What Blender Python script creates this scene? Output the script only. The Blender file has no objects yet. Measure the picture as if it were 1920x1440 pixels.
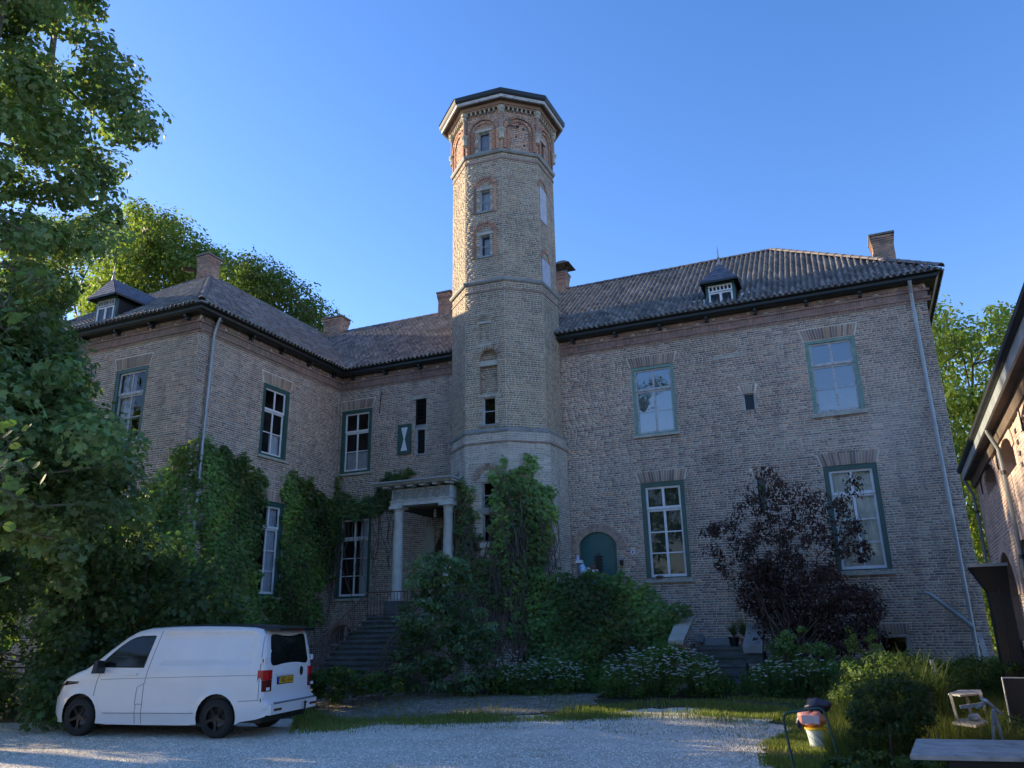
import bpy, math, random
import numpy as np
from mathutils import Vector, Matrix

scene = bpy.context.scene
rng = np.random.default_rng(7)
random.seed(7)

# ------------------------------------------------------------------ camera
F_PX, PITCH, ROLL, YAW = 1447.7, math.radians(17.35), math.radians(-1.004), math.radians(23.449)
CAM = np.array([0.0, 0.0, 1.7])
_cy, _sy, _cp, _sp = math.cos(YAW), math.sin(YAW), math.cos(PITCH), math.sin(PITCH)
_f0 = np.array([-_sy, _cy, 0]); _r0 = np.array([_cy, _sy, 0]); _u0 = np.array([0, 0, 1.0])
CF = _f0 * _cp + _u0 * _sp
_u1 = _u0 * _cp - _f0 * _sp
CR = _r0 * math.cos(ROLL) + _u1 * math.sin(ROLL)
CU = _u1 * math.cos(ROLL) - _r0 * math.sin(ROLL)
cd = bpy.data.cameras.new('camera')
cam = bpy.data.objects.new('camera', cd)
scene.collection.objects.link(cam)
cam.matrix_world = Matrix(((CR[0], CU[0], -CF[0], CAM[0]), (CR[1], CU[1], -CF[1], CAM[1]), (CR[2], CU[2], -CF[2], CAM[2]), (0, 0, 0, 1)))
cd.sensor_fit = 'HORIZONTAL'; cd.sensor_width = 36.0; cd.lens = F_PX / 1920 * 36
cd.clip_start = 0.1; cd.clip_end = 2000
scene.camera = cam

# ------------------------------------------------------------------ light
SUN_EL, SUN_TH = 17.0, 1.0            # low evening sun from the left, a little behind the facade
world = bpy.data.worlds.new('World'); scene.world = world; world.use_nodes = True
wt = world.node_tree; wt.nodes.clear()
sky = wt.nodes.new('ShaderNodeTexSky'); sky.sky_type = 'NISHITA'; sky.sun_disc = False
sx, sy_ = -math.cos(math.radians(SUN_TH)), math.sin(math.radians(SUN_TH))
sky.sun_elevation = math.radians(SUN_EL); sky.sun_rotation = math.atan2(sx, sy_)
sky.altitude = 0; sky.air_density = 1.0; sky.dust_density = 0.3; sky.ozone_density = 2.2
bg = wt.nodes.new('ShaderNodeBackground'); bg.inputs[1].default_value = 0.15
wo = wt.nodes.new('ShaderNodeOutputWorld')
hs = wt.nodes.new('ShaderNodeHueSaturation'); hs.inputs['Saturation'].default_value = 1.24
wt.links.new(sky.outputs[0], hs.inputs['Color']); tint = wt.nodes.new('ShaderNodeVectorMath'); tint.operation = 'MULTIPLY'; tint.inputs[1].default_value = (.91, .79, .94)
wt.links.new(hs.outputs[0], tint.inputs[0]); wt.links.new(tint.outputs[0], bg.inputs[0]); wt.links.new(bg.outputs[0], wo.inputs[0])
sd = bpy.data.lights.new('sun', 'SUN'); sd.energy = 4.6; sd.angle = math.radians(0.53); sd.color = (1.0, 0.80, 0.52)
sun = bpy.data.objects.new('sun', sd); scene.collection.objects.link(sun)
_s = Vector((sx * math.cos(math.radians(SUN_EL)), sy_ * math.cos(math.radians(SUN_EL)), math.sin(math.radians(SUN_EL))))
sun.rotation_euler = _s.to_track_quat('Z', 'Y').to_euler(); sun.location = (0, 0, 40)
scene.view_settings.view_transform = 'Standard'; scene.view_settings.look = 'None'
scene.view_settings.exposure = 1.38; scene.view_settings.gamma = 1.0
scene.view_settings.use_curve_mapping = False
scene.cycles.max_bounces = 8; scene.cycles.transparent_max_bounces = 12
scene.cycles.diffuse_bounces = 5

# ------------------------------------------------------------------ helpers
def ray(px, py):
    d = CF * F_PX + CR * (px - 960) - CU * (py - 720)
    return d / np.linalg.norm(d)
def at(px, py, ax, val):
    d = ray(px, py); i = 'xyz'.index(ax)
    return CAM + d * ((val - CAM[i]) / d[i])
def at_d(px, py, dist):
    return CAM + ray(px, py) * dist

C = scene.collection
ORG = {}
def thing(name, label, cat, loc=(0, 0, 0), group=None, rotz=0.0, local=False):
    o = bpy.data.objects.new(name, None); C.objects.link(o)
    o.empty_display_size = .3
    o.location = loc; o.rotation_euler = (0, 0, rotz)
    o['label'] = label; o['category'] = cat
    if group: o['group'] = group
    ORG[o.name] = np.zeros(3) if local else np.array(loc, float)
    return o
def root_org(p):
    while p.name not in ORG: p = p.parent
    return ORG[p.name]
def tag(o, label, cat, group=None):
    o['label'] = label; o['category'] = cat
    if group: o['group'] = group
    return o
def mesh_of(name, V, F, col=None, smooth=False):
    """V (N,3); F list of faces or ndarray or list of ndarrays; col (nfaces,3)"""
    me = bpy.data.meshes.new(name)
    V = np.asarray(V, dtype=np.float32)
    if isinstance(F, np.ndarray): F = [F]
    if len(F) and isinstance(F[0], np.ndarray) and F[0].ndim == 2:
        loops = np.concatenate([a.ravel() for a in F]).astype(np.int32)
        tot = np.concatenate([np.full(len(a), a.shape[1], np.int32) for a in F])
        start = np.concatenate([[0], np.cumsum(tot)[:-1]]).astype(np.int32)
        me.vertices.add(len(V)); me.vertices.foreach_set('co', V.ravel())
        me.loops.add(len(loops)); me.loops.foreach_set('vertex_index', loops)
        me.polygons.add(len(tot)); me.polygons.foreach_set('loop_start', start)
        try: me.polygons.foreach_set('loop_total', tot)
        except Exception: pass
        me.update(calc_edges=True)
    else:
        me.from_pydata([tuple(map(float, v)) for v in V], [], [tuple(map(int, f)) for f in F]); me.update()
    if smooth:
        me.polygons.foreach_set('use_smooth', np.ones(len(me.polygons), bool))
    if col is not None:
        a = me.attributes.new('col', 'FLOAT_COLOR', 'FACE')
        c4 = np.ones((len(me.polygons), 4), np.float32); c4[:, :3] = col
        a.data.foreach_set('color', c4.ravel())
    return me
def mk(name, V, F, m, parent=None, col=None, smooth=False, kind=None, label=None):
    V = np.asarray(V, float)
    if parent is not None:
        V = V - root_org(parent); loc = (0, 0, 0)
    else:
        lo, hi = V.min(0), V.max(0); loc = np.array([(lo[0] + hi[0]) / 2, (lo[1] + hi[1]) / 2, lo[2]])
        if kind == 'structure': loc = np.zeros(3)
        V = V - loc
    me = mesh_of(name, V, F, col, smooth)
    me.materials.append(m)
    o = bpy.data.objects.new(name, me); C.objects.link(o); o.location = loc
    if parent is not None: o.parent = parent
    if kind: o['kind'] = kind
    if label: o['label'] = label
    return o
def link_mesh(name, me, parent, loc, rot=(0, 0, 0), scale=(1, 1, 1), color=None):
    o = bpy.data.objects.new(name, me); C.objects.link(o); o.parent = parent
    o.location = np.array(loc, float) - root_org(parent); o.rotation_euler = rot; o.scale = scale
    if color is not None: o.color = (color[0], color[1], color[2], 1)
    return o
class MB:
    def __init__(s): s.v = []; s.f = []
    def add(s, V, F):
        b = len(s.v); s.v += [tuple(map(float, p)) for p in V]; s.f += [tuple(b + i for i in f) for f in F]
    def hexa(s, a, b):
        """a, b: lower and upper quads (4 points each, same order)"""
        s.add(list(a) + list(b), [(3, 2, 1, 0), (4, 5, 6, 7), (0, 1, 5, 4), (1, 2, 6, 5), (2, 3, 7, 6), (3, 0, 4, 7)])
    def box(s, lo, hi):
        x0, y0, z0 = lo; x1, y1, z1 = hi
        s.hexa([(x0, y0, z0), (x1, y0, z0), (x1, y1, z0), (x0, y1, z0)], [(x0, y0, z1), (x1, y0, z1), (x1, y1, z1), (x0, y1, z1)])
    def bar(s, p, q, w, h=None, up=(0, 0, 1)):
        h = h or w; p = np.array(p, float); q = np.array(q, float); d = q - p; d /= np.linalg.norm(d)
        up = np.array(up, float); r = np.cross(d, up)
        if np.linalg.norm(r) < 1e-4: r = np.cross(d, (0, 1, 0))
        r /= np.linalg.norm(r); u = np.cross(r, d)
        o = [(-w / 2, -h / 2), (w / 2, -h / 2), (w / 2, h / 2), (-w / 2, h / 2)]
        s.hexa([p + r * a + u * b for a, b in o], [q + r * a + u * b for a, b in o])
    def tube(s, path, rad, n=8, cap=True):
        path = [np.array(p, float) for p in path]; N = len(path)
        if np.isscalar(rad): rad = [rad] * N
        rings = []; prev = None
        for i, p in enumerate(path):
            d = path[min(i + 1, N - 1)] - path[max(i - 1, 0)]; d /= (np.linalg.norm(d) + 1e-9)
            if prev is None:
                r = np.cross(d, (0, 0, 1));
                if np.linalg.norm(r) < 1e-3: r = np.cross(d, (0, 1, 0))
            else: r = prev - d * np.dot(prev, d)
            r /= np.linalg.norm(r); prev = r; u = np.cross(r, d)
            rings.append([p + rad[i] * (r * math.cos(2 * math.pi * k / n) + u * math.sin(2 * math.pi * k / n)) for k in range(n)])
        V = [q for R in rings for q in R]; F = []
        for i in range(N - 1):
            for k in range(n):
                F.append((i * n + k, i * n + (k + 1) % n, (i + 1) * n + (k + 1) % n, (i + 1) * n + k))
        if cap: F.append(tuple(range(n - 1, -1, -1))); F.append(tuple((N - 1) * n + k for k in range(n)))
        s.add(V, F)
    def lathe(s, prof, c, n=20):
        V = []; F = []
        for r, z in prof:
            for k in range(n):
                a = 2 * math.pi * k / n; V.append((c[0] + r * math.cos(a), c[1] + r * math.sin(a), c[2] + z))
        for i in range(len(prof) - 1):
            for k in range(n): F.append((i * n + k, i * n + (k + 1) % n, (i + 1) * n + (k + 1) % n, (i + 1) * n + k))
        F.append(tuple(range(n - 1, -1, -1))); F.append(tuple((len(prof) - 1) * n + k for k in range(n)))
        s.add(V, F)
    def prism(s, poly, off):
        """poly: list of 3-D points (planar), extruded by off"""
        n = len(poly); off = np.array(off, float)
        V = [np.array(p, float) for p in poly]; V += [p + off for p in V]
        F = [tuple(range(n)), tuple(range(2 * n - 1, n - 1, -1))]
        for i in range(n): j = (i + 1) % n; F.append((j, i, n + i, n + j))
        s.add(V, F)
    def mk(s, name, m, parent=None, **k): return mk(name, s.v, s.f, m, parent, **k)

def sweep(path, prof, closed=False):
    """mitred sweep of a profile [(outward, z)] along a plan path; outward is to the right of travel"""
    P = [np.array(p[:2], float) for p in path]; N = len(P); V = []; F = []; n = len(prof)
    for i in range(N):
        a = P[i] - P[i - 1] if (i > 0 or closed) else None
        b = P[(i + 1) % N] - P[i] if (i < N - 1 or closed) else None
        na = None if a is None else np.array([a[1], -a[0]]) / np.linalg.norm(a)
        nb = None if b is None else np.array([b[1], -b[0]]) / np.linalg.norm(b)
        if na is None: m = nb
        elif nb is None: m = na
        else:
            m = na + nb; m = m / (1 + np.dot(na, nb))
        for o, z in prof: V.append((P[i][0] + m[0] * o, P[i][1] + m[1] * o, z))
    for i in range(N if closed else N - 1):
        j = (i + 1) % N
        for k in range(n):
            l = (k + 1) % n
            F.append((i * n + k, j * n + k, j * n + l, i * n + l))
    if not closed:
        F.append(tuple(range(n))); F.append(tuple((N - 1) * n + k for k in range(n - 1, -1, -1)))
    return V, F

# ------------------------------------------------------------------ materials
def nd(t, kind, **k):
    n = t.nodes.new(kind)
    for a, b in k.items(): setattr(n, a, b)
    return n
def new_mat(name):
    m = bpy.data.materials.new(name); m.use_nodes = True; t = m.node_tree; t.nodes.clear()
    out = nd(t, 'ShaderNodeOutputMaterial'); return m, t, out
def noise(t, scale, detail=4, rough=.6, vec=None, dist=0):
    n = nd(t, 'ShaderNodeTexNoise'); n.inputs['Scale'].default_value = scale; n.inputs['Detail'].default_value = detail
    n.inputs['Roughness'].default_value = rough; n.inputs['Distortion'].default_value = dist
    if vec is None:
        g = t.nodes.get('POS') or nd(t, 'ShaderNodeNewGeometry', name='POS'); vec = g.outputs['Position']
    t.links.new(vec, n.inputs['Vector']); return n.outputs['Fac']
def mapr(t, x, a, b, c, d):
    n = nd(t, 'ShaderNodeMapRange'); t.links.new(x, n.inputs[0])
    for i, v in enumerate((a, b, c, d)): n.inputs[i + 1].default_value = v
    return n.outputs[0]
def mixc(t, fac, a, b, mode='MIX'):
    n = nd(t, 'ShaderNodeMix', data_type='RGBA', blend_type=mode)
    for i, x in ((0, fac), (6, a), (7, b)):
        if isinstance(x, (int, float)): n.inputs[i].default_value = x
        elif isinstance(x, (tuple, list)): n.inputs[i].default_value = (*x, 1) if len(x) == 3 else x
        else: t.links.new(x, n.inputs[i])
    return n.outputs[2]
def pbr(name, base, rough=.8, var=.25, vs=3.0, bump=.3, bs=40., attr=False, objcol=False, metal=0, spec=.5,
        stains=(), coat=0, fine=None, streak=0):
    m, t, out = new_mat(name); b = nd(t, 'ShaderNodeBsdfPrincipled'); t.links.new(b.outputs[0], out.inputs[0])
    if attr:
        a = nd(t, 'ShaderNodeAttribute', attribute_name='col'); c = a.outputs['Color']
    elif objcol:
        a = nd(t, 'ShaderNodeObjectInfo'); c = a.outputs['Color']
    else:
        r = nd(t, 'ShaderNodeRGB'); r.outputs[0].default_value = (*base, 1); c = r.outputs[0]
    if var:
        f = mapr(t, noise(t, vs, 5), .3, .7, 1 - var, 1 + var)
        n = nd(t, 'ShaderNodeVectorMath', operation='SCALE'); t.links.new(c, n.inputs[0]); t.links.new(f, n.inputs['Scale']); c = n.outputs[0]
    if streak:
        g = t.nodes.get('POS') or nd(t, 'ShaderNodeNewGeometry', name='POS'); mp = nd(t, 'ShaderNodeMapping'); mp.inputs['Scale'].default_value = (2.6, 2.6, .22)
        t.links.new(g.outputs['Position'], mp.inputs['Vector']); f = mapr(t, noise(t, 1.0, 6, .65, vec=mp.outputs[0]), .5, .78, 0, streak); c = mixc(t, f, c, (.10, .095, .085))
        mp2 = nd(t, 'ShaderNodeMapping'); mp2.inputs['Scale'].default_value = (1.9, 1.9, .30); mp2.inputs['Location'].default_value = (7, 3, 1)
        t.links.new(g.outputs['Position'], mp2.inputs['Vector']); f = mapr(t, noise(t, 1.0, 6, .65, vec=mp2.outputs[0]), .56, .80, 0, streak * .8); c = mixc(t, f, c, (.46, .44, .40))
    for (sc, ss, lo, hi, amt) in stains:
        f = mapr(t, noise(t, ss, 6, .65, dist=.5), lo, hi, 0, amt); c = mixc(t, f, c, sc)
    t.links.new(c, b.inputs['Base Color'])
    b.inputs['Roughness'].default_value = rough; b.inputs['Metallic'].default_value = metal
    b.inputs['Specular IOR Level'].default_value = spec
    if coat: b.inputs['Coat Weight'].default_value = coat; b.inputs['Coat Roughness'].default_value = .08
    if bump:
        bn = nd(t, 'ShaderNodeBump'); bn.inputs['Strength'].default_value = bump; bn.inputs['Distance'].default_value = .02
        t.links.new(noise(t, bs, 4), bn.inputs['Height']); t.links.new(bn.outputs[0], b.inputs['Normal'])
    return m
def leafmat(name, trans=.42, rough=.55, tint=(1.25, 1.3, .5), spec=.22):
    m, t, out = new_mat(name)
    a = nd(t, 'ShaderNodeAttribute', attribute_name='col')
    b = nd(t, 'ShaderNodeBsdfPrincipled'); b.inputs['Roughness'].default_value = rough; b.inputs['Specular IOR Level'].default_value = spec
    t.links.new(a.outputs['Color'], b.inputs['Base Color'])
    tr = nd(t, 'ShaderNodeBsdfTranslucent')
    c = mixc(t, 1.0, a.outputs['Color'], tint, 'MULTIPLY')
    n = nd(t, 'ShaderNodeVectorMath', operation='SCALE'); n.inputs['Scale'].default_value = 1.6; t.links.new(c, n.inputs[0])
    t.links.new(n.outputs[0], tr.inputs['Color'])
    mx = nd(t, 'ShaderNodeMixShader'); mx.inputs[0].default_value = trans
    t.links.new(b.outputs[0], mx.inputs[1]); t.links.new(tr.outputs[0], mx.inputs[2]); t.links.new(mx.outputs[0], out.inputs[0])
    return m
def leafobj(name, trans=.35):   # same, coloured by object colour (single leaves)
    m = leafmat(name, trans); t = m.node_tree
    for n in t.nodes:
        if n.type == 'ATTRIBUTE': old = n
    oi = nd(t, 'ShaderNodeObjectInfo')
    for l in list(old.outputs['Color'].links): t.links.new(oi.outputs['Color'], l.to_socket)
    return m
def glassmat(name, tint=(.8, .85, .9), refl=1.0, wob=.02, ior=1.42):
    m, t, out = new_mat(name)
    g = nd(t, 'ShaderNodeBsdfGlossy'); g.inputs['Roughness'].default_value = .01; g.inputs['Color'].default_value = (refl, refl, refl, 1)
    tr = nd(t, 'ShaderNodeBsdfTransparent'); tr.inputs['Color'].default_value = (*tint, 1)
    fr = nd(t, 'ShaderNodeFresnel'); fr.inputs['IOR'].default_value = ior
    bn = nd(t, 'ShaderNodeBump'); bn.inputs['Strength'].default_value = wob; bn.inputs['Distance'].default_value = .05
    t.links.new(noise(t, 2.5, 2), bn.inputs['Height']); t.links.new(bn.outputs[0], g.inputs['Normal'])
    mx = nd(t, 'ShaderNodeMixShader'); t.links.new(fr.outputs[0], mx.inputs[0])
    t.links.new(tr.outputs[0], mx.inputs[1]); t.links.new(g.outputs[0], mx.inputs[2]); t.links.new(mx.outputs[0], out.inputs[0])
    return m

ALGAE = (.12, .15, .08)
M = dict(
 pebdark=pbr('carved_weathered_grey', (.30, .32, .31), .8, .2, 6, .3, 50),  # darker grey of the weathered carving on the portico frieze
 brick=pbr('brick', (.2, .15, .13), .9, .22, .8, .12, 60, attr=True, streak=.42, stains=(((.40, .38, .34), .9, .55, .8, .35), ((.14, .14, .10), .35, .54, .78, .5), ((.24, .22, .13), .22, .55, .75, .45))),
 brick_one=pbr('brick_single', (.2, .15, .13), .9, .22, .8, .12, 60, objcol=True, streak=.42, stains=(((.40, .38, .34), .9, .55, .8, .35), ((.14, .14, .10), .35, .54, .78, .5), ((.24, .22, .13), .22, .55, .75, .45))),
 mortar=pbr('mortar', (.68, .62, .53), .95, .15, 2.0, .2, 80, streak=.45, stains=(((.30, .29, .28), .6, .55, .8, .5),)),
 mortar_w=pbr('mortar_pale', (.60, .56, .48), .95, .15, 2.0, .3, 80, stains=(((.2, .2, .19), .6, .55, .8, .5),)),
 wallplain=pbr('brick_distant', (.30, .22, .18), .9, .3, 1.0, .4, 30),
 tile=pbr('roof_tile', (.06, .06, .065), .6, .3, 1.3, .3, 50, attr=True, spec=.6, stains=(((.12, .13, .09), 1.2, .55, .75, .4),)),
 tile_one=pbr('roof_tile_single', (.06, .06, .065), .6, .3, 1.3, .3, 50, objcol=True, spec=.6, stains=(((.12, .13, .09), 1.2, .55, .75, .4),)),
 ridge=pbr('ridge_tile', (.17, .15, .14), .7, .3, 3, .3, 50),
 slate=pbr('slate', (.07, .07, .085), .5, .3, 6, .2, 30, attr=True),
 lead=pbr('lead_flashing', (.30, .32, .34), .5, .15, 3, .15, 20),
 zinc=pbr('zinc_pipe', (.32, .36, .38), .45, .2, 2, .1, 20, metal=.3),
 barnpipe=pbr('dull_zinc_pipe', (.15, .17, .18), .6, .2, 2, .1, 20),
 black=pbr('black_paint', (.012, .014, .014), .5, .3, 3, .2, 30),
 gutter=pbr('gutter_paint', (.018, .024, .024), .4, .2, 3, .1, 20),
 gutterlip=pbr('gutter_lip', (.25, .28, .30), .45, .2, 3, .1, 20),
 stone=pbr('sandstone', (.42, .42, .36), .9, .2, 4, .4, 30, stains=((ALGAE, 1.5, .55, .8, .6),)),
 bluestone=pbr('bluestone', (.26, .28, .28), .75, .2, 4, .3, 30, stains=(((.10, .12, .08), 2, .5, .75, .6),)),
 step=pbr('step_stone', (.11, .12, .12), .8, .3, 3, .5, 25, stains=(((.05, .07, .03), 2, .45, .7, .7),)),
 white=pbr('white_paint', (.72, .74, .76), .45, .08, 6, .1, 40),
 oldwhite=pbr('weathered_white_paint', (.45, .47, .48), .7, .2, 8, .3, 60, stains=(((.22, .22, .2), 9, .52, .65, .8),)),
 green=pbr('dark_green_paint', (.032, .095, .08), .4, .15, 4, .1, 30),
 palegreen=pbr('weathered_green_paint', (.16, .30, .26), .75, .2, 5, .3, 60, stains=(((.35, .40, .36), 9, .5, .7, .7),)),
 door=pbr('green_door', (.03, .125, .12), .35, .12, 3, .05, 20),
 frieze=pbr('peeling_white_timber', (.50, .53, .52), .75, .15, 5, .3, 50, stains=(((.2, .19, .16), 7, .58, .7, .8),)),
 column=pbr('column_plaster', (.50, .52, .47), .8, .15, 4, .3, 40, stains=(((.2, .25, .18), 2.0, .5, .75, .5),)),
 iron=pbr('wrought_iron', (.02, .02, .022), .5, .2, 5, .2, 50),
 rust=pbr('rusty_iron', (.14, .07, .05), .8, .3, 5, .2, 50),
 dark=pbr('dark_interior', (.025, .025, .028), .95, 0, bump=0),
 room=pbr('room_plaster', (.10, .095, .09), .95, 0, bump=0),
 curtain=pbr('net_curtain', (.62, .64, .66), .9, .1, 3, 0),
 curtain_c=pbr('cream_curtain', (.82, .78, .64), .9, .1, 3, 0),
 shutter_in=pbr('inside_shutter', (.035, .06, .035), .6, .15, 3, .1, 20),
 board=pbr('boarded_panel', (.42, .45, .52), .8, .15, 4, .2, 20),
 wood=pbr('weathered_wood', (.44, .43, .41), .7, .25, 6, .3, 40, stains=(((.12, .12, .12), 4, .5, .7, .6),)),
 soffit=pbr('soffit_boards', (.10, .075, .06), .8, .3, 4, .3, 30),
 bark=pbr('bark', (.10, .085, .065), .95, .3, 6, .8, 25),
 bark_p=pbr('plane_bark', (.16, .15, .12), .9, .35, 4, .6, 15),
 vine=pbr('vine_stem', (.13, .10, .085), .95, .3, 10, .3, 50),
 glass=glassmat('window_glass'), glass_old=glassmat('old_window_glass', (.7, .78, .85), 1.0, .05, 2.9), glass_dark=glassmat('leaded_glass', (.25, .3, .36), .8, .05),
 leaf=leafmat('leaf'), leaf_one=leafobj('leaf_single'), leaf_p=leafmat('purple_leaf', .15, .5, (1.2, .6, .8)),
 grass=leafmat('grass_blade', .3, .6, (1.2, 1.25, .5), .2), flower=leafmat('white_flower', .3, .7, (1, 1, 1), .2),
)
# ------------------------------------------------------------------ bricks
PALS = {
 'house': ([(.17, .145, .16), (.24, .20, .205), (.30, .245, .235), (.28, .265, .265), (.37, .26, .22), (.34, .31, .30)], [.20, .32, .18, .17, .06, .07]),
 'tower': ([(.22, .20, .20), (.29, .26, .245), (.34, .295, .26), (.33, .32, .30), (.40, .31, .25)], [.25, .32, .18, .20, .05]),
 'tower_low': ([(.30, .29, .30), (.40, .39, .39), (.50, .49, .49), (.58, .57, .57)], [.3, .3, .25, .15]),
 'belfry': ([(.42, .24, .17), (.33, .21, .17), (.22, .18, .17), (.48, .32, .24)], [.32, .25, .28, .15]),
 'red': ([(.25, .18, .165), (.22, .165, .155), (.28, .19, .17), (.19, .155, .15)], [.35, .3, .15, .2]),
 'lintel': ([(.22, .19, .19), (.27, .225, .215), (.18, .16, .165)], [.5, .3, .2]),
 'barn': ([(.38, .32, .31), (.44, .36, .34), (.50, .41, .38), (.42, .39, .38)], [.3, .3, .25, .15]),
 'chim': ([(.38, .26, .21), (.29, .22, .19), (.22, .18, .17)], [.35, .4, .25]),
}
def pcol(kind, n=1):
    c, w = PALS[kind]
    c = np.array(c)[rng.choice(len(c), n, p=np.array(w) / sum(w))]
    k = {'red': 1.1, 'house': 1.22, 'lintel': 1.6, 'tower': .95, 'chim': 1.0, 'tower_low': .92, 'belfry': .95}.get(kind, 1.05)
    t = {'tower': (1.14, 1.0, .74), 'tower_low': (1.1, 1.0, .82), 'house': (1.13, 1.0, .78), 'lintel': (1.15, 1.0, .80)}.get(kind, (1.14, 1.0, .88))
    return np.clip(c * k * np.array(t) * rng.uniform(.84, 1.16, (n, 1)), 0, .8)
class Wall:
    """one planar wall of real bricks: p0->p1 in plan, outward normal to the right of travel"""
    def __init__(s, parent, p0, p1, z0, z1, pal='house', ch=.0645, L=.235, name='wall', mort='mortar', tint=None, joint=.016):
        s.p0 = np.array(p0, float); s.p1 = np.array(p1, float); d = s.p1 - s.p0; s.W = np.linalg.norm(d); s.d = d / s.W
        s.n = np.array([s.d[1], -s.d[0]]); s.z0 = z0; s.z1 = z1; s.pal = pal; s.ch = ch; s.L = L; s.voids = []; s.nb = []
        s.parent = parent; s.name = name; s.mort = mort; s.tint = tint; s.joint = joint; s.recess = []
    def P(s, u, w, z):           # w: outward positive
        q = s.p0 + s.d * u + s.n * w; return (q[0], q[1], z)
    def u_of(s, p): return float(np.dot(np.array(p[:2]) - s.p0, s.d))
    def hit(s, px, py):           # pixel -> (u, z)
        r = ray(px, py); n3 = np.array([s.n[0], s.n[1], 0]); t = np.dot(np.array([s.p0[0], s.p0[1], 0]) - CAM, n3) / np.dot(r, n3)
        q = CAM + r * t; return s.u_of(q), q[2]
    @staticmethod
    def span(h, z):
        u0, u1, za, zb, kind = h
        if z < za or z > zb: return None
        if kind == 'rect': return (u0, u1)
        if kind == 'trap':        # wider at the top
            k = (z - za) / (zb - za) * .10; return (u0 - k, u1 + k)
        # arch: kind = spring height; circle through crown zb and springs
        sp = kind; hw = (u1 - u0) / 2; c = (u0 + u1) / 2
        if z <= sp: return (u0, u1)
        r_ = zb - sp; R = (hw * hw + r_ * r_) / (2 * r_); cz = zb - R
        q = R * R - (z - cz) ** 2
        if q <= 0: return None
        w = min(hw, math.sqrt(q)); return (c - w, c + w)
    def spans(s, z, holes):
        cuts = sorted(x for x in (s.span(h, z) for h in holes) if x)
        out = []; a = 0.0
        for u0, u1 in cuts:
            if u0 > a: out.append((a, min(u0, s.W)))
            a = max(a, u1)
        if a < s.W: out.append((a, s.W))
        return [(x, y) for x, y in out if y - x > .01]
    def build(s, singles=None):
        n = int(round((s.z1 - s.z0) / s.ch)); B = []; MV = []; MF = []
        j = s.joint
        for i in range(n):
            za = s.z0 + i * s.ch; zc = za + s.ch / 2
            for a, b in s.spans(zc, s.voids):
                k = len(MV); MV += [s.P(a, -.003, za), s.P(b, -.003, za), s.P(b, -.003, za + s.ch), s.P(a, -.003, za + s.ch)]
                MF.append((k, k + 1, k + 2, k + 3))
            jz = rng.normal(0, .0012)
            head = rng.random() < .42
            for a, b in s.spans(zc, s.voids + s.nb):
                u = a - rng.uniform(0, .12) if a < .001 or True else a
                u = a
                first = True
                while u < b - .02:
                    l = s.L if rng.random() < (.18 if head else .80) else s.L * .48
                    if first: l *= rng.choice([.25, .5, .75, 1.0]); first = False
                    l *= rng.uniform(.95, 1.05)
                    e = min(u + l, b)
                    if b - e < .05: e = b
                    B.append((u + j * .45, e - j * .45, za + j * .5 + jz + rng.normal(0, .0010), za + s.ch - j * .5 + jz + rng.normal(0, .0010), rng.uniform(-.0005, .0015)))
                    u = e
        B = np.array(B); N = len(B); col = pcol(s.pal, N)
        # soft patches where one burning of brick dominates
        if s.tint is not None: col = s.tint(B[:, 0], B[:, 2], col)
        pick = np.zeros(N, bool)
        if singles:
            cnt, fn = singles; q = s.p0[None] + s.d[None] * ((B[:, 0] + B[:, 1]) / 2)[:, None]
            sc = fn(q[:, 0], q[:, 1], B[:, 2]) - (B[:, 1] - B[:, 0]) * 6
            pick[np.argsort(sc)[:cnt]] = True
        A = B[~pick]; ca = col[~pick]
        def q3(u, w, z):
            o = np.empty((len(u), 3)); o[:, 0] = s.p0[0] + s.d[0] * u + s.n[0] * w; o[:, 1] = s.p0[1] + s.d[1] * u + s.n[1] * w; o[:, 2] = z; return o
        wf = A[:, 4]; wb = np.full(len(A), -.012)
        V = np.stack([q3(A[:, 0], wf, A[:, 2]), q3(A[:, 1], wf, A[:, 2]), q3(A[:, 1], wf, A[:, 3]), q3(A[:, 0], wf, A[:, 3]),
                      q3(A[:, 0], wb, A[:, 2]), q3(A[:, 1], wb, A[:, 2]), q3(A[:, 1], wb, A[:, 3]), q3(A[:, 0], wb, A[:, 3])], 1).reshape(-1, 3)
        base = (np.arange(len(A)) * 8)[:, None, None]
        Fq = (np.array([[0, 1, 2, 3], [3, 2, 6, 7], [4, 5, 1, 0], [4, 0, 3, 7], [1, 5, 6, 2]])[None] + base).reshape(-1, 4)
        s.ob = mk(s.name, MV, MF, M[s.mort], s.parent)
        mk('bricks', V, Fq, M['brick'], s.ob, col=np.repeat(ca, 5, 0), kind='stuff')
        if pick.any():
            me = unit_box('brick'); rz = math.atan2(s.d[1], s.d[0])
            for (a, b, z0, z1, w), c in zip(B[pick], col[pick]):
                p = s.P((a + b) / 2, (w - .012) / 2, (z0 + z1) / 2)
                link_mesh('brick', me, s.ob, p, (0, 0, rz), (b - a, w + .012, z1 - z0), c)
        return s.ob
    def reveal(s, h, depth=.14, m='lintelmat'):
        """brick reveals of an opening (rect or arch) as one mesh under the wall"""
        u0, u1, za, zb, kind = h; mb = MB()
        if kind in ('rect', 'trap'): pts = [(u0, za), (u1, za), (u1, zb), (u0, zb)]
        else:
            pts = [(u0, za), (u1, za)]; 
            for k in range(13):
                z = kind + (zb - kind) * math.sin(math.pi / 2 * k / 12); 
                sp = s.span(h, min(z, zb - 1e-5)) or (s_mid(h), s_mid(h)); pts.append((sp[1], z))
            for k in range(12, -1, -1):
                z = kind + (zb - kind) * math.sin(math.pi / 2 * k / 12)
                sp = s.span(h, min(z, zb - 1e-5)) or (s_mid(h), s_mid(h)); pts.append((sp[0], z))
        n = len(pts)
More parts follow.
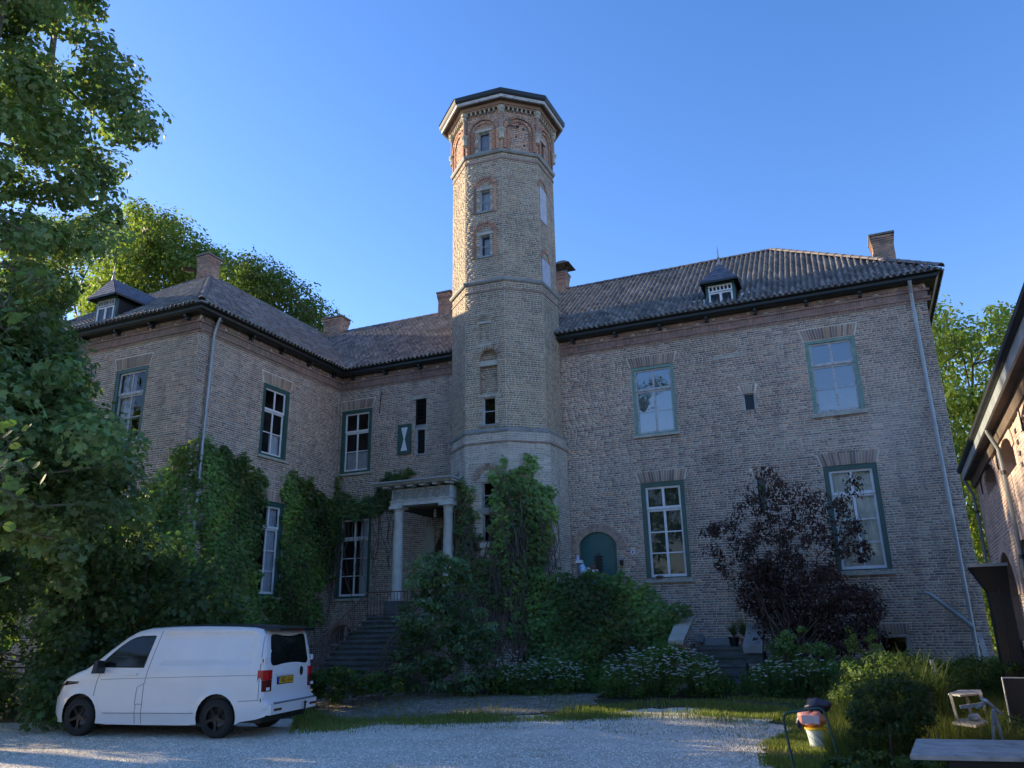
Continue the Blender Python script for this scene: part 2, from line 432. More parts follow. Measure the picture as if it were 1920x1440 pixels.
        V = [s.P(u, .002, z) for u, z in pts] + [s.P(u, -depth, z) for u, z in pts]
        F = [(i, (i + 1) % n, n + (i + 1) % n, n + i) for i in range(n)]
        return mk('reveal', V, F, M['wallplain'], s.ob)
def s_mid(h): return (h[0] + h[1]) / 2
_UB = {}
def unit_box(name, m='brick_one'):
    if name in _UB: return _UB[name]
    mb = MB(); mb.box((-.5, -.5, -.5), (.5, .5, .5))
    me = mesh_of(name, mb.v, mb.f); me.materials.append(M[m]); _UB[name] = me; return me
def jack_arch(wl, u0, u1, z0, h=.34, pal='house', splay=.10):
    """flat arch of upright bricks over an opening; each brick an object"""
    n = max(5, int((u1 - u0) / .068)); V = [wl.P(u0 - .005, -.004, z0), wl.P(u1 + .005, -.004, z0), wl.P(u1 + splay, -.004, z0 + h), wl.P(u0 - splay, -.004, z0 + h)]
    lt = mk('lintel', V, [(0, 1, 2, 3)], M['mortar'], wl.ob)
    rz = math.atan2(wl.d[1], wl.d[0]); me = unit_box('brick')
    for i in range(n):
        f = (i + .5) / n; c = pcol(pal)[0]
        ub = u0 + (u1 - u0) * f; ut = (u0 - splay) + (u1 - u0 + 2 * splay) * f
        an = math.atan2(ut - ub, h); p = wl.P((ub + ut) / 2, .001, z0 + h / 2)
        R = Matrix.Rotation(rz, 3, 'Z') @ Matrix.Rotation(an, 3, 'Y')
        link_mesh('brick', me, lt, p, R.to_euler(), ((u1 - u0 + splay) / n - .014, .018 + rng.uniform(0, .004), h - .01), c)
    return lt
def arch_ring(wl, uc, zs, r, th, a0=0, a1=180, pal='lintel', proud=.012, name='arch_ring', n=None, flat=1.0):
    """ring of wedge bricks; angles in degrees from +u; flat squashes the height"""
    n = n or max(5, int(math.radians(a1 - a0) * (r + th / 2) / .07))
    rz = math.atan2(wl.d[1], wl.d[0]); me = unit_box('brick')
    V = []; F = []
    for k in range(25):
        a = math.radians(a0 + (a1 - a0) * k / 24)
        for rr in (r, r + th): V.append(wl.P(uc + rr * math.cos(a), proud - .008, zs + rr * math.sin(a) * flat))
    for k in range(24): F.append((2 * k, 2 * k + 1, 2 * k + 3, 2 * k + 2))
    ar = mk(name, V, F, M['mortar'], wl.ob)
    for i in range(n):
        a = math.radians(a0 + (a1 - a0) * (i + .5) / n); rr = r + th / 2
        R = Matrix.Rotation(rz, 3, 'Z') @ Matrix.Rotation(math.pi / 2 - a, 3, 'Y')
        p = wl.P(uc + rr * math.cos(a), proud - .003, zs + rr * math.sin(a) * flat)
        link_mesh('brick', me, ar, p, R.to_euler(), (math.radians(a1 - a0) * r / n - .006, .02 + rng.uniform(0, .004), th - .008), pcol(pal)[0])
    return ar

# ------------------------------------------------------------------ windows
def wbar(mb, wl, u0, u1, z0, z1, w0, w1):
    """box in wall coordinates; w0<w1 outward"""
    mb.hexa([wl.P(u0, w1, z0), wl.P(u1, w1, z0), wl.P(u1, w0, z0), wl.P(u0, w0, z0)],
            [wl.P(u0, w1, z1), wl.P(u1, w1, z1), wl.P(u1, w0, z1), wl.P(u0, w0, z1)])
def frame4(mb, wl, u0, u1, z0, z1, t, w0, w1, tb=None):
    tb = tb or t
    wbar(mb, wl, u0, u0 + t, z0, z1, w0, w1); wbar(mb, wl, u1 - t, u1, z0, z1, w0, w1)
    wbar(mb, wl, u0 + t, u1 - t, z1 - t, z1, w0, w1); wbar(mb, wl, u0 + t, u1 - t, z0, z0 + tb, w0, w1)
def window(wl, parent, u0, u1, z0, z1, rows=(1, 1, 1), split=1, fm='green', sm='white', fw=.10, sw=.05, cols=2, sill=True,
           curtains=(), void=None, glass='glass', bar=.03, name='window', label=None, gd=-.10, sillm='stone', lead=False, nosash=False, midbar=None):
    """frame, sashes, bars, panes each an object; (u0..z1) is the outer frame"""
    mb = MB(); frame4(mb, wl, u0, u1, z0, z1, fw, gd - .06, -.015, fw * .5)
    w = mb.mk(name, M[fm], parent, label=label)
    a, b = u0 + fw, u1 - fw; za, zb = z0 + fw * .5, z1 - fw
    tot = sum(rows); H = zb - za; ztop = zb; k = 0
    groups = [rows[:split], rows[split:]] if split else [rows]
    for gi, g in enumerate(groups):
        if not g: continue
        hg = H * sum(g) / tot; zt = ztop; zbm = ztop - hg; off = 0 if gi == 0 else -.035
        m1 = MB(); frame4(m1, wl, a, b, zbm, zt, sw, gd + off, gd + .035 + off, sw * 1.3)
        sash = w if nosash else m1.mk('sash', M[sm], w)
        ia, ib = a + sw, b - sw; ib0, it0 = zbm + sw * 1.3, zt - sw
        ys = [it0]
        for r_ in g: ys.append(ys[-1] - (it0 - ib0) * r_ / sum(g))
        mw = midbar or bar * 1.4
        for c in range(1, cols):
            uc = ia + (ib - ia) * c / cols; m2 = MB(); wbar(m2, wl, uc - mw / 2, uc + mw / 2, ib0, it0, gd + off + .004, gd + .03 + off); m2.mk('glazing_bar', M[sm], w)
        for y in ys[1:-1]:
            m2 = MB(); wbar(m2, wl, ia, ib, y - bar / 2, y + bar / 2, gd + off + .006, gd + .026 + off); m2.mk('glazing_bar', M[sm], w)
        for c in range(cols):
            for r_ in range(len(g)):
                ua = ia + (ib - ia) * c / cols; ub = ia + (ib - ia) * (c + 1) / cols; t = rng.uniform(-.0012, .0012, 4)
                V = [wl.P(ua, gd + off + .012 + t[0], ys[r_ + 1]), wl.P(ub, gd + off + .012 + t[1], ys[r_ + 1]), wl.P(ub, gd + off + .012 + t[2], ys[r_]), wl.P(ua, gd + off + .012 + t[3], ys[r_])]
                mk('pane', V, [(0, 1, 2, 3)], M[glass], w)
                if lead:
                    ml = MB(); nu, nz = 3, max(3, int((ys[r_] - ys[r_ + 1]) / .14))
                    for q in range(1, nu): uu = ua + (ub - ua) * q / nu; wbar(ml, wl, uu - .004, uu + .004, ys[r_ + 1], ys[r_], gd + .014, gd + .02)
                    for q in range(1, nz): zz = ys[r_ + 1] + (ys[r_] - ys[r_ + 1]) * q / nz; wbar(ml, wl, ua, ub, zz - .004, zz + .004, gd + .014, gd + .02)
                    ml.mk('lead_cames', M['iron'], w)
        ztop = zbm
    for (ca, cb, cz0, cz1, cm) in curtains:      # fractions of the opening
        n = 24; V = []; F = []; ph = rng.uniform(0, 6)
        for i in range(n + 1):
            f = i / n; u = a + (b - a) * (ca + (cb - ca) * f)
            ww = -.20 + .018 * math.sin(f * 31 * (cb - ca) + ph) + .008 * math.sin(f * 67 + ph * 2)
            V += [wl.P(u, ww, za + H * cz0), wl.P(u + rng.uniform(-.01, .01), ww * 1.02, za + H * cz1)]
            if i < n: F.append((2 * i, 2 * i + 2, 2 * i + 3, 2 * i + 1))
        mk('curtain' if 'shutter' not in cm else 'inside_shutter', V, F, M[cm], w, smooth=True)
    if sill:
        m3 = MB(); m3.hexa([wl.P(u0 - .05, .07, z0 - .09), wl.P(u1 + .05, .07, z0 - .09), wl.P(u1 + .05, -.12, z0 - .09), wl.P(u0 - .05, -.12, z0 - .09)],
                           [wl.P(u0 - .05, .07, z0 - .015), wl.P(u1 + .05, .07, z0 - .015), wl.P(u1 + .05, -.12, z0), wl.P(u0 - .05, -.12, z0)])
        m3.mk('sill', M[sillm], w)
    # dark room behind
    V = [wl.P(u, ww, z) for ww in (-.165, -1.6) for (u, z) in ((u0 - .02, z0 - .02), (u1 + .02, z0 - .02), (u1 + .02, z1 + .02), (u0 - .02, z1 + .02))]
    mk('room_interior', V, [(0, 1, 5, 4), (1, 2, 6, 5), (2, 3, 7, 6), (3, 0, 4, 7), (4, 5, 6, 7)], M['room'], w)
    return w

# ------------------------------------------------------------------ roof tiles
def inside(poly, u, v):
    c = np.zeros(len(u), bool); n = len(poly); j = n - 1
    for i in range(n):
        xi, yi = poly[i]; xj, yj = poly[j]
        k = ((yi > v) != (yj > v)) & (u < (xj - xi) * (v - yi) / (yj - yi + 1e-12) + xi); c ^= k; j = i
    return c
def tile_roof(parent, O, du, dv, poly, name, cw=.165, rl=.25, singles=0, shade=1.0):
    """pantiles on a slope. O eave origin, du along the eave, dv up the slope (unit), poly in (u,v)"""
    O = np.array(O, float); du = np.array(du, float); dv = np.array(dv, float); nn = np.cross(du, dv); nn /= np.linalg.norm(nn)
    if nn[2] < 0: nn = -nn
    us = [p[0] for p in poly]; vs = [p[1] for p in poly]
    nu = int((max(us) - min(us)) / cw) + 1; nv = int((max(vs) - min(vs)) / rl) + 1
    U, Vv = np.meshgrid(min(us) + (np.arange(nu) + .5) * cw, min(vs) + (np.arange(nv) + .5) * rl); U = U.ravel(); Vv = Vv.ravel()
    k = inside(poly, U, Vv); U = U[k]; Vv = Vv[k]; N = len(U)
    # S-profile, 6 points across
    ps = np.array([-.56, -.44, -.30, -.02, .12, .27, .56]); hs = np.array([-.012, .026, .056, .062, .018, -.012, -.012])
    sgn = 1 if np.dot(np.cross(du, dv), nn) > 0 else -1
    def pt(u, v, h): return O[None] + du[None] * u[:, None] + dv[None] * v[:, None] + nn[None] * h[:, None]
    jit = rng.normal(0, .004, (N, 2)); lift = rng.normal(.0, .003, N)
    cols = []
    lo, hi = -.5 * rl - .03, .5 * rl
    for p, h in zip(ps, hs):
        cols.append(pt(U + jit[:, 0] + p * cw, Vv + lo, h + .052 + lift))      # lower edge, raised over the tile below
        cols.append(pt(U + jit[:, 0] + p * cw, Vv + hi, h + .026 + lift))
    for p, h in zip(ps, hs): cols.append(pt(U + jit[:, 0] + p * cw, Vv + lo, h + .034 + lift))
    V = np.stack(cols, 1).reshape(-1, 3); K = 21
    f = [[2 * i, 2 * i + 2, 2 * i + 3, 2 * i + 1] for i in range(6)] + [[14 + i, 14 + i + 1, 2 * i + 2, 2 * i] for i in range(6)]
    f = np.array(f)
    if sgn < 0: f = f[:, ::-1]
    F = (f[None] + (np.arange(N) * K)[:, None, None])
    col = np.array([.175, .165, .155]) * rng.uniform(.6, 1.4, (N, 1)) * shade + rng.random((N, 1)) ** 6 * np.array([.10, .06, .04])
    roof = None
    P4 = [O + du * p[0] + dv * p[1] for p in poly]
    roof = mk(name, P4, [tuple(range(len(P4)))], M['tile'], parent, col=np.array([[.04, .04, .045]]))
    pick = np.zeros(N, bool)
    if singles:
        cen = O + du * U[:, None] + dv * Vv[:, None]; dist = np.linalg.norm(cen - CAM, axis=1); pick[np.argsort(dist)[:singles]] = True
    keep = np.where(~pick)[0]
    Vk = V.reshape(N, K, 3)[keep].reshape(-1, 3); Fk = (f[None] + (np.arange(len(keep)) * K)[:, None, None]).reshape(-1, 4)
    mk('roof_tiles', Vk, Fk, M['tile'], roof, col=np.repeat(col[keep], 12, 0), smooth=True, kind='stuff')
    if pick.any():
        i0 = np.where(pick)[0][0]; base = V.reshape(N, K, 3)[i0]; c0 = (O + du * U[i0] + dv * Vv[i0])
        me = mesh_of('roof_tile', base - c0, f, smooth=True); me.materials.append(M['tile_one'])
        for i in np.where(pick)[0]:
            link_mesh('roof_tile', me, roof, O + du * (U[i] + jit[i, 0]) + dv * Vv[i] + nn * lift[i], color=col[i])
    return roof
def ridge_line(parent, a, b, m='ridge', r=.11, L=.36):
    a = np.array(a, float); b = np.array(b, float); D = np.linalg.norm(b - a); n = max(1, int(D / L)); d = (b - a) / D
    side = np.cross(d, (0, 0, 1)); side /= np.linalg.norm(side); up = np.cross(side, d)
    pr = []
    for q in (0, 1):
        rr = r * (1.12 if q == 0 else .95)
        for k in range(7):
            an = math.pi * k / 6; pr.append(side * rr * math.cos(an) + up * rr * .8 * math.sin(an) + d * (L * 1.04) * q - d * L / 2)
    pr += [p - up * .02 + d * .001 for p in pr[:7]]
    F = [(k, k + 1, 7 + k + 1, 7 + k) for k in range(6)] + [(14 + k, 14 + k + 1, k + 1, k) for k in range(6)]
    me = mesh_of('ridge_tile', pr, F, smooth=False); me.materials.append(M[m])
    for i in range(n):
        link_mesh('ridge_tile', me, parent, a + d * D * (i + .5) / n, rot=(0, rng.normal(0, .006), 0), scale=(1, 1, 1))
# ------------------------------------------------------------------ manor house
GZ = 10.62                    # eave height
WX0, WX1, WY0 = -24.55, -16.55, 15.5
MY, MX = 22.4, 2.65
BK = 30.4
house = thing('manor_house', 'large old brick manor house with two wings, dark tiled hip roofs and tall paned windows', 'house', (-8, 22.4, 0))

def stain_house(u, z, col):
    r = np.random.default_rng(3)
    ph = r.uniform(0, 6, 8)
    f = sum(np.sin(u * (.35 + .23 * i) + z * (.5 - .13 * i) + ph[i]) for i in range(4)) / 4
    g = sum(np.sin(u * (.8 - .17 * i) - z * (.7 + .2 * i) + ph[4 + i]) for i in range(4)) / 4
    col = col * (1 + .24 * f[:, None]); red = np.clip(g, 0, 1)[:, None] * .28
    col = col * (1 - red) + col * np.array([1.12, .98, .92]) * red
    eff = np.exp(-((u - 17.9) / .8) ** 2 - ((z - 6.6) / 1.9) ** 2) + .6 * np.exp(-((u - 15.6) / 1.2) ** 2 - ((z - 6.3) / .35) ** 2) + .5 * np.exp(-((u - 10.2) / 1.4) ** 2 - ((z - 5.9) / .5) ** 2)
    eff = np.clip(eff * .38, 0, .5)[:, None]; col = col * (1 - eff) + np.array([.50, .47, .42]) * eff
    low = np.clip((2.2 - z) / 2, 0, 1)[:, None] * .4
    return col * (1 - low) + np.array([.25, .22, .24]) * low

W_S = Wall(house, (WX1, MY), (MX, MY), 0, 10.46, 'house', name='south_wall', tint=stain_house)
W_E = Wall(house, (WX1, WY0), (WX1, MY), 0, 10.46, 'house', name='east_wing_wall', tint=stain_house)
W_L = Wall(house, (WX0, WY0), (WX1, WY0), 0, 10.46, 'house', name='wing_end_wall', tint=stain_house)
def rect_on(w, *pts):
    q = [w.hit(*p) for p in pts]; us = [a for a, _ in q]; zs = [b for _, b in q]
    return us, zs
uS = lambda x: x - WX1
# outer frames (x0,x1,z0,z1) from the survey of the photograph
WIN = []
def add_win(wl, u0, u1, z0, z1, lint=.34, lintu=None, **k):
    wl.voids.append((u0, u1, z0, z1, 'rect'))
    if lint: wl.nb.append((u0 - .03, u1 + .03, z1, z1 + lint, 'trap'))
    WIN.append((wl, u0, u1, z0, z1, lint, k))
k = 1.12
upz = (1.7 + k * 4.83, 1.7 + k * 6.75); loz = (1.7 + k * 1.05, 1.7 + k * 3.53)
add_win(W_S, uS(-5.07 * k), uS(-3.90 * k), *upz, rows=(1, 1, 1), split=1, fm='palegreen', sm='oldwhite', fw=.09, sw=.055, bar=.022, midbar=.05,
        curtains=[(.0, 1, 0, .66, 'curtain')], glass='glass_old', label='upper window in weathered pale green frame')
add_win(W_S, uS(-.52 * k), uS(.655 * k), upz[0] + .02, upz[1] + .05, rows=(1, 1, 1), split=1, fm='palegreen', sm='oldwhite', fw=.10, sw=.06, bar=.02, midbar=.06,
        curtains=[(.0, 1, 0, .33, 'curtain')], glass='glass_old', label='upper window in peeling pale green frame near the corner')
add_win(W_S, uS(-5.02 * k), uS(-3.87 * k), *loz, rows=(1.02, 1, 1, 1), split=1, fm='green', sm='white', fw=.13, sw=.06, bar=.035, midbar=.07,
        curtains=[(0, 1, 0, 1, 'shutter_in')], label='tall window with dark shutters closed inside')
add_win(W_S, uS(-.49 * k), uS(.70 * k), loz[0], loz[1] + .02, rows=(1.02, 1, 1, 1), split=1, fm='green', sm='white', fw=.13, sw=.06, bar=.03, midbar=.07,
        curtains=[(0, .46, 0, 1, 'curtain_c'), (.5, 1, 0, 1, 'curtain_c')], label='tall window with cream curtains')
add_win(W_S, uS(-16.47), uS(-15.17), 6.92, 9.24, rows=(1, 1, 1), split=1, fm='green', sm='white', fw=.14, sw=.055, bar=.03, midbar=.06,
        curtains=[(0, 1, 0, .33, 'curtain')], label='upper window with half net curtain by the inner corner')
add_win(W_S, uS(-16.42), uS(-15.03), 2.66, 5.40, rows=(1.05, 1, 1, 1), split=1, fm='green', sm='white', fw=.12, sw=.055, bar=.03, midbar=.06,
        curtains=[(.62, 1, 0, 1, 'curtain')], label='tall lower window beside the staircase')
add_win(W_E, 18.33 - WY0, 19.60 - WY0, 6.90, 9.24, rows=(1, 1, 1), split=1, fm='green', sm='white', fw=.14, sw=.055, bar=.03, midbar=.06,
        curtains=[(.5, 1, 0, .34, 'curtain')])
add_win(W_E, 18.45 - WY0, 19.72 - WY0, 2.66, 5.52, rows=(1.05, 1, 1, 1), split=1, fm='green', sm='white', fw=.14, sw=.055, bar=.03, midbar=.06,
        curtains=[(.55, 1, 0, 1, 'curtain')])
add_win(W_E, 21.2 - WY0, 22.15 - WY0, 4.62, 5.45, lint=0, rows=(1,), split=0, fm='green', sm='white', fw=.05, sw=.045, sill=False)
add_win(W_L, -19.71 - WX0, -18.39 - WX0, 6.95, 9.24, rows=(1, 1, 1), split=1, fm='green', sm='oldwhite', fw=.12, sw=.06, bar=.03,
        curtains=[(0, .5, 0, 1, 'curtain')])
add_win(W_L, -22.6 - WX0, -21.3 - WX0, 6.95, 9.24, rows=(1, 1, 1), split=1, fm='green', sm='oldwhite', fw=.12, sw=.06, bar=.03)
# small openings
sw1 = (uS(-2.44), uS(-2.10), 7.50, 8.02); sw2 = (uS(-2.36), uS(-2.06), 4.58, 5.58)
for h in (sw1, sw2):
    W_S.voids.append((*h, 'rect')); W_S.nb.append((h[0] - .03, h[1] + .03, h[3], h[3] + .24, 'trap'))
sl = (uS(-13.38), uS(-12.96), 7.30, 9.28); W_S.voids.append((*sl, 'rect'))
dr = (uS(-7.62), uS(-6.46), 2.15, 4.46, 3.90); W_S.voids.append(dr)
pd = (uS(-12.55), uS(-11.05), 2.0, 4.75, 4.05); W_S.voids.append(pd)
bw = (uS(.14), uS(.91), .55, 1.34); W_S.voids.append((*bw, 'rect')); W_S.nb.append((bw[0] - .02, bw[1] + .02, bw[3], bw[3] + .26, 'rect'))
ba = (uS(-16.50), uS(-15.62), .1, 1.82, 1.45)
W_S.voids.append(ba); camdist = lambda x, y, z: (x - 0) ** 2 * 1.0 + (z - 5.6) ** 2 * 1.2 + (x + 4) ** 2 * .2
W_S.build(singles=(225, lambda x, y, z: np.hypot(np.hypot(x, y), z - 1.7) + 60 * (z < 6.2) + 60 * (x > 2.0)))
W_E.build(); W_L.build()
for (wl, u0, u1, z0, z1, lint, kw) in WIN:
    wl.reveal((u0, u1, z0, z1, 'rect'), .12)
    if lint: jack_arch(wl, u0, u1, z1, lint)
    window(wl, house, u0, u1, z0, z1, **kw)
for h in (sw1, sw2):
    W_S.reveal((*h, 'rect'), .3); jack_arch(W_S, h[0], h[1], h[3], .23, splay=.05)
    window(W_S, house, h[0], h[1], h[2], h[3], rows=(1,), split=0, cols=1, fm='oldwhite', fw=.02, sw=.02, sill=False, name='small_window', gd=-.16)
jack_arch(W_S, sw1[0], sw1[1], sw1[2] - .14, .13, splay=.01)
W_S.reveal((*bw, 'rect'), .25); jack_arch(W_S, bw[0] - .02, bw[1] + .02, bw[3], .25, splay=.02)
window(W_S, house, *bw[:4], rows=(1,), split=0, cols=1, fm='wood', sm='wood', fw=.07, sw=.03, sill=False, name='basement_window', gd=-.12)
# narrow mullioned window with stone lintel, leaded lights and a half shutter
mb = MB(); wbar(mb, W_S, sl[0] - .16, sl[1] + .12, 9.28, 9.40, -.1, .012); mb.mk('stone_lintel', M['stone'], house)
arch_ring(W_S, (sl[0] + sl[1]) / 2, 9.22, .30, .17, 40, 140, proud=.010)
for zz in (8.20, 7.78):
    mb = MB(); wbar(mb, W_S, sl[1], sl[1] + .13, zz, zz + .13, -.1, .012); mb.mk('quoin_stone', M['stone'], house)
mb = MB(); wbar(mb, W_S, sl[0] - .13, sl[0], 8.2, 8.34, -.1, .012); mb.mk('quoin_stone', M['stone'], house)
W_S.reveal((*sl, 'rect'), .16)
window(W_S, house, sl[0], sl[1], 8.36, 9.28, rows=(1,), split=0, cols=1, fm='iron', fw=.02, sw=.01, sill=False, glass='glass_dark', lead=True, name='leaded_window', gd=-.12, sm='iron')
mb = MB(); wbar(mb, W_S, sl[0], sl[1], 8.24, 8.36, -.14, -.03); mb.mk('transom', M['bluestone'], house)
window(W_S, house, sl[0], sl[1], 7.30, 8.24, rows=(1,), split=0, cols=1, fm='oldwhite', fw=.045, sw=.02, sill=False, glass='glass_dark', lead=True, name='leaded_window', gd=-.10, sm='oldwhite')
# open shutter, dark green with a white hourglass
u0s, u1s = uS(-14.03), uS(-13.52)
mb = MB(); wbar(mb, W_S, u0s, u1s, 7.36, 8.42, .03, .07)
sh = mb.mk('shutter', M['green'], house, label='dark green shutter with white hourglass')
mb = MB(); frame4(mb, W_S, u0s, u1s, 7.36, 8.42, .06, .07, .082); mb.mk('shutter_frame', M['green'], sh)
uc = (u0s + u1s) / 2
for (za, zb) in ((8.30, 7.89), (7.48, 7.89)):
    mb = MB(); mb.prism([W_S.P(uc - .13, .071, za), W_S.P(uc + .13, .071, za), W_S.P(uc + .02, .071, zb), W_S.P(uc - .02, .071, zb)], (0, -.004, 0)); mb.mk('white_triangle', M['white'], sh)
# blocked arch high on the wall
arch_ring(W_S, uS(-2.75), 9.22, .20, .15, 25, 155, proud=.006)
mb = MB(); wbar(mb, W_S, uS(-3.15), uS(-2.28), 9.16, 9.24, -.02, .006); mb.mk('stone_lintel', M['stone'], house)
# wall anchor left of the slit window
mb = MB(); mb.bar(W_S.P(uS(-14.85), .03, 8.95), W_S.P(uS(-14.80), .03, 9.75), .02, .02); mb.mk('wall_anchor', M['iron'], house)

# green arched side door
arch_ring(W_S, (dr[0] + dr[1]) / 2, 3.62, .80, .13, 8, 172, proud=.008, pal='lintel')
arch_ring(W_S, (dr[0] + dr[1]) / 2, 3.66, .66, .13, 8, 172, proud=.010, pal='lintel')
W_S.reveal(dr, .22)
def arch_poly(h, inset, n=14):
    u0, u1, za, zb, sp = h; u0 += inset; u1 -= inset; zb -= inset
    g = (u0, u1, za, zb, sp); pts = [(u0, za), (u1, za)]
    for k in range(n + 1):
        z = sp + (zb - sp) * math.sin(math.pi / 2 * k / n); q = Wall.span(g, min(z, zb - 1e-5)) or ((u0 + u1) / 2,) * 2; pts.append((q[1], z))
    for k in range(n, -1, -1):
        z = sp + (zb - sp) * math.sin(math.pi / 2 * k / n); q = Wall.span(g, min(z, zb - 1e-5)) or ((u0 + u1) / 2,) * 2; pts.append((q[0], z))
    return pts
def arch_slab(wl, h, inset, w0, w1):
    mb = MB(); mb.prism([wl.P(u, w1, z) for u, z in arch_poly(h, inset)], tuple(np.array([wl.n[0], wl.n[1], 0]) * (w0 - w1))); return mb
dof = arch_slab(W_S, dr, .0, -.20, -.10).mk('side_door', M['door'], house, label='dark green arched door')
arch_slab(W_S, dr, .10, -.10, -.075).mk('door_leaf', M['door'], dof)
arch_slab(W_S, (dr[0], dr[1], 2.3, 4.46, 3.9), .20, -.075, -.062).mk('door_panel', M['door'], dof)
mb = MB(); uc = (dr[0] + dr[1]) / 2
wbar(mb, W_S, uc - .085, uc + .085, 3.18, 3.62, -.06, -.035)
for q in range(5):
    for s_ in (-1, 1): wbar(mb, W_S, uc + s_ * .11 - .03, uc + s_ * .11 + .03, 3.2 + q * .095, 3.23 + q * .095, -.058, -.03)
for s_ in (-.04, .04): wbar(mb, W_S, uc + s_ - .01, uc + s_ + .01, 3.62, 3.70, -.058, -.035); wbar(mb, W_S, uc + s_ - .01, uc + s_ + .01, 3.10, 3.18, -.058, -.035)
mb.mk('door_grille', M['black'], dof)

# entrance doorway behind the portico
W_S.reveal(pd, .35)
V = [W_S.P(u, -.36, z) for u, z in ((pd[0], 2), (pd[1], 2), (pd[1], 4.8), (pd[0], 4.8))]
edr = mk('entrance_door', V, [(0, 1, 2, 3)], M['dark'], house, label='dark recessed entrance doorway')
mb = MB(); wbar(mb, W_S, pd[0], pd[1], 3.95, 4.08, -.34, -.2); mb.mk('door_transom', M['stone'], edr)
for s_, (a, b) in enumerate(((pd[0] - .42, pd[0]), (pd[1], pd[1] + .42))):
    mb = MB()
    for i in range(6): wbar(mb, W_S, a, b, 2.0 + i * .33, 2.0 + i * .33 + .325, -.1, .05 + .004 * (i % 2))
    wbar(mb, W_S, a - .04, b + .02, 3.98, 4.12, -.1, .10); wbar(mb, W_S, a + .04, b, 4.12, 4.85, -.1, .035)
    mb.mk('door_pilaster', M['stone'], edr)
# arched basement door left of the stairs
arch_ring(W_S, (ba[0] + ba[1]) / 2, 1.36, .46, .24, 4, 176, proud=.008)
W_S.reveal(ba, .35)
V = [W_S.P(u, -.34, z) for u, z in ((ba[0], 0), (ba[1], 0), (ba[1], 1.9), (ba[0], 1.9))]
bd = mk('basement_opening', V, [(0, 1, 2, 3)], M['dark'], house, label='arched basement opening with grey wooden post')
mb = MB(); wbar(mb, W_S, ba[0] + .52, ba[0] + .60, .1, 1.75, -.15, -.05); wbar(mb, W_S, ba[0], ba[0] + .52, 1.15, 1.21, -.14, -.06); mb.mk('wooden_post', M['oldwhite'], bd)

# hidden outer walls (plain)
for nm, (a, b) in {'back_wall': ((MX, BK), (WX0, BK)), 'right_end_wall': ((MX, MY), (MX, BK)), 'left_side_wall': ((WX0, BK), (WX0, WY0))}.items():
    V = [(a[0], a[1], 0), (b[0], b[1], 0), (b[0], b[1], 10.46), (a[0], a[1], 10.46)]
    if nm == 'right_end_wall':
        W_R = Wall(house, a, b, 0, 10.46, 'red', name=nm); W_R.build()
    else: mk(nm, V, [(0, 1, 2, 3)], M['wallplain'], house)

# brick cornice under the gutter
def frieze(wl, ends=(0, 0)):
    B = []; n0, n1 = ends
    def row(z0, z1, step, w, pal, sl=0):
        u = -n0 * w
        while u < wl.W + n1 * w:
            B.append((u + .004, u + step - .006, z0, z1, w + rng.uniform(0, .004), pal)); u += step
    row(9.96, 10.02, .21, .035, 'red'); row(10.025, 10.085, .21, .065, 'red'); row(10.09, 10.24, .058, .055, 'red'); row(10.245, 10.305, .21, .085, 'red')
    V = []; F = []; col = []
    for (a, b, z0, z1, w, pal) in B:
        k0 = len(V)
        for ww in (w, -.01):
            V += [wl.P(a, ww, z0), wl.P(b, ww, z0), wl.P(b, ww, z1), wl.P(a, ww, z1)]
        F += [(k0, k0 + 1, k0 + 2, k0 + 3), (k0 + 3, k0 + 2, k0 + 6, k0 + 7), (k0 + 4, k0 + 5, k0 + 1, k0), (k0 + 4, k0, k0 + 3, k0 + 7), (k0 + 1, k0 + 5, k0 + 6, k0 + 2)]
        col += [pcol(pal)[0]] * 5
    # zigzag bricks above
    u = .05; s_ = 1
    while u < wl.W - .06:
        c = np.array([u, 10.385]); dx = np.array([math.cos(.75), s_ * math.sin(.75)]); nx = np.array([-dx[1], dx[0]])
        q = [c + dx * a * .075 + nx * b * .022 for a, b in ((-1, -1), (1, -1), (1, 1), (-1, 1))]
        k0 = len(V)
        for ww in (.068, -.01): V += [wl.P(p[0], ww, p[1]) for p in q]
        F += [(k0, k0 + 1, k0 + 2, k0 + 3), (k0 + 3, k0 + 2, k0 + 6, k0 + 7), (k0 + 4, k0 + 5, k0 + 1, k0), (k0 + 4, k0, k0 + 3, k0 + 7), (k0 + 1, k0 + 5, k0 + 6, k0 + 2)]
        col += [pcol('red')[0]] * 5; u += .064 if int(u / .5) % 2 == int((u + .064) / .5) % 2 else .12
        s_ = 1 if int(u / .5) % 2 else -1
    mk('cornice_bricks', V, F, M['brick'], wl.ob, col=np.array(col), kind='stuff')
    mb = MB(); wbar(mb, wl, -n0 * .03, wl.W + n1 * .03, 9.955, 10.47, -.02, .028)
    mb.mk('cornice', M['mortar'], wl.ob)
frieze(W_S, (0, 1)); frieze(W_E, (1, 0)); frieze(W_L, (1, 1)); frieze(W_R, (1, 0))
ev = [(WX0, BK), (WX0, WY0), (WX1, WY0), (WX1, MY), (MX, MY), (MX, BK)]
V, F = sweep(ev, [(-.05, 10.47), (.30, 10.47), (.36, 10.52), (.36, 10.60), (.44, 10.63), (.44, 10.655), (-.05, 10.655)])
gut = mk('gutter', V, F, M['gutter'], house)
V, F = sweep(ev, [(.425, 10.655), (.455, 10.655), (.455, 10.685), (.425, 10.685)])
mk('gutter_lip', V, F, M['gutterlip'], gut)
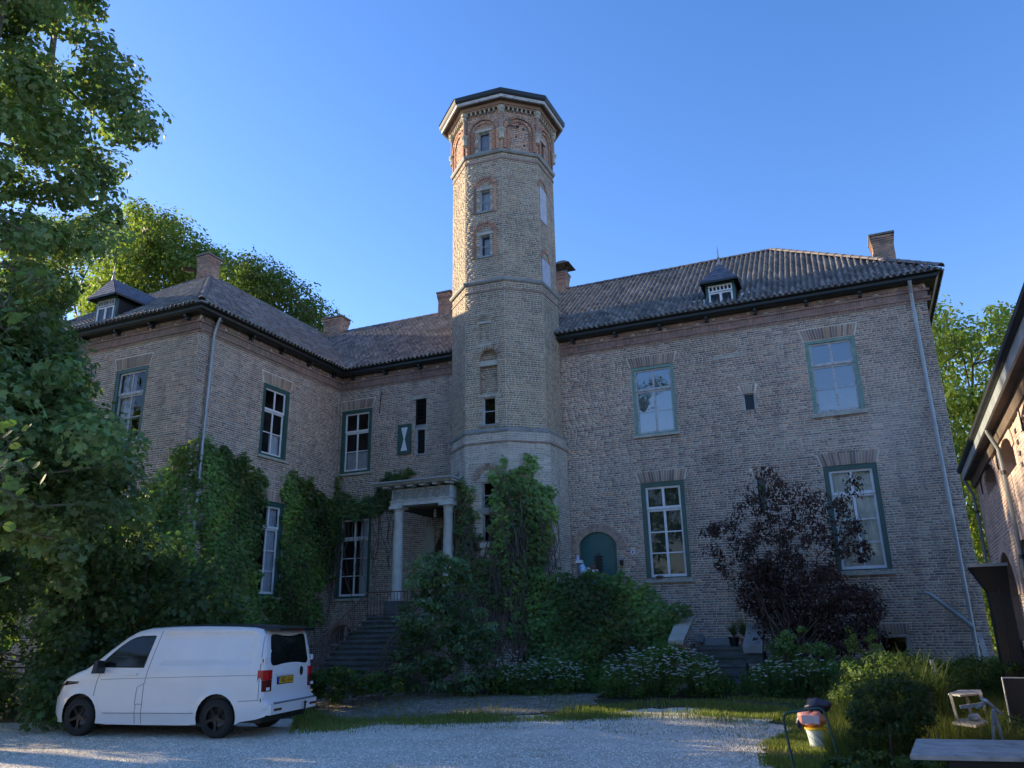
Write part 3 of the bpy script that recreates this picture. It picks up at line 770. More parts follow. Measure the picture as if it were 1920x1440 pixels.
for wl, skip in ((W_S, (7.5,)), (W_E, ()), (W_L, ()), (W_R, ())):
    u = .55
    while u < wl.W - .2:
        mb = MB(); wbar(mb, wl, u - .05, u + .05, 10.34, 10.47, -.01, .20); wbar(mb, wl, u - .04, u + .04, 10.40, 10.47, .20, .27)
        mb.mk('eave_bracket', M['gutter'], gut); u += 1.42

# roofs
E = .45; S = .8; HD = 4.45; ss = math.sqrt(1 + S * S)
ex0, ex1, ey0, ey1, mx1, by1 = WX0 - E, WX1 + E, WY0 - E, MY - E, MX + E, BK + E
RZ = GZ + S * HD
apx = (mx1 - HD, ey1 + HD); lap = (ex1 - HD, ey0 + HD)
k_ = 1 / ss
sl_len = HD * ss
r_s = tile_roof(house, (ex1, ey1, GZ), (1, 0, 0), (0, k_, S * k_), [(0, 0), (mx1 - ex1, 0), (mx1 - ex1 - HD, sl_len), (-HD, sl_len)], 'main_roof', singles=170)
r_e = tile_roof(house, (ex1, ey0, GZ), (0, 1, 0), (-k_, 0, S * k_), [(0, 0), (ey1 - ey0, 0), (ey1 - ey0 + HD, sl_len), (HD, sl_len)], 'wing_roof', singles=60)
r_l = tile_roof(house, (ex0, ey0, GZ), (1, 0, 0), (0, k_, S * k_), [(0, 0), (ex1 - ex0, 0), (ex1 - ex0 - HD, sl_len), (HD, sl_len)], 'wing_end_roof', singles=60)
r_r = tile_roof(house, (mx1, ey1, GZ), (0, 1, 0), (-k_, 0, S * k_), [(0, 0), (by1 - ey1, 0), (by1 - ey1 - HD, sl_len), (HD, sl_len)], 'right_hip_roof')
mk('rear_roof', [(mx1, by1, GZ), (ex0, by1, GZ), (lap[0], apx[1], RZ), (apx[0], apx[1], RZ)], [(0, 1, 2, 3)], M['tile'], house, col=np.array([[.06, .06, .065]]))
mk('side_roof', [(ex0, by1, GZ), (ex0, ey0, GZ), (lap[0], lap[1], RZ), (lap[0], apx[1], RZ)], [(0, 1, 2, 3)], M['tile'], house, col=np.array([[.06, .06, .065]]))
rd = .03
ridge_line(r_s, (lap[0], apx[1], RZ + rd), (apx[0], apx[1], RZ + rd))
ridge_line(r_s, (mx1, ey1, GZ + .09), (apx[0], apx[1], RZ + .05))
ridge_line(r_r, (mx1, by1, GZ + .09), (apx[0], apx[1], RZ + .05))
ridge_line(r_l, (ex1, ey0, GZ + .09), (lap[0], lap[1], RZ + .05), r=.10)
ridge_line(r_l, (ex0, ey0, GZ + .09), (lap[0], lap[1], RZ + .05), r=.10)
ridge_line(r_e, (lap[0], lap[1], RZ + rd), (lap[0], apx[1], RZ + rd))
# lead in the valley
a = np.array((ex1, ey1, GZ)); b = np.array((lap[0], apx[1], RZ)); up = np.array((0, 0, .075)); s1 = np.array((-.13, 0, .104)); s2 = np.array((0, .13, .104))
mk('valley_lead', [a + up, b + up, b + up + s2, a + up + s2, b + up + s1, a + up + s1], [(0, 1, 2, 3), (1, 0, 5, 4)], M['lead'], r_s)

# chimneys
def chimney(x0, x1, y0, y1, z0, z1, flare=.06, pal='chim', cap=None):
    ch = None; mb = MB(); mb.box((x0 + .012, y0 + .012, z0), (x1 - .012, y1 - .012, z1 - .01)); ch = mb.mk('chimney', M['mortar'], house)
    V = []; F = []; col = []
    hh = .068; n = int((z1 - z0) / hh)
    for i in range(n):
        za = z0 + i * hh; t = n - 1 - i; o = flare * max(0, (4 - t)) / 4 if t < 4 else 0
        for (px, py, qx, qy) in ((x0 - o, y0 - o, x1 + o, y0 - o), (x1 + o, y0 - o, x1 + o, y1 + o), (x0 - o, y1 + o, x0 - o, y0 - o)):
            L = math.hypot(qx - px, qy - py); m = max(2, int(round(L / (.21 if i % 2 else .13)))); d = np.array([qx - px, qy - py]) / L; nn_ = np.array([d[1], -d[0]])
            for j in range(m):
                a, b = L * j / m + .005, L * (j + 1) / m - .005; w = rng.uniform(-.004, .004); k0 = len(V)
                for ww in (w, -.05 - o):
                    for (u, z) in ((a, za), (b, za), (b, za + hh - .013), (a, za + hh - .013)):
                        V.append((px + d[0] * u + nn_[0] * ww, py + d[1] * u + nn_[1] * ww, z))
                F += [(k0, k0 + 1, k0 + 2, k0 + 3), (k0 + 3, k0 + 2, k0 + 6, k0 + 7), (k0 + 4, k0 + 5, k0 + 1, k0), (k0 + 4, k0, k0 + 3, k0 + 7), (k0 + 1, k0 + 5, k0 + 6, k0 + 2)]
                col += [pcol(pal)[0]] * 5
    mk('chimney_bricks', V, F, M['brick'], ch, col=np.array(col), kind='stuff')
    mb = MB(); o = flare; mb.box((x0 - o - .02, y0 - o - .02, z1 - .02), (x1 + o + .02, y1 + o + .02, z1 + .045)); mb.mk('chimney_cap', M['ridge'], ch)
    mb = MB(); zr = z0; mb.box((x0 - .04, y0 - .04, z0), (x1 + .04, y0 + .02, z0 + .35)); 
    return ch
chimney(1.82, 2.46, 26.0, 26.8, 11.0, 13.85, .05)
ch2 = chimney(-9.45, -9.02, 26.2, 26.7, 13.6, 14.90, .04)
mb = MB(); mb.box((-9.42, 26.3, 14.95), (-9.36, 26.36, 15.3)); mb.box((-9.02, 26.3, 14.95), (-8.96, 26.36, 15.3))
mb.hexa([(-9.62, 26.0, 15.22), (-8.78, 26.0, 15.22), (-8.78, 26.9, 15.22), (-9.62, 26.9, 15.22)], [(-9.3, 26.35, 15.5), (-9.1, 26.35, 15.5), (-9.1, 26.5, 15.5), (-9.3, 26.5, 15.5)])
mb.mk('chimney_cowl', M['black'], ch2)
chimney(-14.65, -14.1, 26.15, 26.75, 13.7, 15.05, .05)
chimney(-20.35, -19.45, 26.0, 26.6, 13.7, 14.85, .06)
ch5 = chimney(-20.80, -20.30, 19.05, 19.65, 13.5, 14.90, .035)
mb = MB(); mb.lathe([(.05, 0), (.22, .04), (.24, .06), (.05, .02)], (-20.98, 18.85, 14.25), 14); mb.tube([(-20.98, 18.85, 14.3), (-20.8, 19.05, 14.3)], .02, 6)
mb.mk('satellite_dish', M['black'], ch5)

# dormers
def slate_face(parent, P, name='slates', rows=None):
    """P: quad/tri (bottom-left, bottom-right, top-right, top-left) covered by staggered slates"""
    P = [np.array(p, float) for p in P]; n = np.cross(P[1] - P[0], P[3] - P[0]); n /= np.linalg.norm(n)
    H = np.linalg.norm((P[3] + P[2]) / 2 - (P[0] + P[1]) / 2); rows = max(2, int(H / .10)); V = []; F = []; col = []
    for i in range(rows):
        f0, f1 = i / rows, (i + 1) / rows; a0, b0 = P[0] + (P[3] - P[0]) * f0, P[1] + (P[2] - P[1]) * f0; a1, b1 = P[0] + (P[3] - P[0]) * f1, P[1] + (P[2] - P[1]) * f1
        m = max(1, int(np.linalg.norm(b0 - a0) / .15)); off = .5 * (i % 2) / m
        cuts = sorted(set([0.0, 1.0] + [min(1, max(0, j / m + off)) for j in range(m + 1)]))
        for c0, c1 in zip(cuts[:-1], cuts[1:]):
            k0 = len(V); e = .002
            V += [a0 + (b0 - a0) * (c0 + e) + n * .014, a0 + (b0 - a0) * (c1 - e) + n * .014, a1 + (b1 - a1) * (c1 - e) + n * .004, a1 + (b1 - a1) * (c0 + e) + n * .004, a0 + (b0 - a0) * (c0 + e), a0 + (b0 - a0) * (c1 - e)]
            F += [(k0, k0 + 1, k0 + 2, k0 + 3), (k0 + 4, k0 + 5, k0 + 1, k0)]
            col += [np.array([.13, .135, .17]) * rng.uniform(.75, 1.25)] * 2
    return mk(name, V, F, M['slate'], parent, col=np.array(col), kind='stuff')
def dormer(x0, x1, y0, z0, z1, ze, zp, ov=.2, label=None, back=.35):
    xc = (x0 + x1) / 2; mb = MB()
    yb = lambda z: ey1 + (z - GZ) / S if y0 > 20 else ey0 + (z - GZ) / S
    yo = y0
    # front post frame and cheeks
    d = MB(); t = .08
    d.box((x0 - t, y0, z0), (x0, y0 + .08, ze)); d.box((x1, y0, z0), (x1 + t, y0 + .08, ze)); d.box((x0 - t, y0 + .001, z1 - .02), (x1 + t, y0 + .079, ze - .001))
    D = d.mk('dormer', M['green'], house, label=label)
    for sx_ in (x0 - t, x1 + t):
        q = [(sx_, y0 + .08, z0 - .05), (sx_, y0 + .08, ze), (sx_, yb(ze) + .1, ze), (sx_, yb(z0) - .1 if yb(z0) - .1 > y0 + .2 else y0 + .2, z0 - .05)]
        c = MB(); off = .04 if sx_ > xc else -.04; c.prism(q, (-off, 0, 0)); c.mk('dormer_cheek', M['slate'] if sx_ > xc else M['lead'], D)
    # transom with small square lights
    g = MB(); zt = z1 - .22
    g.box((x0, y0 - .02, zt + .17), (x1, y0 + .05, zt + .21)); g.box((x0, y0 - .02, zt), (x1, y0 + .05, zt + .045))
    for i in range(7):
        xx = x0 + (x1 - x0 - .035) * i / 6; g.box((xx, y0 - .018, zt + .045), (xx + .035, y0 + .045, zt + .17))
    g.mk('fanlight', M['oldwhite'] if y0 < 20 else M['white'], D)
    g = MB(); zc = zt - .02
    for a, b in ((x0, x0 + .05), (x1 - .05, x1), (xc - .035, xc + .035)): g.box((a, y0 - .01, z0), (b, y0 + .05, zc))
    g.box((x0 + .05, y0 - .009, zc - .04), (x1 - .05, y0 + .049, zc)); g.box((x0 + .05, y0 - .009, z0), (x1 - .05, y0 + .049, z0 + .05))
    g.mk('casement', M['white'], D)
    for a, b in ((x0 + .05, xc - .035), (xc + .035, x1 - .05)):
        mk('pane', [(a, y0 + .02, z0 + .05), (b, y0 + .02, z0 + .05), (b, y0 + .02, zc - .04), (a, y0 + .02, zc - .04)], [(0, 1, 2, 3)], M['glass'], D)
    mk('pane', [(x0, y0 + .03, zt), (x1, y0 + .03, zt), (x1, y0 + .03, zt + .2), (x0, y0 + .03, zt + .2)], [(0, 1, 2, 3)], M['glass'], D)
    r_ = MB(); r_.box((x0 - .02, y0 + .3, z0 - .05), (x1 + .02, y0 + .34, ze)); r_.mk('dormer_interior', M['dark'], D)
    # roof: steep little hipped spire, ridge running back into the main roof
    ex = ov; yp = y0 + back; fl = (x0 - t - ex, y0 - .22, ze); fr = (x1 + t + ex, y0 - .22, ze); pk = (xc, yp, zp)
    bl = (x0 - t - ex, yb(ze) + .0, ze); br = (x1 + t + ex, yb(ze), ze); bk = (xc, yb(zp), zp)
    und = MB(); und.add([fl, fr, pk, bl, br, bk], [(0, 1, 2), (1, 4, 5, 2), (3, 0, 2, 5), (0, 3, 4, 1)]); rf = und.mk('dormer_roof', M['slate'], D)
    slate_face(rf, [fl, fr, pk, pk]); slate_face(rf, [fr, br, bk, pk]); slate_face(rf, [bl, fl, pk, bk])
    fm_ = MB()
    for a, b in ((fl, fr), (fr, br), (fl, bl)): fm_.bar(np.array(a) - (0, 0, .03), np.array(b) - (0, 0, .03), .03, .06)
    fm_.mk('eave_board', M['gutter'], D)
    f = MB(); f.lathe([(.05, -.12), (.035, .10), (.02, .16), (.05, .19), (.02, .22), (.012, .45), (.002, .62)], (xc, yp, zp), 8); f.mk('finial', M['lead'], D)
    return D
dormer(-3.06, -2.36, 22.12, 10.66, 11.40, 11.48, 12.25, .12, label='small slate dormer with white casement and spire')
dormer(-20.68, -19.95, 15.28, 10.78, 11.58, 11.66, 12.34, .16, back=.10)
for s_ in (-1, 1):
    V = [];
    mb = MB(); mb.tube([(-2.71 + s_ * .5, 22.15, 10.80), (-2.71 + s_ * .55, 22.5, 11.12), (-2.71 + s_ * .72, 22.6, 11.18), (-2.71 + s_ * .95, 22.62, 11.2)], [.04, .05, .04, .03], 6)
    mb.mk('lead_flashing', M['white'], r_s)

# downpipes
def pipe(pts, r=.05, clips=True, m='zinc', label=None):
    mb = MB(); mb.tube(pts, r, 10); o = mb.mk('downpipe', M[m], house, label=label)
    if clips:
        a, b = np.array(pts[-2], float), np.array(pts[-1], float); L = np.linalg.norm(b - a); n = int(L / 1.9)
        for i in range(1, n + 1):
            p = a + (b - a) * i / (n + .5); c = MB(); c.tube([p - (0, 0, .03), p + (0, 0, .03)], r * 1.25, 10); c.box((p[0] - .02, p[1], p[2] - .02), (p[0] + .02, p[1] + .1, p[2] + .02)); c.mk('pipe_bracket', M['zinc'], o)
    return o
pr = pipe([(2.30, 22.05, 10.5), (2.30, 22.22, 10.2), (2.30, 22.28, 9.95), (2.30, 22.29, .2)])
mb = MB(); mb.tube([(1.42, 22.30, 2.30), (1.50, 22.28, 2.27), (2.27, 22.26, 1.52)], .05, 10); mb.tube([(2.22, 22.26, 1.56), (2.30, 22.26, 1.46)], .065, 10); mb.mk('branch_pipe', M['zinc'], pr)
pipe([(-16.25, 15.95, 10.5), (-16.38, 15.95, 10.2), (-16.43, 15.95, 9.95), (-16.44, 15.95, .3)], .045)
# ------------------------------------------------------------------ tower
TQ = np.array([[-1.085, -.488], [-.492, -1.038], [.351, -.983], [.96, -.459], [.992, .389], [.414, 1.0], [-.414, 1.0], [-1.0, .414]])
tower = thing('stair_tower', 'tall eight-sided brick tower with arched top storey, standing between the two roof halves', 'tower', (-9.537, 21.749, 0))
def ring(s, dx=0.0): return [(-9.537 + dx + s * q[0], 21.749 + s * q[1]) for q in TQ]
def tint_low(u, z, col):
    f = np.clip((z - 2.5) / 3, 0, 1)[:, None] * .55; return col * (1 - f) + np.array([.50, .46, .40]) * f
def tint_mid(u, z, col):
    f = np.clip(np.sin(u * 2.1 + z * .9) * .5 + .2, 0, 1)[:, None] * .25; return col * (1 - f) + np.array([.34, .32, .20]) * f
TIERS = [(0, 7.16, 1.62, .07, 'tower_low', tint_low), (7.28, 12.02, 1.56, .02, 'tower', tint_mid), (12.14, 16.70, 1.55, 0, 'tower', None), (16.80, 18.42, 1.55, 0, 'belfry', None)]
TW = {}
for ti, (za, zb, s, dx, pal, tint) in enumerate(TIERS):
    R_ = ring(s, dx)
    for fi in range(4):
        TW[ti, fi] = Wall(tower, R_[fi], R_[fi + 1], za, zb, pal, ch=.069, L=.225, name='tower_wall', tint=tint, mort='mortar_w', joint=.017)
    V = [(x, y, z) for z in (za, zb) for x, y in (R_[4], R_[5], R_[6], R_[7], R_[0])]
    mk('tower_rear_wall', V, [(i, i + 1, 6 + i, 5 + i) for i in range(4)], M['wallplain'], tower)
def pxbox(w, l, r, t, b):
    mx, my = (l + r) / 2, (t + b) / 2
    return w.hit(l, my)[0], w.hit(r, my)[0], w.hit(mx, b)[1], w.hit(mx, t)[1]
TWIN = []
def tower_win(ti, fi, l, r, t, b, arch=None, kind='win', lint=True, **k):
    w = TW[ti, fi]; u0, u1, z0, z1 = pxbox(w, l, r, t, b); w.voids.append((u0, u1, z0, z1, 'rect')); TWIN.append((w, u0, u1, z0, z1, arch, kind, lint, k))
tower_win(0, 1, 904, 929, 903, 953, arch=(868, .48), curtains=(), rows=(1, 1))
tower_win(0, 1, 905, 930, 962, 1017, arch=None, lint=False, rows=(1, 1))
tower_win(0, 1, 903, 933, 1166, 1220, arch=(1152, .42), kind='bars', rows=(1,), lint=False)
tower_win(1, 1, 905, 929, 744, 796, arch=None, rows=(1, 1))
tower_win(2, 1, 900, 919, 440, 480, arch=(421, .42), rows=(1, 1), curtains=[(.2, 1, 0, .9, 'curtain')])
tower_win(2, 1, 900, 919, 356, 396, arch=(325, .42), rows=(1, 1), curtains=[(0, 1, 0, 1, 'curtain')])
tower_win(3, 1, 897, 918, 247, 284, arch=None, rows=(1,), curtains=[(0, 1, 0, 1, 'board')])
tower_win(2, 3, 1012.5, 1023, 358, 412, arch='board', kind='board')
tower_win(2, 3, 1017, 1030, 492, 535, arch='board', kind='board')
tower_win(3, 3, 1010, 1019, 268, 300, arch=None, kind='open')
# blind niches: bricks stop, a recessed panel behind
niche = []
w = TW[1, 1]; u0, u1, z0, z1 = pxbox(w, 898, 934, 655, 742); niche.append((w, (u0 + .02, u1 - .02, z0, z1, z1 - .26)))
u0, u1, z0, z1 = pxbox(w, 899, 917, 607, 644); niche.append((w, (u0, u1, z0, z1, 'rect')))
for w_, h in niche: w_.voids.append(h)
near = lambda x, y, z: np.hypot(np.hypot(x, y), z - 1.7) + 40 * (z < 6.0)
for key, w_ in TW.items():
    w_.build(singles=(90, near) if key in ((0, 1), (0, 2)) else ((50, near) if key in ((1, 1), (1, 2)) else None))
for w_, h in niche:
    dp = .14 if h is niche[0][1] else .03
    w_.reveal(h, dp + .01)
    a, b = w_.P(h[0] - .01, -dp, 0), w_.P(h[1] + .01, -dp, 0)
    nw = Wall(w_.ob, a[:2], b[:2], h[2], h[3] + .02, 'tower', ch=.069, name='niche_panel', mort='mortar_w'); nw.parent = tower; nw.build()
w = TW[1, 1]; h = niche[0][1]
arch_ring(w, (h[0] + h[1]) / 2, h[4], (h[1] - h[0]) / 2 + .02, .13, 0, 180, proud=.02, pal='tower', flat=(h[3] - h[4]) / ((h[1] - h[0]) / 2))
mb = MB(); wbar(mb, w, h[0] - .03, h[1] + .03, h[4] - .26, h[4] - .10, -.08, -.02); mb.mk('stone_lintel', M['stone'], tower)
h = niche[1][1]
for zz, e in ((h[3], .07), (h[2] - .10, .06)):
    mb = MB(); wbar(mb, w, h[0] - e, h[1] + e, zz, zz + .09, -.08, .012); mb.mk('stone_lintel', M['stone'], tower)
arch_ring(w, (h[0] + h[1]) / 2, h[3] + .02, .14, .13, 30, 150, proud=.008, pal='tower')
for (w, u0, u1, z0, z1, arch, kind, lint, kw) in TWIN:
    uc = (u0 + u1) / 2; w.reveal((u0, u1, z0, z1, 'rect'), .16)
    if kind == 'win':
        kw.setdefault('curtains', ())
        window(w, tower, u0, u1, z0, z1, split=0, cols=1, fm='oldwhite', sm='oldwhite', fw=.016, sw=.022, bar=.025, sill=False, gd=-.12, name='tower_window', **kw)
    elif kind == 'bars':
        window(w, tower, u0, u1, z0, z1, split=0, cols=1, fm='oldwhite', sm='wood', fw=.03, sw=.02, sill=False, gd=-.12, name='basement_window', rows=(1,))
        mb = MB()
        for q in range(1, 6): uu = u0 + (u1 - u0) * q / 6; mb.bar(w.P(uu, -.05, z0), w.P(uu, -.05, z1), .018)
        mb.mk('window_bars', M['iron'], tower)
    elif kind == 'board':
        mb = MB(); wbar(mb, w, u0 - .02, u1 + .02, z0 - .1, z1, -.03, .02); mb.mk('boarding', M['board'], tower)
        arch_ring(w, uc, z1, (u1 - u0) / 2 + .02, .12, 0, 180, proud=.02, pal='belfry')
    else:
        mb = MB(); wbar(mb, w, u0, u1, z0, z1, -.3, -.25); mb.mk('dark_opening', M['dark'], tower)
        mb = MB(); wbar(mb, w, u0 - .08, u1 + .1, z1, z1 + .07, -.02, .06); mb.mk('stone_lintel', M['stone'], tower)
    if lint and kind == 'win':
        mb = MB(); wbar(mb, w, u0 - .13, u1 + .13, z1, z1 + .085, -.1, .02); mb.mk('stone_lintel', M['stone'], tower)
        for zz in (z0 + .02, (z0 + z1) / 2):
            for s_ in (-1, 1):
                a, b = ((u0 - .11, u0) if s_ < 0 else (u1, u1 + .09)); mb = MB(); wbar(mb, w, a, b, zz, zz + .09, -.08, .010); mb.mk('quoin_stone', M['stone'], tower)
        mb = MB(); wbar(mb, w, u0 - .12, u1 + .10, z0 - .06, z0, -.1, .035); mb.mk('stone_sill', M['bluestone'], tower)
    if isinstance(arch, tuple):
        zc = w.hit((0), 0)[1] if False else None
        rr = arch[1]; zs = z1 + (.09 if lint else 0)
        mb = None
        arch_ring(w, uc, zs, rr - .10, .11, 0, 180, proud=.030, pal='belfry' if z0 > 12 else 'house', flat=.95)
        if z0 > 12:
            for s_ in (-1, 1):
                mb = MB(); n = 12
                for i in range(n):
                    za = z0 - .06 + i * (zs - z0 + .06) / n; a, b = sorted((uc + s_ * (rr - .10), uc + s_ * (rr - .02))); wbar(mb, w, a, b, za + .004, za + (zs - z0 + .06) / n - .007, -.01, .026 + rng.uniform(-.004, .004))
                mb.mk('arch_jamb', M['brick'], tower, col=np.repeat(pcol('belfry', 1), len(mb.f), 0) * .85)
        arch_ring(w, uc, zs, rr - .20, .09, 0, 180, proud=.010, pal='belfry' if z0 > 12 else 'tower', flat=.95)
mb = MB(); w = TW[0, 1]; wz = TWIN[1]; wbar(mb, w, wz[1] - .04, wz[2] + .06, wz[4] + .01, wz[4] + .12, -.12, .03); mb.mk('transom', M['bluestone'], tower)
mb = MB(); wbar(mb, w, wz[1] - .06, wz[2] + .08, wz[3] - .15, wz[3], -.12, .05); mb.mk('stone_sill', M['stone'], tower)
# string courses
def tring(name, s, dx, prof, m, parent=tower, rad=None):
    V, F = sweep(ring(s, dx), prof, closed=True); return mk(name, V, F, M[m], parent)
tring('string_course', 1.56, .04, [(-.1, 7.10), (.05, 7.12), (.09, 7.17), (.10, 7.22), (.03, 7.28), (-.1, 7.30)], 'bluestone')
tring('brick_band', 1.62, .07, [(-.05, 6.83), (.03, 6.83), (.03, 6.88), (-.05, 6.88)], 'wallplain')
tring('string_course', 1.55, 0, [(-.1, 12.0), (.05, 12.02), (.08, 12.06), (.085, 12.11), (.03, 12.15), (-.1, 12.17)], 'bluestone')
tring('brick_band', 1.56, .02, [(-.05, 11.72), (.025, 11.72), (.025, 11.77), (-.05, 11.77)], 'wallplain')
tring('string_course', 1.55, 0, [(-.1, 16.66), (.05, 16.68), (.08, 16.73), (.085, 16.78), (.03, 16.82), (-.1, 16.84)], 'bluestone')
tring('brick_band', 1.55, 0, [(-.05, 16.44), (.025, 16.44), (.025, 16.52), (-.05, 16.52)], 'wallplain')
# belfry storey
for fi in range(4):
    w = TW[3, fi]; uc = w.W / 2; zs = 17.62
    arch_ring(w, uc, zs, .47, .10, 0, 180, proud=.06, pal='belfry', flat=.92)
    arch_ring(w, uc, zs, .33, .10, 0, 180, proud=.03, pal='belfry', flat=.92)
    for s_ in (-1, 1):
        for (r0, r1, pr_) in ((.47, .57, .055), (.33, .43, .028)):
            if fi in (0, 2) or True:
                mb = MB(); n = 9
                for i in range(n):
                    za = 16.84 + i * (zs - 16.84) / n; a, b = sorted((uc + s_ * r0, uc + s_ * r1)); wbar(mb, w, a, b, za + .004, za + (zs - 16.84) / n - .008, -.01, pr_ + rng.uniform(-.004, .004))
                o = mb.mk('arch_jamb', M['brick'], tower, col=np.repeat(pcol('belfry', 1), len(mb.f), 0) * .9)
    # dentils and corbel band
    n = 8
    for i in range(n):
        u = w.W * (i + .5) / n; mb = MB(); wbar(mb, w, u - .025, u + .025, 18.30, 18.42, -.01, .10); mb.mk('dentil', M['stone'], tower)
tring('corbel_band', 1.55, 0, [(-.1, 18.42), (.11, 18.42), (.13, 18.47), (.16, 18.47), (.19, 18.56), (-.1, 18.56)], 'wallplain')
tring('tower_soffit', 1.55, 0, [(-.1, 18.56), (.36, 18.565), (.36, 18.60), (-.1, 18.60)], 'soffit')
tring('fascia', 1.55, 0, [(.33, 18.56), (.39, 18.56), (.40, 18.66), (.33, 18.66)], 'oldwhite')
tring('tower_gutter', 1.55, 0, [(.33, 18.66), (.42, 18.67), (.455, 18.72), (.46, 18.86), (.44, 18.88), (.30, 18.88)], 'gutter')
R_ = ring(2.0); mk('tower_roof', [(x, y, 18.86) for x, y in R_] + [(-9.537, 21.749, 19.1)], [(i, (i + 1) % 8, 8) for i in range(8)], M['lead'], tower)
R_ = ring(1.53)
for vi in range(5):
    x, y = R_[vi]; dx_, dy_ = (x + 9.537), (y - 21.749); L = math.hypot(dx_, dy_); dx_ /= L; dy_ /= L
    mb = MB(); mb.lathe([(.02, -.26), (.10, -.22), (.085, -.10), (.10, .0), (.13, .05), (.15, .09), (.15, .13), (.05, .14)], (x + dx_ * .04, y + dy_ * .04, 17.42), 8); mb.mk('corbel_stone', M['stone'], tower)
    mb = MB(); mb.lathe([(.07, 0), (.07, .62)], (x + dx_ * .05, y + dy_ * .05, 17.56), 8)
    mb.mk('corner_shaft', M['wallplain'], tower)
    mb = MB(); mb.lathe([(.07, 0), (.10, .05), (.09, .10), (.13, .14), (.13, .24)], (x + dx_ * .07, y + dy_ * .07, 18.18), 8); mb.mk('corbel_stone', M['stone'], tower)
# clock hands and putlog holes on the clock face
w = TW[3, 2]; uc, zc = w.hit(969, 240)
mb = MB(); P_ = lambda u, z: w.P(uc + u, .09, zc + z)
mb.bar(P_(0, 0), P_(-.33, -.02), .035, .02); mb.bar(P_(-.24, -.0), P_(-.28, .035), .03, .02); mb.bar(P_(0, 0), P_(.17, .27), .03, .02); mb.bar(P_(.06, .10), P_(.13, .13), .05, .02); mb.lathe([(.0, -.02), (.05, -.02), (.05, .02), (0, .02)], P_(0, 0), 8)
mb.bar(w.P(uc, -.05, zc), w.P(uc, .09, zc), .04)
mb.mk('clock_hands', M['rust'], tower)
for (a, b) in ((968, 256), (981, 243), (983, 273), (956, 270), (967, 229)):
    u, z = w.hit(a, b); mb = MB(); wbar(mb, w, u - .03, u + .03, z - .035, z + .035, 0, .012); mb.mk('putlog_hole', M['dark'], tower)

# ------------------------------------------------------------------ portico
por = thing('portico', 'pale stone portico with two round columns and a carved rosette frieze over the entrance', 'portico', (-11.5, 20, 2.0))
yf = 19.8
xl, xr = -12.62, -10.60
for cx in (-12.47, -10.78):
    mb = MB(); mb.lathe([(.175, 0), (.175, .05), (.16, .08), (.158, .3), (.155, 1.3), (.135, 2.42), (.15, 2.45), (.15, 2.48), (.135, 2.50), (.135, 2.53), (.165, 2.58), (.18, 2.62)], (cx, 20.02, 2.46), 24)
    c = mb.mk('column', M['column'], por, smooth=True)
    for p in c.data.polygons:
        if len(p.vertices) > 4: p.use_smooth = False
    mb = MB(); mb.box((cx - .22, 19.80, 5.08), (cx + .22, 20.24, 5.16)); mb.mk('capital', M['frieze'], c)
    mb = MB(); mb.box((cx - .18, 19.84, 2.425), (cx + .18, 20.20, 2.465)); mb.mk('base', M['frieze'], c)
    mb = MB(); mb.box((cx - .26, 19.74, 2.02), (cx + .26, 20.28, 2.425)); mb.mk('pedestal', M['step'], por)
mb = MB(); mb.box((xl - .02, yf + .02, 5.16), (xr + .02, 20.22, 5.28)); mb.box((xl - .02, 20.22, 5.161), (xl + .3, 22.38, 5.279)); mb.box((xr - .3, 20.22, 5.161), (xr + .02, 22.38, 5.279)); mb.box((xl - .05, yf - .01, 5.281), (xr + .05, 20.2, 5.31)); mb.mk('architrave', M['frieze'], por)
mb = MB(); mb.box((xl, yf + .04, 5.31), (xr, 20.20, 5.66)); mb.box((xl, 20.2, 5.281), (xl + .28, 22.38, 5.659)); mb.box((xr - .28, 20.2, 5.281), (xr, 22.38, 5.659)); fz = mb.mk('frieze', M['frieze'], por)
for i in range(5):
    cx = xl + .32 + i * (xr - xl - .64) / 4; mb = MB()
    for (r0, r1, d) in ((.105, .13, .03), (.07, .085, .025), (.0, .04, .03)):
        n = 18; y0_ = yf + .04
        V = [(cx + r * math.cos(2 * math.pi * k / n), y0_ - (dd), 5.485 + r * math.sin(2 * math.pi * k / n)) for r, dd in ((r0, .0), (r0, d), (r1, d), (r1, 0)) for k in range(n)]
        mb.add(V, [(a * n + k, a * n + (k + 1) % n, (a + 1) * n + (k + 1) % n, (a + 1) * n + k) for a in range(3) for k in range(n)])
    mb.mk('rosette', M['pebdark'], fz)
for i in range(6):
    cx = xl + .12 + i * (xr - xl - .24) / 5
    for q in range(4):
        mb = MB(); mb.box((cx - .075 + q * .042, yf + .015, 5.33), (cx - .055 + q * .042, yf + .04, 5.64)); mb.mk('flute', M['pebdark'], fz)
mb = MB(); mb.hexa([(xl - .34, yf - .28, 5.74), (xr + .16, yf - .28, 5.74), (xr + .16, 22.39, 5.74), (xl - .34, 22.39, 5.74)], [(xl - .42, yf - .36, 5.80), (xr + .2, yf - .36, 5.80), (xr + .2, 22.39, 5.80), (xl - .42, 22.39, 5.80)])
crn = mb.mk('cornice', M['frieze'], por)
mb = MB(); mb.hexa([(xl - .46, yf - .42, 5.80), (xr + .24, yf - .42, 5.80), (xr + .24, 22.39, 5.803), (xl - .46, 22.39, 5.803)], [(xl - .46, yf - .42, 5.84), (xr + .24, yf - .42, 5.84), (xr + .1, 22.39, 6.02), (xl - .2, 22.39, 6.02)]); mb.mk('lead_roof', M['lead'], por)
for i in range(6):
    cx = xl - .10 + i * (xr - xl + .1) / 5; mb = MB(); mb.box((cx - .09, yf - .20, 5.68), (cx + .09, yf + .06, 5.738)); mb.mk('mutule', M['frieze'], crn)
mb = MB(); mb.box((xl + .02, 20.2, 5.10), (xr - .02, 22.38, 5.16)); mb.mk('ceiling', M['soffit'], por)
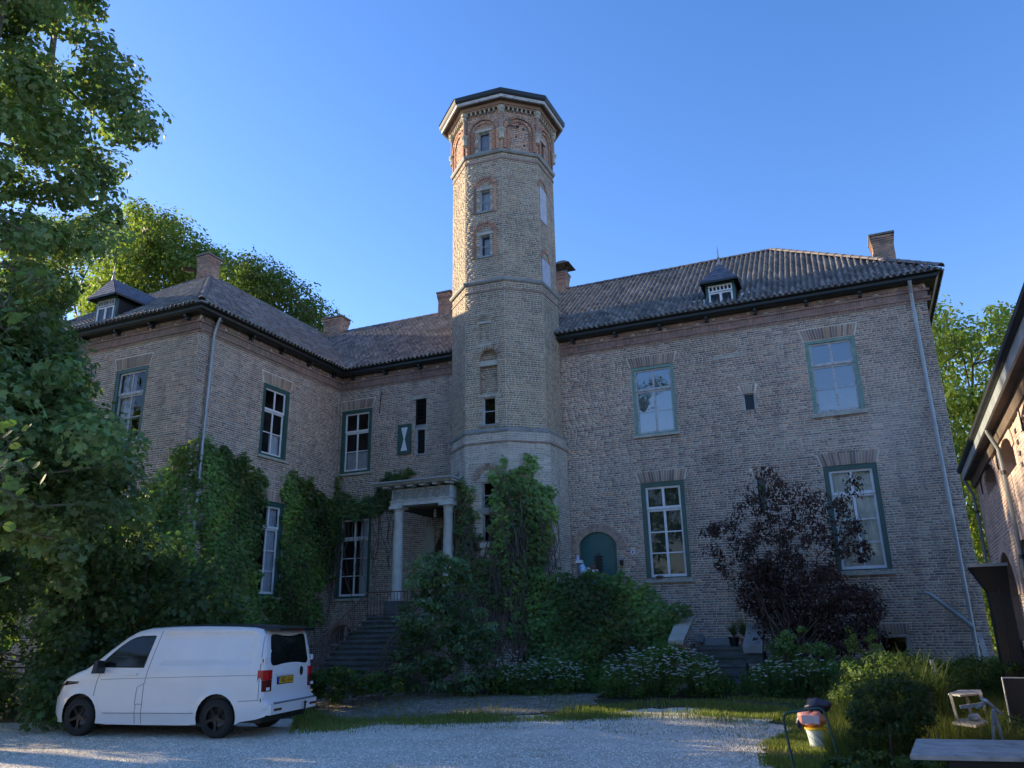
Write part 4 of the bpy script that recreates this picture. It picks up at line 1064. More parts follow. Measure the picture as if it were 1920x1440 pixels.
mb = MB(); mb.tube([(-11.55, 20.6, 5.10), (-11.55, 20.6, 4.86)], .045, 8); mb.mk('lamp', M['oldwhite'], por)
# ------------------------------------------------------------------ main steps
sta = thing('entrance_staircase', 'wide dark stone staircase rising to the columned entrance', 'staircase', (-12.3, 18, 0))
xs_r = -10.9; prevl = None
NS = 16
for i in range(NS):
    z = 2.02 - .128 * i; yy = 19.45 - .235 * i; lx = at(686.7 - 10 * i, 1160 + 10 * i, 'y', yy)[0]
    back = yy + .30 if i else 22.39
    mb = MB(); nseg = 3; cuts = np.linspace(lx, xs_r, nseg + 1)
    for a, b in zip(cuts[:-1], cuts[1:]):
        dz = rng.uniform(-.006, .004); dy = rng.uniform(-.012, .012)
        mb.box((a + .004, yy - .03 + dy, z - .055 + dz), (b - .004, back, z + dz))
        mb.box((a + .004, yy + .015 + dy, z - .13), (b - .004, back - .01, z - .055 + dz))
    mb.mk('step', M['step'], sta)
    prevl = lx
mb = MB(); mb.box((-13.2, 19.5, 0), (-10.6, 22.38, 1.84)); mb.mk('landing_base', M['wallplain'], sta)
mb = MB()
for i in range(NS): pass
# railing
rail = thing('stair_railing', 'rusty wrought-iron railing down the left edge of the entrance steps', 'railing', (-13.3, 18, 0))
A = at(690, 1111, 'y', 19.5); Bp = at(584, 1213, 'y', 16.35); A2 = A + np.array([1.32, .02, 0]); dz = .62
mb = MB(); mb.tube([A2, A, Bp], .018, 6); mb.mk('handrail', M['rust'], rail)
lo = np.array([0, 0, -dz]); mb = MB(); mb.tube([A2 + lo, A + lo, Bp + lo], .012, 6); mb.mk('lower_rail', M['rust'], rail)
for P0, P1, n in ((A2, A, 12), (A, Bp, 30)):
    for i in range(n + 1):
        p = P0 + (P1 - P0) * i / n; mb = MB(); big = i % 8 == 0
        mb.bar(p + (lo * (1.35 if big else 1)), p, .022 if big else .012); mb.mk('post' if big else 'baluster', M['rust'], rail)
rb = thing('iron_handrail', 'thin iron handrail right of the entrance steps, half hidden by the elder', 'railing', (-11.0, 18.3, 0))
mb = MB(); q0 = at(785, 1150, 'y', 19.4); q1 = at(730, 1212, 'y', 17.7); mb.tube([q0, q1], .016, 6); mb.mk('handrail', M['rust'], rb)
mb = MB(); mb.bar(q1, (q1[0] - .05, q1[1], .4), .025); mb.mk('post', M['rust'], rb)

# ------------------------------------------------------------------ side steps and ivy-covered parapet
par = thing('parapet_wall', 'low brick parapet with sloping stone-capped end, covered in ivy below the green door', 'wall', (-6, 20.5, 0))
mb = MB(); pts = [(-7.9, 0), (-4.35, 0), (-4.35, 1.62), (-5.75, 2.72), (-7.9, 2.78)]
mb.prism([(x, 20.38, z) for x, z in pts], (0, .3, 0)); mb.mk('brick_core', M['wallplain'], par)
mb = MB(); mb.box((-4.42, 19.75, 0), (-4.10, 20.68, 1.18)); mb.mk('cheek', M['wallplain'], par)
mb = MB(); mb.hexa([(-4.50, 19.62, 1.18), (-4.14, 19.62, 1.18), (-4.02, 20.66, 1.74), (-4.42, 20.66, 1.74)], [(-4.50, 19.60, 1.28), (-4.12, 19.60, 1.28), (-4.00, 20.66, 1.86), (-4.44, 20.66, 1.86)]); mb.mk('coping_slab', M['stone'], par)
sst = thing('side_steps', 'short dark stone steps with right-hand pier, leading to the side landing', 'staircase', (-3.3, 20, 0))
for i in range(6):
    z = 1.10 - .185 * i; yy = 20.42 - .28 * i; mb = MB(); mb.box((-4.06, yy - .03, z - .06), (-2.74, yy + .34 if i else 22.38, z)); mb.box((-4.05, yy, z - .19), (-2.75, yy + .3 if i else 22.3, z - .06)); mb.mk('step', M['step'], sst)
mb = MB()
for i in range(5):
    for j in range(2): mb.box((-2.70 + j * .17 + (.0 if i % 2 else .0), 19.93, .35 + i * .085), (-2.54 + j * .17, 20.6, .35 + i * .085 + .073))
mb.mk('pier_bricks', M['brick'], sst, col=np.array([[.40, .30, .27]] * len(mb.f)))
mb = MB(); mb.box((-2.72, 19.9, .76), (-2.36, 20.7, .98)); mb.mk('pier_stone', M['step'], sst)
mb = MB(); mb.hexa([(-2.76, 19.80, .98), (-2.34, 19.80, .98), (-2.34, 20.75, 1.36), (-2.76, 20.75, 1.36)], [(-2.78, 19.78, 1.14), (-2.32, 19.78, 1.14), (-2.36, 20.75, 1.62), (-2.74, 20.75, 1.62)]); mb.mk('coping_slab', M['bluestone'], sst)
# door landing behind the parapet
mb = MB(); mb.box((-7.9, 20.70, 0), (-5.9, 22.38, 2.14)); mb.mk('door_landing', M['step'], par)
for i in range(5): mb = MB(); mb.box((-5.9 + i * .3, 20.70, 0), (-5.6 + i * .3, 22.38, 2.14 - .2 * (i + 1))); mb.mk('step', M['step'], par)
for j, (l, r, t, b) in enumerate(((1303, 1320, 1188, 1203), (1321, 1366, 1196, 1213))):
    a = at(l, t, 'y', 22.2); c = at(r, b, 'y', 22.2); mb = MB(); mb.box((a[0], 22.15, max(1.1, c[2])), (c[0], 22.3, a[2] + .0))
    o = mb.mk('stone_slab', M['bluestone']); tag(o, ['small grey stone block against the wall on the side landing', 'long low grey slab leaning on the wall behind the side steps'][j], 'stone slab')

# ------------------------------------------------------------------ outbuilding on the right
barn = thing('coach_house', 'brick outbuilding at the right edge with arched openings and deep eaves', 'house', (3, 15, 0))
bp0 = (float(at(1826, 893, 'y', 18)[0]), 18.0); bd_ = np.array([-.0374, -1.0]); bd_ /= np.linalg.norm(bd_); bp1 = (bp0[0] + bd_[0] * 13, bp0[1] + bd_[1] * 13)
BE = float(at(1796, 875, 'y', 18)[2]) - .1
BW = Wall(barn, bp0, bp1, 0, BE - .05, 'barn', ch=.055, L=.20, name='front_wall', joint=.012)
ops = []
def barn_arch(l, r, t, b, infill):
    u0, u1 = BW.hit(l, (t + b) / 2)[0], BW.hit(r, (t + b) / 2)[0]; um = (u0 + u1) / 2
    z1 = BW.hit((l + r) / 2, t)[1]; z0 = max(0, BW.hit((l + r) / 2, b)[1]); sp = z1 - min((u1 - u0) / 2, (z1 - z0) * .5)
    h = (u0, u1, z0, z1, sp); BW.voids.append(h); ops.append((h, infill)); return h
h1 = barn_arch(1845, 1866, 857, 925, .45); h2 = barn_arch(1874, 1902, 806, 895, .3); 
h3 = barn_arch(1884, 1912, 1022, 1200, 1.0); 
d12 = h2[0] - h1[0]
for k_i in range(1, 4):
    h = tuple(v + d12 * k_i if i in (0, 1) else v for i, v in enumerate(h2)); BW.voids.append(h); ops.append((h, .3))
    h = tuple(v + d12 * k_i if i in (0, 1) else v for i, v in enumerate(h3)); BW.voids.append(h); ops.append((h, 0))
BW.build(singles=(200, lambda x, y, z: -z * .0 + np.abs(y - 12.5)))
for h, fill in ops:
    BW.reveal(h, .28)
    uc = (h[0] + h[1]) / 2; hw = (h[1] - h[0]) / 2
    arch_ring(BW, uc, h[4], hw, .2, 0, 180, proud=.01, pal='barn', flat=(h[3] - h[4]) / hw)
    zf = h[2] + (h[3] - h[2]) * fill
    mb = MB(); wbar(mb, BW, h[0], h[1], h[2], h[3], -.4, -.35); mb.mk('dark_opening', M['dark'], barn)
    if fill:
        a, b = BW.P(h[0], -.2, 0), BW.P(h[1], -.2, 0); q = Wall(barn, a[:2], b[:2], h[2], zf, 'barn', ch=.055, name='brick_infill'); q.build()
# string of dark quoin bricks
me = unit_box('brick'); rz = math.atan2(BW.d[1], BW.d[0])
uq = BW.hit(1891, 745)[0]
for i in range(28):
    z = .6 + i * .15; p = BW.P(uq, .0, z); 
    if z < BE - .2: link_mesh('dark_brick', me, BW.ob, p, (0, 0, rz), (.10, .03, .055), (.07, .06, .065))
path = [bp0, bp1]
for nm, prof, m in (('eave_soffit', [(-.02, BE - .20), (.19, BE - .20), (.19, BE - .14), (-.02, BE - .14)], 'soffit'), ('eave_fascia', [(.19, BE - .20), (.22, BE - .20), (.22, BE - .05), (.19, BE - .05)], 'zinc'), ('gutter', [(.20, BE - .05), (.25, BE - .05), (.28, BE - .02), (.28, BE + .04), (.20, BE + .04)], 'black'),
                    ('wall_plate', [(-.02, BE - .36), (.05, BE - .36), (.08, BE - .20), (-.02, BE - .20)], 'soffit')):
    V, F = sweep(path, prof); mk(nm, V, F, M[m], barn)
c0 = np.array(bp0); c1 = np.array(bp1); rn = np.array([BW.n[0], BW.n[1]])
P3 = lambda c, o, z: (c[0] + rn[0] * o, c[1] + rn[1] * o, z)
mk('roof', [P3(c0, .26, BE + .04), P3(c1, .26, BE + .04), P3(c1, -4.0, BE + 3.2), P3(c0, -4.0, BE + 3.2)], [(0, 1, 2, 3)], M['tile'], barn, col=np.array([[.07, .07, .075]]))
mk('end_wall', [P3(c0, 0, 0), P3(c0, -8, 0), P3(c0, -8, BE), P3(c0, -4, BE + 3.1), P3(c0, 0, BE)], [(0, 1, 2, 3, 4)], M['wallplain'], barn)
mk('rear_roof', [P3(c0, -4, BE + 3.2), P3(c1, -4, BE + 3.2), P3(c1, -8.3, BE), P3(c0, -8.3, BE)], [(0, 1, 2, 3)], M['wallplain'], barn)
def bpipe(u, zb=.2):
    mb = MB(); mb.tube([BW.P(u, .20, BE - .12), BW.P(u, .18, BE - .25), BW.P(u, .09, BE - .5), BW.P(u, .08, BE - .7), BW.P(u, .08, zb)], .03, 10); o = mb.mk('downpipe', M['barnpipe'], barn)
    for z in (3.7, 2.5, 1.2): mb = MB(); p = BW.P(u, .08, z); mb.tube([(p[0], p[1], z - .03), (p[0], p[1], z + .03)], .038, 10); mb.mk('pipe_bracket', M['iron'], o)
bpipe(.12); bpipe(BW.hit(1885, 840)[0])
for (l, t) in ((1862, 815), (1905, 728), (1836, 880)):
    u, z = BW.hit(l, t); mb = MB(); mb.bar(BW.P(u, .02, BE - .3), BW.P(u, .02, BE - .65), .022); mb.mk('wall_anchor', M['iron'], barn)

# tall black timber hood
hood = thing('timber_hood', 'tall narrow black tarred timber box with flared top in the gap between the two buildings', 'hood', (2.1, 15.6, 0))
hx0, hx1, hy = 2.42, 2.78, 15.6
ht = at(1850, 1088, 'y', hy)[2]
a = at(1850, 1088, 'y', hy)[0]; b = at(1890, 1088, 'y', hy)[0]
mb = MB(); mb.box((a, hy, .1), (b, hy + .35, ht)); body = mb.mk('hood_body', M['black'], hood)
l = at(1818, 1058, 'y', hy - .1); r = at(1879, 1050, 'y', hy - .1)
mb = MB(); mb.hexa([(a, hy - .0, ht - .2), (b, hy, ht - .2), (b, hy + .35, ht - .2), (a, hy + .35, ht - .2)], [(l[0], hy - .12, ht + .22), (b + .01, hy - .12, ht + .22), (b + .01, hy + .35, ht + .22), (l[0], hy + .35, ht + .22)]); mb.mk('flared_top', M['black'], hood)
mb = MB(); mb.box((l[0] - .02, hy - .15, ht + .22), (b + .02, hy + .36, ht + .27)); mb.mk('top_board', M['zinc'], hood)
mb = MB(); mb.box(((a + b) / 2 - .015, hy - .02, .3), ((a + b) / 2 + .015, hy, ht)); mb.mk('batten', M['black'], hood)
# ------------------------------------------------------------------ van
from mathutils.geometry import delaunay_2d_cdt
M['vanpaint'] = pbr('van_white_paint', (.74, .73, .73), .3, .03, 2, .0, coat=.6, stains=(((.45, .42, .38), 1.4, .62, .9, .25),))
M['vanblack'] = pbr('van_black_trim', (.012, .012, .013), .35, .1, 3, .05, 40)
M['vanglass'] = pbr('van_tinted_glass', (.008, .009, .010), .05, 0, bump=0, spec=.35)
M['tyre'] = pbr('tyre_rubber', (.018, .018, .018), .85, .15, 8, .3, 50)
M['rimblack'] = pbr('black_alloy', (.010, .010, .011), .3, 0, bump=0)
M['taillight'] = pbr('tail_light_red', (.45, .01, .012), .12, .3, 9, .1, 90, coat=.6)
M['taildark'] = pbr('tail_light_dark', (.10, .008, .01), .12, .2, 9, .1, 90, coat=.6)
M['plate'] = pbr('plate_yellow', (.72, .42, .02), .5, .05, 4, .0)
M['plateblue'] = pbr('plate_blue', (.02, .06, .35), .5, 0, bump=0)
M['seam'] = pbr('panel_gap', (.14, .15, .17), .7, 0, bump=0)
van = thing('delivery_van', 'white panel van with black wheels and dark rear window parked before the ivy', 'van', (-10.22, 11.50, 0), rotz=3.310, local=True)
van.scale = (.9, .9, .9)
top = [(-1.02, .44), (-1.03, .56), (-1.0, .64), (-.93, .67), (-.925, .9), (-.915, 1.15), (-.88, 1.5), (-.82, 1.80), (-.74, 1.90), (-.60, 1.93), (-.2, 1.955), (.5, 1.975), (1.2, 1.975), (1.7, 1.955), (1.98, 1.90), (2.2, 1.79), (2.5, 1.57), (2.85, 1.30), (3.0, 1.205), (3.2, 1.145), (3.45, 1.045), (3.65, .93), (3.76, .82), (3.83, .68), (3.86, .5), (3.84, .34), (3.78, .26)]
def arch_pts(cx, r=.415, z0=.235, cz=.355):
    a0 = math.asin((z0 - cz) / r); n = 14
    return [(cx + r * math.cos(a0 + (math.pi - 2 * a0) * k / n), cz + r * math.sin(a0 + (math.pi - 2 * a0) * k / n)) for k in range(n + 1)]
bottom = [(3.6, .235)] + arch_pts(3.0) + [(2.4, .22), (1.5, .215), (.6, .22)] + arch_pts(0.0) + [(-.5, .29), (-.8, .33), (-.98, .38)]
def dens(pts, d):
    out = []
    for (a, b) in zip(pts[:-1], pts[1:]):
        n = max(1, int(math.hypot(b[0] - a[0], b[1] - a[1]) / d))
        out += [(a[0] + (b[0] - a[0]) * i / n, a[1] + (b[1] - a[1]) * i / n) for i in range(n)]
    return out + [pts[-1]]
topd = dens(top, .06); outline = topd + dens(bottom, .07)
tp = np.array(topd)
def dist_top(x, z):
    a, b = tp[:-1], tp[1:]; ab = b - a; ap = np.array([x, z]) - a
    t = np.clip((ap * ab).sum(1) / (ab ** 2).sum(1), 0, 1); q = a + ab * t[:, None]; return np.sqrt(((q - [x, z]) ** 2).sum(1)).min()
def sm(e0, e1, x): t = min(1, max(0, (x - e0) / (e1 - e0))); return t * t * (3 - 2 * t)
def VW(x, z):
    w = np.interp(z, [.2, .35, .5, .75, 1.0, 1.2, 1.5, 1.8, 2.0], [.905, .925, .94, .948, .945, .93, .885, .825, .79])
    if x > 3.0: w -= .34 * ((x - 3.0) / .86) ** 2.4
    if x < -.5: w -= .03 * ((-.5 - x) / .5) ** 2
    for cx in (0, 3.0):      # flared wheel arches
        d = math.hypot(x - cx, z - .355); w += .018 * sm(.50, .42, d)
    m = sm(-.66, -.62, x) * sm(1.38, 1.34, x) * sm(1.27, 1.32, z) * sm(1.86, 1.82, z); w -= .032 * m
    w += .012 * sm(.34, .40, z) * sm(.52, .46, z) * sm(.45, .6, x) * sm(2.55, 2.4, x) 
    return w
RF = .08
def side_y(x, z, off=0):
    d = dist_top(x, z); w = VW(x, z)
    if d < RF: w = w - RF + math.sqrt(max(0, RF * RF - (RF - d) ** 2))
    return w + off
def cdt(poly, grid, rings=False):
    pts = [Vector(p) for p in poly]; n = len(pts); ed = [(i, (i + 1) % n) for i in range(n)]
    pa = np.array(poly); xs = np.arange(pa[:, 0].min() + grid / 2, pa[:, 0].max(), grid); zs = np.arange(pa[:, 1].min() + grid / 2, pa[:, 1].max(), grid)
    X, Z = np.meshgrid(xs, zs); X = X.ravel(); Z = Z.ravel(); k = inside([tuple(p) for p in poly], X, Z)
    ex = [(a, b) for a, b in zip(X[k], Z[k])]
    if rings:
        ex = [p for p in ex if dist_top(*p) > .12]
        for d in (.006, .02, .045, .08, .11):
            for i in range(1, len(topd) - 1):
                t = tp[i + 1] - tp[i - 1]; t /= np.linalg.norm(t); nn_ = np.array([t[1], -t[0]]); q = tp[i] + nn_ * d
                if inside([tuple(p) for p in poly], np.array([q[0]]), np.array([q[1]]))[0] and dist_top(*q) > d * .85: ex.append(tuple(q))
    else:
        def de(p):
            a = pa; b = np.roll(pa, -1, 0); ab = b - a; ap = np.array(p) - a; t = np.clip((ap * ab).sum(1) / (ab ** 2).sum(1), 0, 1); q = a + ab * t[:, None]; return np.sqrt(((q - p) ** 2).sum(1)).min()
        ex = [p for p in ex if de(p) > grid * .3]
    vs, _, fs, *_r = delaunay_2d_cdt(pts + [Vector(p) for p in ex], ed, [], 1, 1e-5)
    return [tuple(v) for v in vs], [tuple(f) for f in fs]
vs, fs = cdt(outline, .055, True)
mb = MB()
for s_ in (1, -1):
    V = [(x, s_ * side_y(x, z), z) for x, z in vs]
    mb.add(V, fs if s_ < 0 else [f[::-1] for f in fs])
# skin between the two sides
NX = 12; V = []
for (x, z) in topd:
    w = side_y(x, z)
    front = sm(3.2, 3.8, x); rear = sm(-.6, -.9, x); ws = sm(1.9, 2.3, x) * (1 - front)
    for k in range(NX + 1):
        f = -1 + 2 * k / NX; c = 1 - f * f
        V.append((x + c * (.10 * front + .10 * ws - .045 * rear), w * f, z + c * (.035 * (1 - rear) * (1 - front))))
F = [(i * (NX + 1) + k, (i + 1) * (NX + 1) + k, (i + 1) * (NX + 1) + k + 1, i * (NX + 1) + k + 1) for i in range(len(topd) - 1) for k in range(NX)]
mb.add(V, F)
body = mb.mk('body', M['vanpaint'], van, smooth=True)
import bmesh
bm = bmesh.new(); bm.from_mesh(body.data); bmesh.ops.remove_doubles(bm, verts=bm.verts, dist=.0015); bmesh.ops.recalc_face_normals(bm, faces=bm.faces); bm.to_mesh(body.data); bm.free()
mb = MB(); mb.box((-.85, -.8, .26), (3.55, .8, .42)); mb.box((-.4, -.85, .30), (.4, .85, .8)); mb.box((2.6, -.82, .30), (3.4, .82, .8)); mb.mk('underbody', M['black'], van)
def patch(poly, name, m, off=.004, s_=1, parent=van, grid=.07):
    v, f = cdt(poly, grid); V = [(x, s_ * (side_y(x, z) + off), z) for x, z in v]
    o = mk(name, V, f if s_ < 0 else [q[::-1] for q in f], M[m], parent, smooth=True); return o
win = [(2.66, 1.25), (2.50, 1.42), (2.30, 1.59), (2.10, 1.725), (1.98, 1.775), (1.85, 1.80), (1.53, 1.805), (1.66, 1.235)]
for s_ in (1, -1):
    o = patch(dens(win + [win[0]], .08)[:-1], 'side_window', 'vanglass', .005, s_)
    mb = MB(); pth = [(x, s_ * (side_y(x, z) + .004), z) for x, z in dens(win + [win[0]], .08)]; mb.tube(pth, .010, 5); mb.mk('window_seal', M['vanblack'], o)
    def line(pts, name='panel_gap', r=.006, m='seam'):
        mb = MB(); mb.tube([(x, s_ * (side_y(x, z) + .0005), z) for x, z in dens(pts, .06)], r, 5); return mb.mk(name, M[m], van)
    line([(1.40, 1.90), (1.42, 1.80), (1.56, 1.16), (1.60, .9), (1.60, .24)]); line([(2.60, 1.20), (2.66, 1.0), (2.70, .72)])
    line([(1.60, .95), (1.74, .88), (1.76, .58), (1.60, .58)]) if s_ > 0 else None
    line([(1.74, .58), (1.74, .24)])
    line([(2.58, 1.02), (1.58, 1.045), (-.82, 1.09)], 'body_crease', .004); line([(2.45, .42), (.48, .43)], 'body_crease', .006)
    line([(-.80, 1.88), (-.83, 1.5), (-.845, .66)]); line([(-.44, .64), (-.9, .66)], 'panel_gap', .005)
    mb = MB(); y = side_y(1.86, 1.12) * s_; mb.bar((1.76, y + s_ * .03, 1.115), (1.96, y + s_ * .03, 1.115), .025, .03); mb.bar((1.77, y, 1.115), (1.77, y + s_ * .03, 1.115), .02); mb.bar((1.95, y, 1.115), (1.95, y + s_ * .03, 1.115), .02); mb.mk('door_handle', M['vanpaint'], van)
    # headlight
    hl = [(3.06, .985), (3.40, .99), (3.62, .90), (3.74, .80), (3.72, .68), (3.62, .74), (3.50, .90), (3.10, .945)]
    patch(hl, 'headlight', 'vanglass', .016, s_, grid=.03)
    # mirror
    y = side_y(2.6, 1.25) * s_
    mb = MB(); mb.hexa([(2.50, y + s_ * .04, 1.13), (2.62, y + s_ * .06, 1.13), (2.60, y + s_ * .28, 1.14), (2.50, y + s_ * .27, 1.14)][::s_], [(2.50, y + s_ * .06, 1.36), (2.60, y + s_ * .06, 1.35), (2.57, y + s_ * .25, 1.38), (2.50, y + s_ * .24, 1.38)][::s_])
    mb.bar((2.55, y, 1.2), (2.55, y + s_ * .1, 1.2), .06); mb.mk('wing_mirror', M['vanblack'], van)
    # tail light wraps the corner
    q = [(-.965, s_ * .70), (-.955, s_ * .84), (-.90, s_ * .915), (-.80, s_ * .935), (-.82, s_ * .86), (-.88, s_ * .70)]
    mb = MB(); mb.prism([(x, y, 1.00) for x, y in q], (0, 0, .17)); o = mb.mk('tail_light', M['taillight'], van)
    mb = MB(); mb.prism([(x * .999, y, .80) for x, y in q], (0, 0, .197)); mb.mk('tail_light_lower', M['taildark'], o)
    mb = MB(); mb.box((-.972, s_ * .83 - .06, .82), (-.955, s_ * .83 + .03, .87)); mb.mk('reversing_lamp', M['white'], o)
    for z in (1.34, .66):
        mb = MB(); y = s_ * .89; mb.box((-.93, y - .02, z - .05), (-.84, y + .035, z + .05)); o2 = mb.mk('door_hinge', M['vanpaint'], van)
        mb = MB(); mb.box((-.90, y + .03, z - .03), (-.88, y + .04, z + .03)); mb.mk('hinge_pin', M['black'], o2)
# wheels
def wheel(cx, s_):
    cy = s_ * .82; prof = [(.20, -.10), (.235, -.115), (.31, -.12), (.338, -.09), (.345, -.03), (.345, .03), (.338, .09), (.31, .12), (.235, .115), (.20, .10)]
    n = 40; V = []; F = []
    for r, w in prof:
        for k in range(n): a = 2 * math.pi * k / n; V.append((cx + r * math.cos(a), cy + s_ * w, .345 + r * math.sin(a)))
    for i in range(len(prof) - 1):
        for k in range(n): F.append((i * n + k, i * n + (k + 1) % n, (i + 1) * n + (k + 1) % n, (i + 1) * n + k))
    W_ = mk('wheel', V, F, M['tyre'], van, smooth=True)
    mb = MB(); c = (cx, cy, .345)
    def rp(r, a, w): return (cx + r * math.cos(a), cy + s_ * w, .345 + r * math.sin(a))
    n = 30; V = [rp(r, 2 * math.pi * k / n, w) for r, w in ((.238, .112), (.222, .115), (.215, .02)) for k in range(n)]
    mb.add(V, [(i * n + k, i * n + (k + 1) % n, (i + 1) * n + (k + 1) % n, (i + 1) * n + k) for i in range(2) for k in range(n)])
    V = [rp(.218, 2 * math.pi * k / n, -.02) for k in range(n)]; mb.add(V, [tuple(range(n))])
    for k in range(10):
        a = 2 * math.pi * k / 10 + (.13 if k % 2 else -.13) * 1
        b_ = 2 * math.pi * (k // 2 * 2 + .5 + .0) / 10
        mb.bar(rp(.05, a, .075), rp(.222, a + (.10 if k % 2 else -.10), .098), .018, .03, up=(0, 1, 0))
    V = [rp(.06, 2 * math.pi * k / 12, .085) for k in range(12)]; mb.add(V, [tuple(range(12))])
    mb.mk('rim', M['rimblack'], W_)
    mb = MB(); V = [rp(.15, 2 * math.pi * k / 20, .0) for k in range(20)]; mb.add(V, [tuple(range(20))]); mb.mk('brake_disc', M['seam'], W_)
for cx in (0, 3.0):
    for s_ in (1, -1): wheel(cx, s_)
# rear face pieces; rear surface x at (y, z)
def rx(y, z):
    zz = [p[1] for p in top[:9]]; xx = [p[0] for p in top[:9]]; x0 = np.interp(z, zz, xx); w = side_y(x0 + .002, z); return x0 - .045 * (1 - (y / max(w, .5)) ** 2)
def rpatch(poly, name, m, off=.006, parent=van):
    v, f = cdt(poly, .09); return mk(name, [(rx(y, z) - off, y, z) for y, z in v], f, M[m], parent, smooth=True)
def rrect(y0, y1, z0, z1, r, taper=0):
    out = []
    for (cy_, cz_, a0) in ((y1 - r, z0 + r, -90), (y1 - r - taper, z1 - r, 0), (y0 + r + taper, z1 - r, 90), (y0 + r, z0 + r, 180)):
        for k in range(5): a = math.radians(a0 + 22.5 * k); out.append((cy_ + r * math.cos(a), cz_ + r * math.sin(a)))
    return out
rpatch(rrect(-.70, .70, 1.24, 1.80, .09, .05), 'rear_window', 'vanglass')
mb = MB(); mb.hexa([(-.80, -.74, 1.885), (-.80, .74, 1.885), (-1.04, .68, 1.865), (-1.04, -.68, 1.865)], [(-.68, -.74, 1.955), (-.68, .74, 1.955), (-1.05, .68, 1.905), (-1.05, -.68, 1.905)])
sp = mb.mk('roof_spoiler', M['vanblack'], van)
mb = MB(); mb.box((-1.055, -.22, 1.86), (-1.03, .12, 1.895)); mb.mk('brake_light', M['taildark'], sp)
V = []; xs_ = np.linspace(-.70, 1.9, 14)
for x in xs_:
    z = np.interp(x, [p[0] for p in top[8:16]], [p[1] for p in top[8:16]])
    for k in range(7): f = -1 + 2 * k / 6; V.append((x, .74 * f, z + .042 * (1 - (f * .9) ** 2)))
mk('roof_panel', V, [(i * 7 + k, (i + 1) * 7 + k, (i + 1) * 7 + k + 1, i * 7 + k + 1) for i in range(13) for k in range(6)], M['vanblack'], van, smooth=True)
def rbox(y0, y1, z0, z1, t, name, m, parent=van):
    mb = MB(); a = rx(y0, (z0 + z1) / 2); b = rx(y1, (z0 + z1) / 2)
    mb.hexa([(a - t, y0, z0), (b - t, y1, z0), (b + .03, y1, z0), (a + .03, y0, z0)], [(a - t, y0, z1), (b - t, y1, z1), (b + .03, y1, z1), (a + .03, y0, z1)]); return mb.mk(name, M[m], parent)
pl = rbox(-.06, .50, .90, 1.035, .016, 'number_plate', 'vanblack')
rbox(-.04, .44, .915, 1.025, .020, 'plate_face', 'plate', pl); rbox(.44, .485, .915, 1.025, .021, 'plate_band', 'plateblue', pl)
tc = bpy.data.curves.new('plate_text', 'FONT'); tc.body = 'VKD-10-N'; tc.size = .125; tc.align_x = 'CENTER'; tc.align_y = 'CENTER'; tc.extrude = .001
to = bpy.data.objects.new('plate_text', tc); C.objects.link(to); to.parent = pl; tc.materials.append(M['vanblack'])
to.scale = (.80, 1, 1); xx = rx(.2, .97)
to.matrix_local = Matrix(((0, 0, -1, xx - .026), (-1, 0, 0, .20), (0, 1, 0, .968), (0, 0, 0, 1))) @ Matrix.Diagonal((.78, 1, 1, 1))
bpy.context.view_layer.update(); tm = bpy.data.meshes.new_from_object(to.evaluated_get(bpy.context.evaluated_depsgraph_get())); tmo = bpy.data.objects.new('plate_text', tm); C.objects.link(tmo); tmo.parent = pl; tmo.matrix_local = to.matrix_local.copy(); bpy.data.objects.remove(to)
if not tm.materials: tm.materials.append(M['vanblack'])
rbox(-.12, .56, 1.06, 1.10, .03, 'plate_handle', 'vanpaint')
V = [(rx(-.40 + .07 * math.cos(a), 1.10 + .085 * math.sin(a)) - .012, -.40 + .07 * math.cos(a), 1.10 + .085 * math.sin(a)) for a in np.linspace(0, 2 * math.pi, 18, endpoint=False)]
mk('badge', V, [tuple(range(18))], M['vanblack'], van)
mb = MB(); mb.box((-1.075, -.80, .575), (-.95, .70, .605)); mb.mk('bumper_pad', M['seam'], van)
mb = MB(); mb.hexa([(-1.07, -.86, .40), (-1.07, .86, .40), (-.9, .9, .40), (-.9, -.9, .40)], [(-1.085, -.86, .575), (-1.085, .86, .575), (-.9, .92, .575), (-.9, -.92, .575)]); o = mb.mk('rear_bumper', M['vanpaint'], van)
for y in (.62, -.72): mb = MB(); mb.box((-1.088, y - .13, .46), (-1.07, y + .13, .50)); mb.mk('reflector', M['taildark'], o)
mb = MB(); mb.tube([(-.95, -.3, .38), (-1.13, -.3, .38), (-1.14, -.3, .50)], .022, 8); mb.lathe([(.0, 0), (.03, .01), (.035, .03), (.0, .06)], (-1.14, -.3, .50), 10); mb.mk('tow_hook', M['black'], van)
mb = MB(); mb.tube([(3.80, 0, .95), (3.80, .01, .95)], .01); 
V = [(np.interp(f, [0, 1], [2.80, 2.03]), 0, 0) for f in (0, 1)]
# windscreen
V = []
for f in np.linspace(.06, .94, 8):
    x = np.interp(f, [0, .37, .75, 1], [2.88, 2.5, 2.2, 2.02]); z = np.interp(f, [0, .37, .75, 1], [1.285, 1.575, 1.79, 1.885]); w = side_y(x, z)
    for k in range(9): g = -.93 + 1.86 * k / 8; c = 1 - g * g; V.append((x + c * .10 * sm(1.9, 2.3, x) + .006, w * g, z + c * .035 + .006))
mk('windscreen', V, [(i * 9 + k, (i + 1) * 9 + k, (i + 1) * 9 + k + 1, i * 9 + k + 1) for i in range(7) for k in range(8)], M['vanglass'], van, smooth=True)
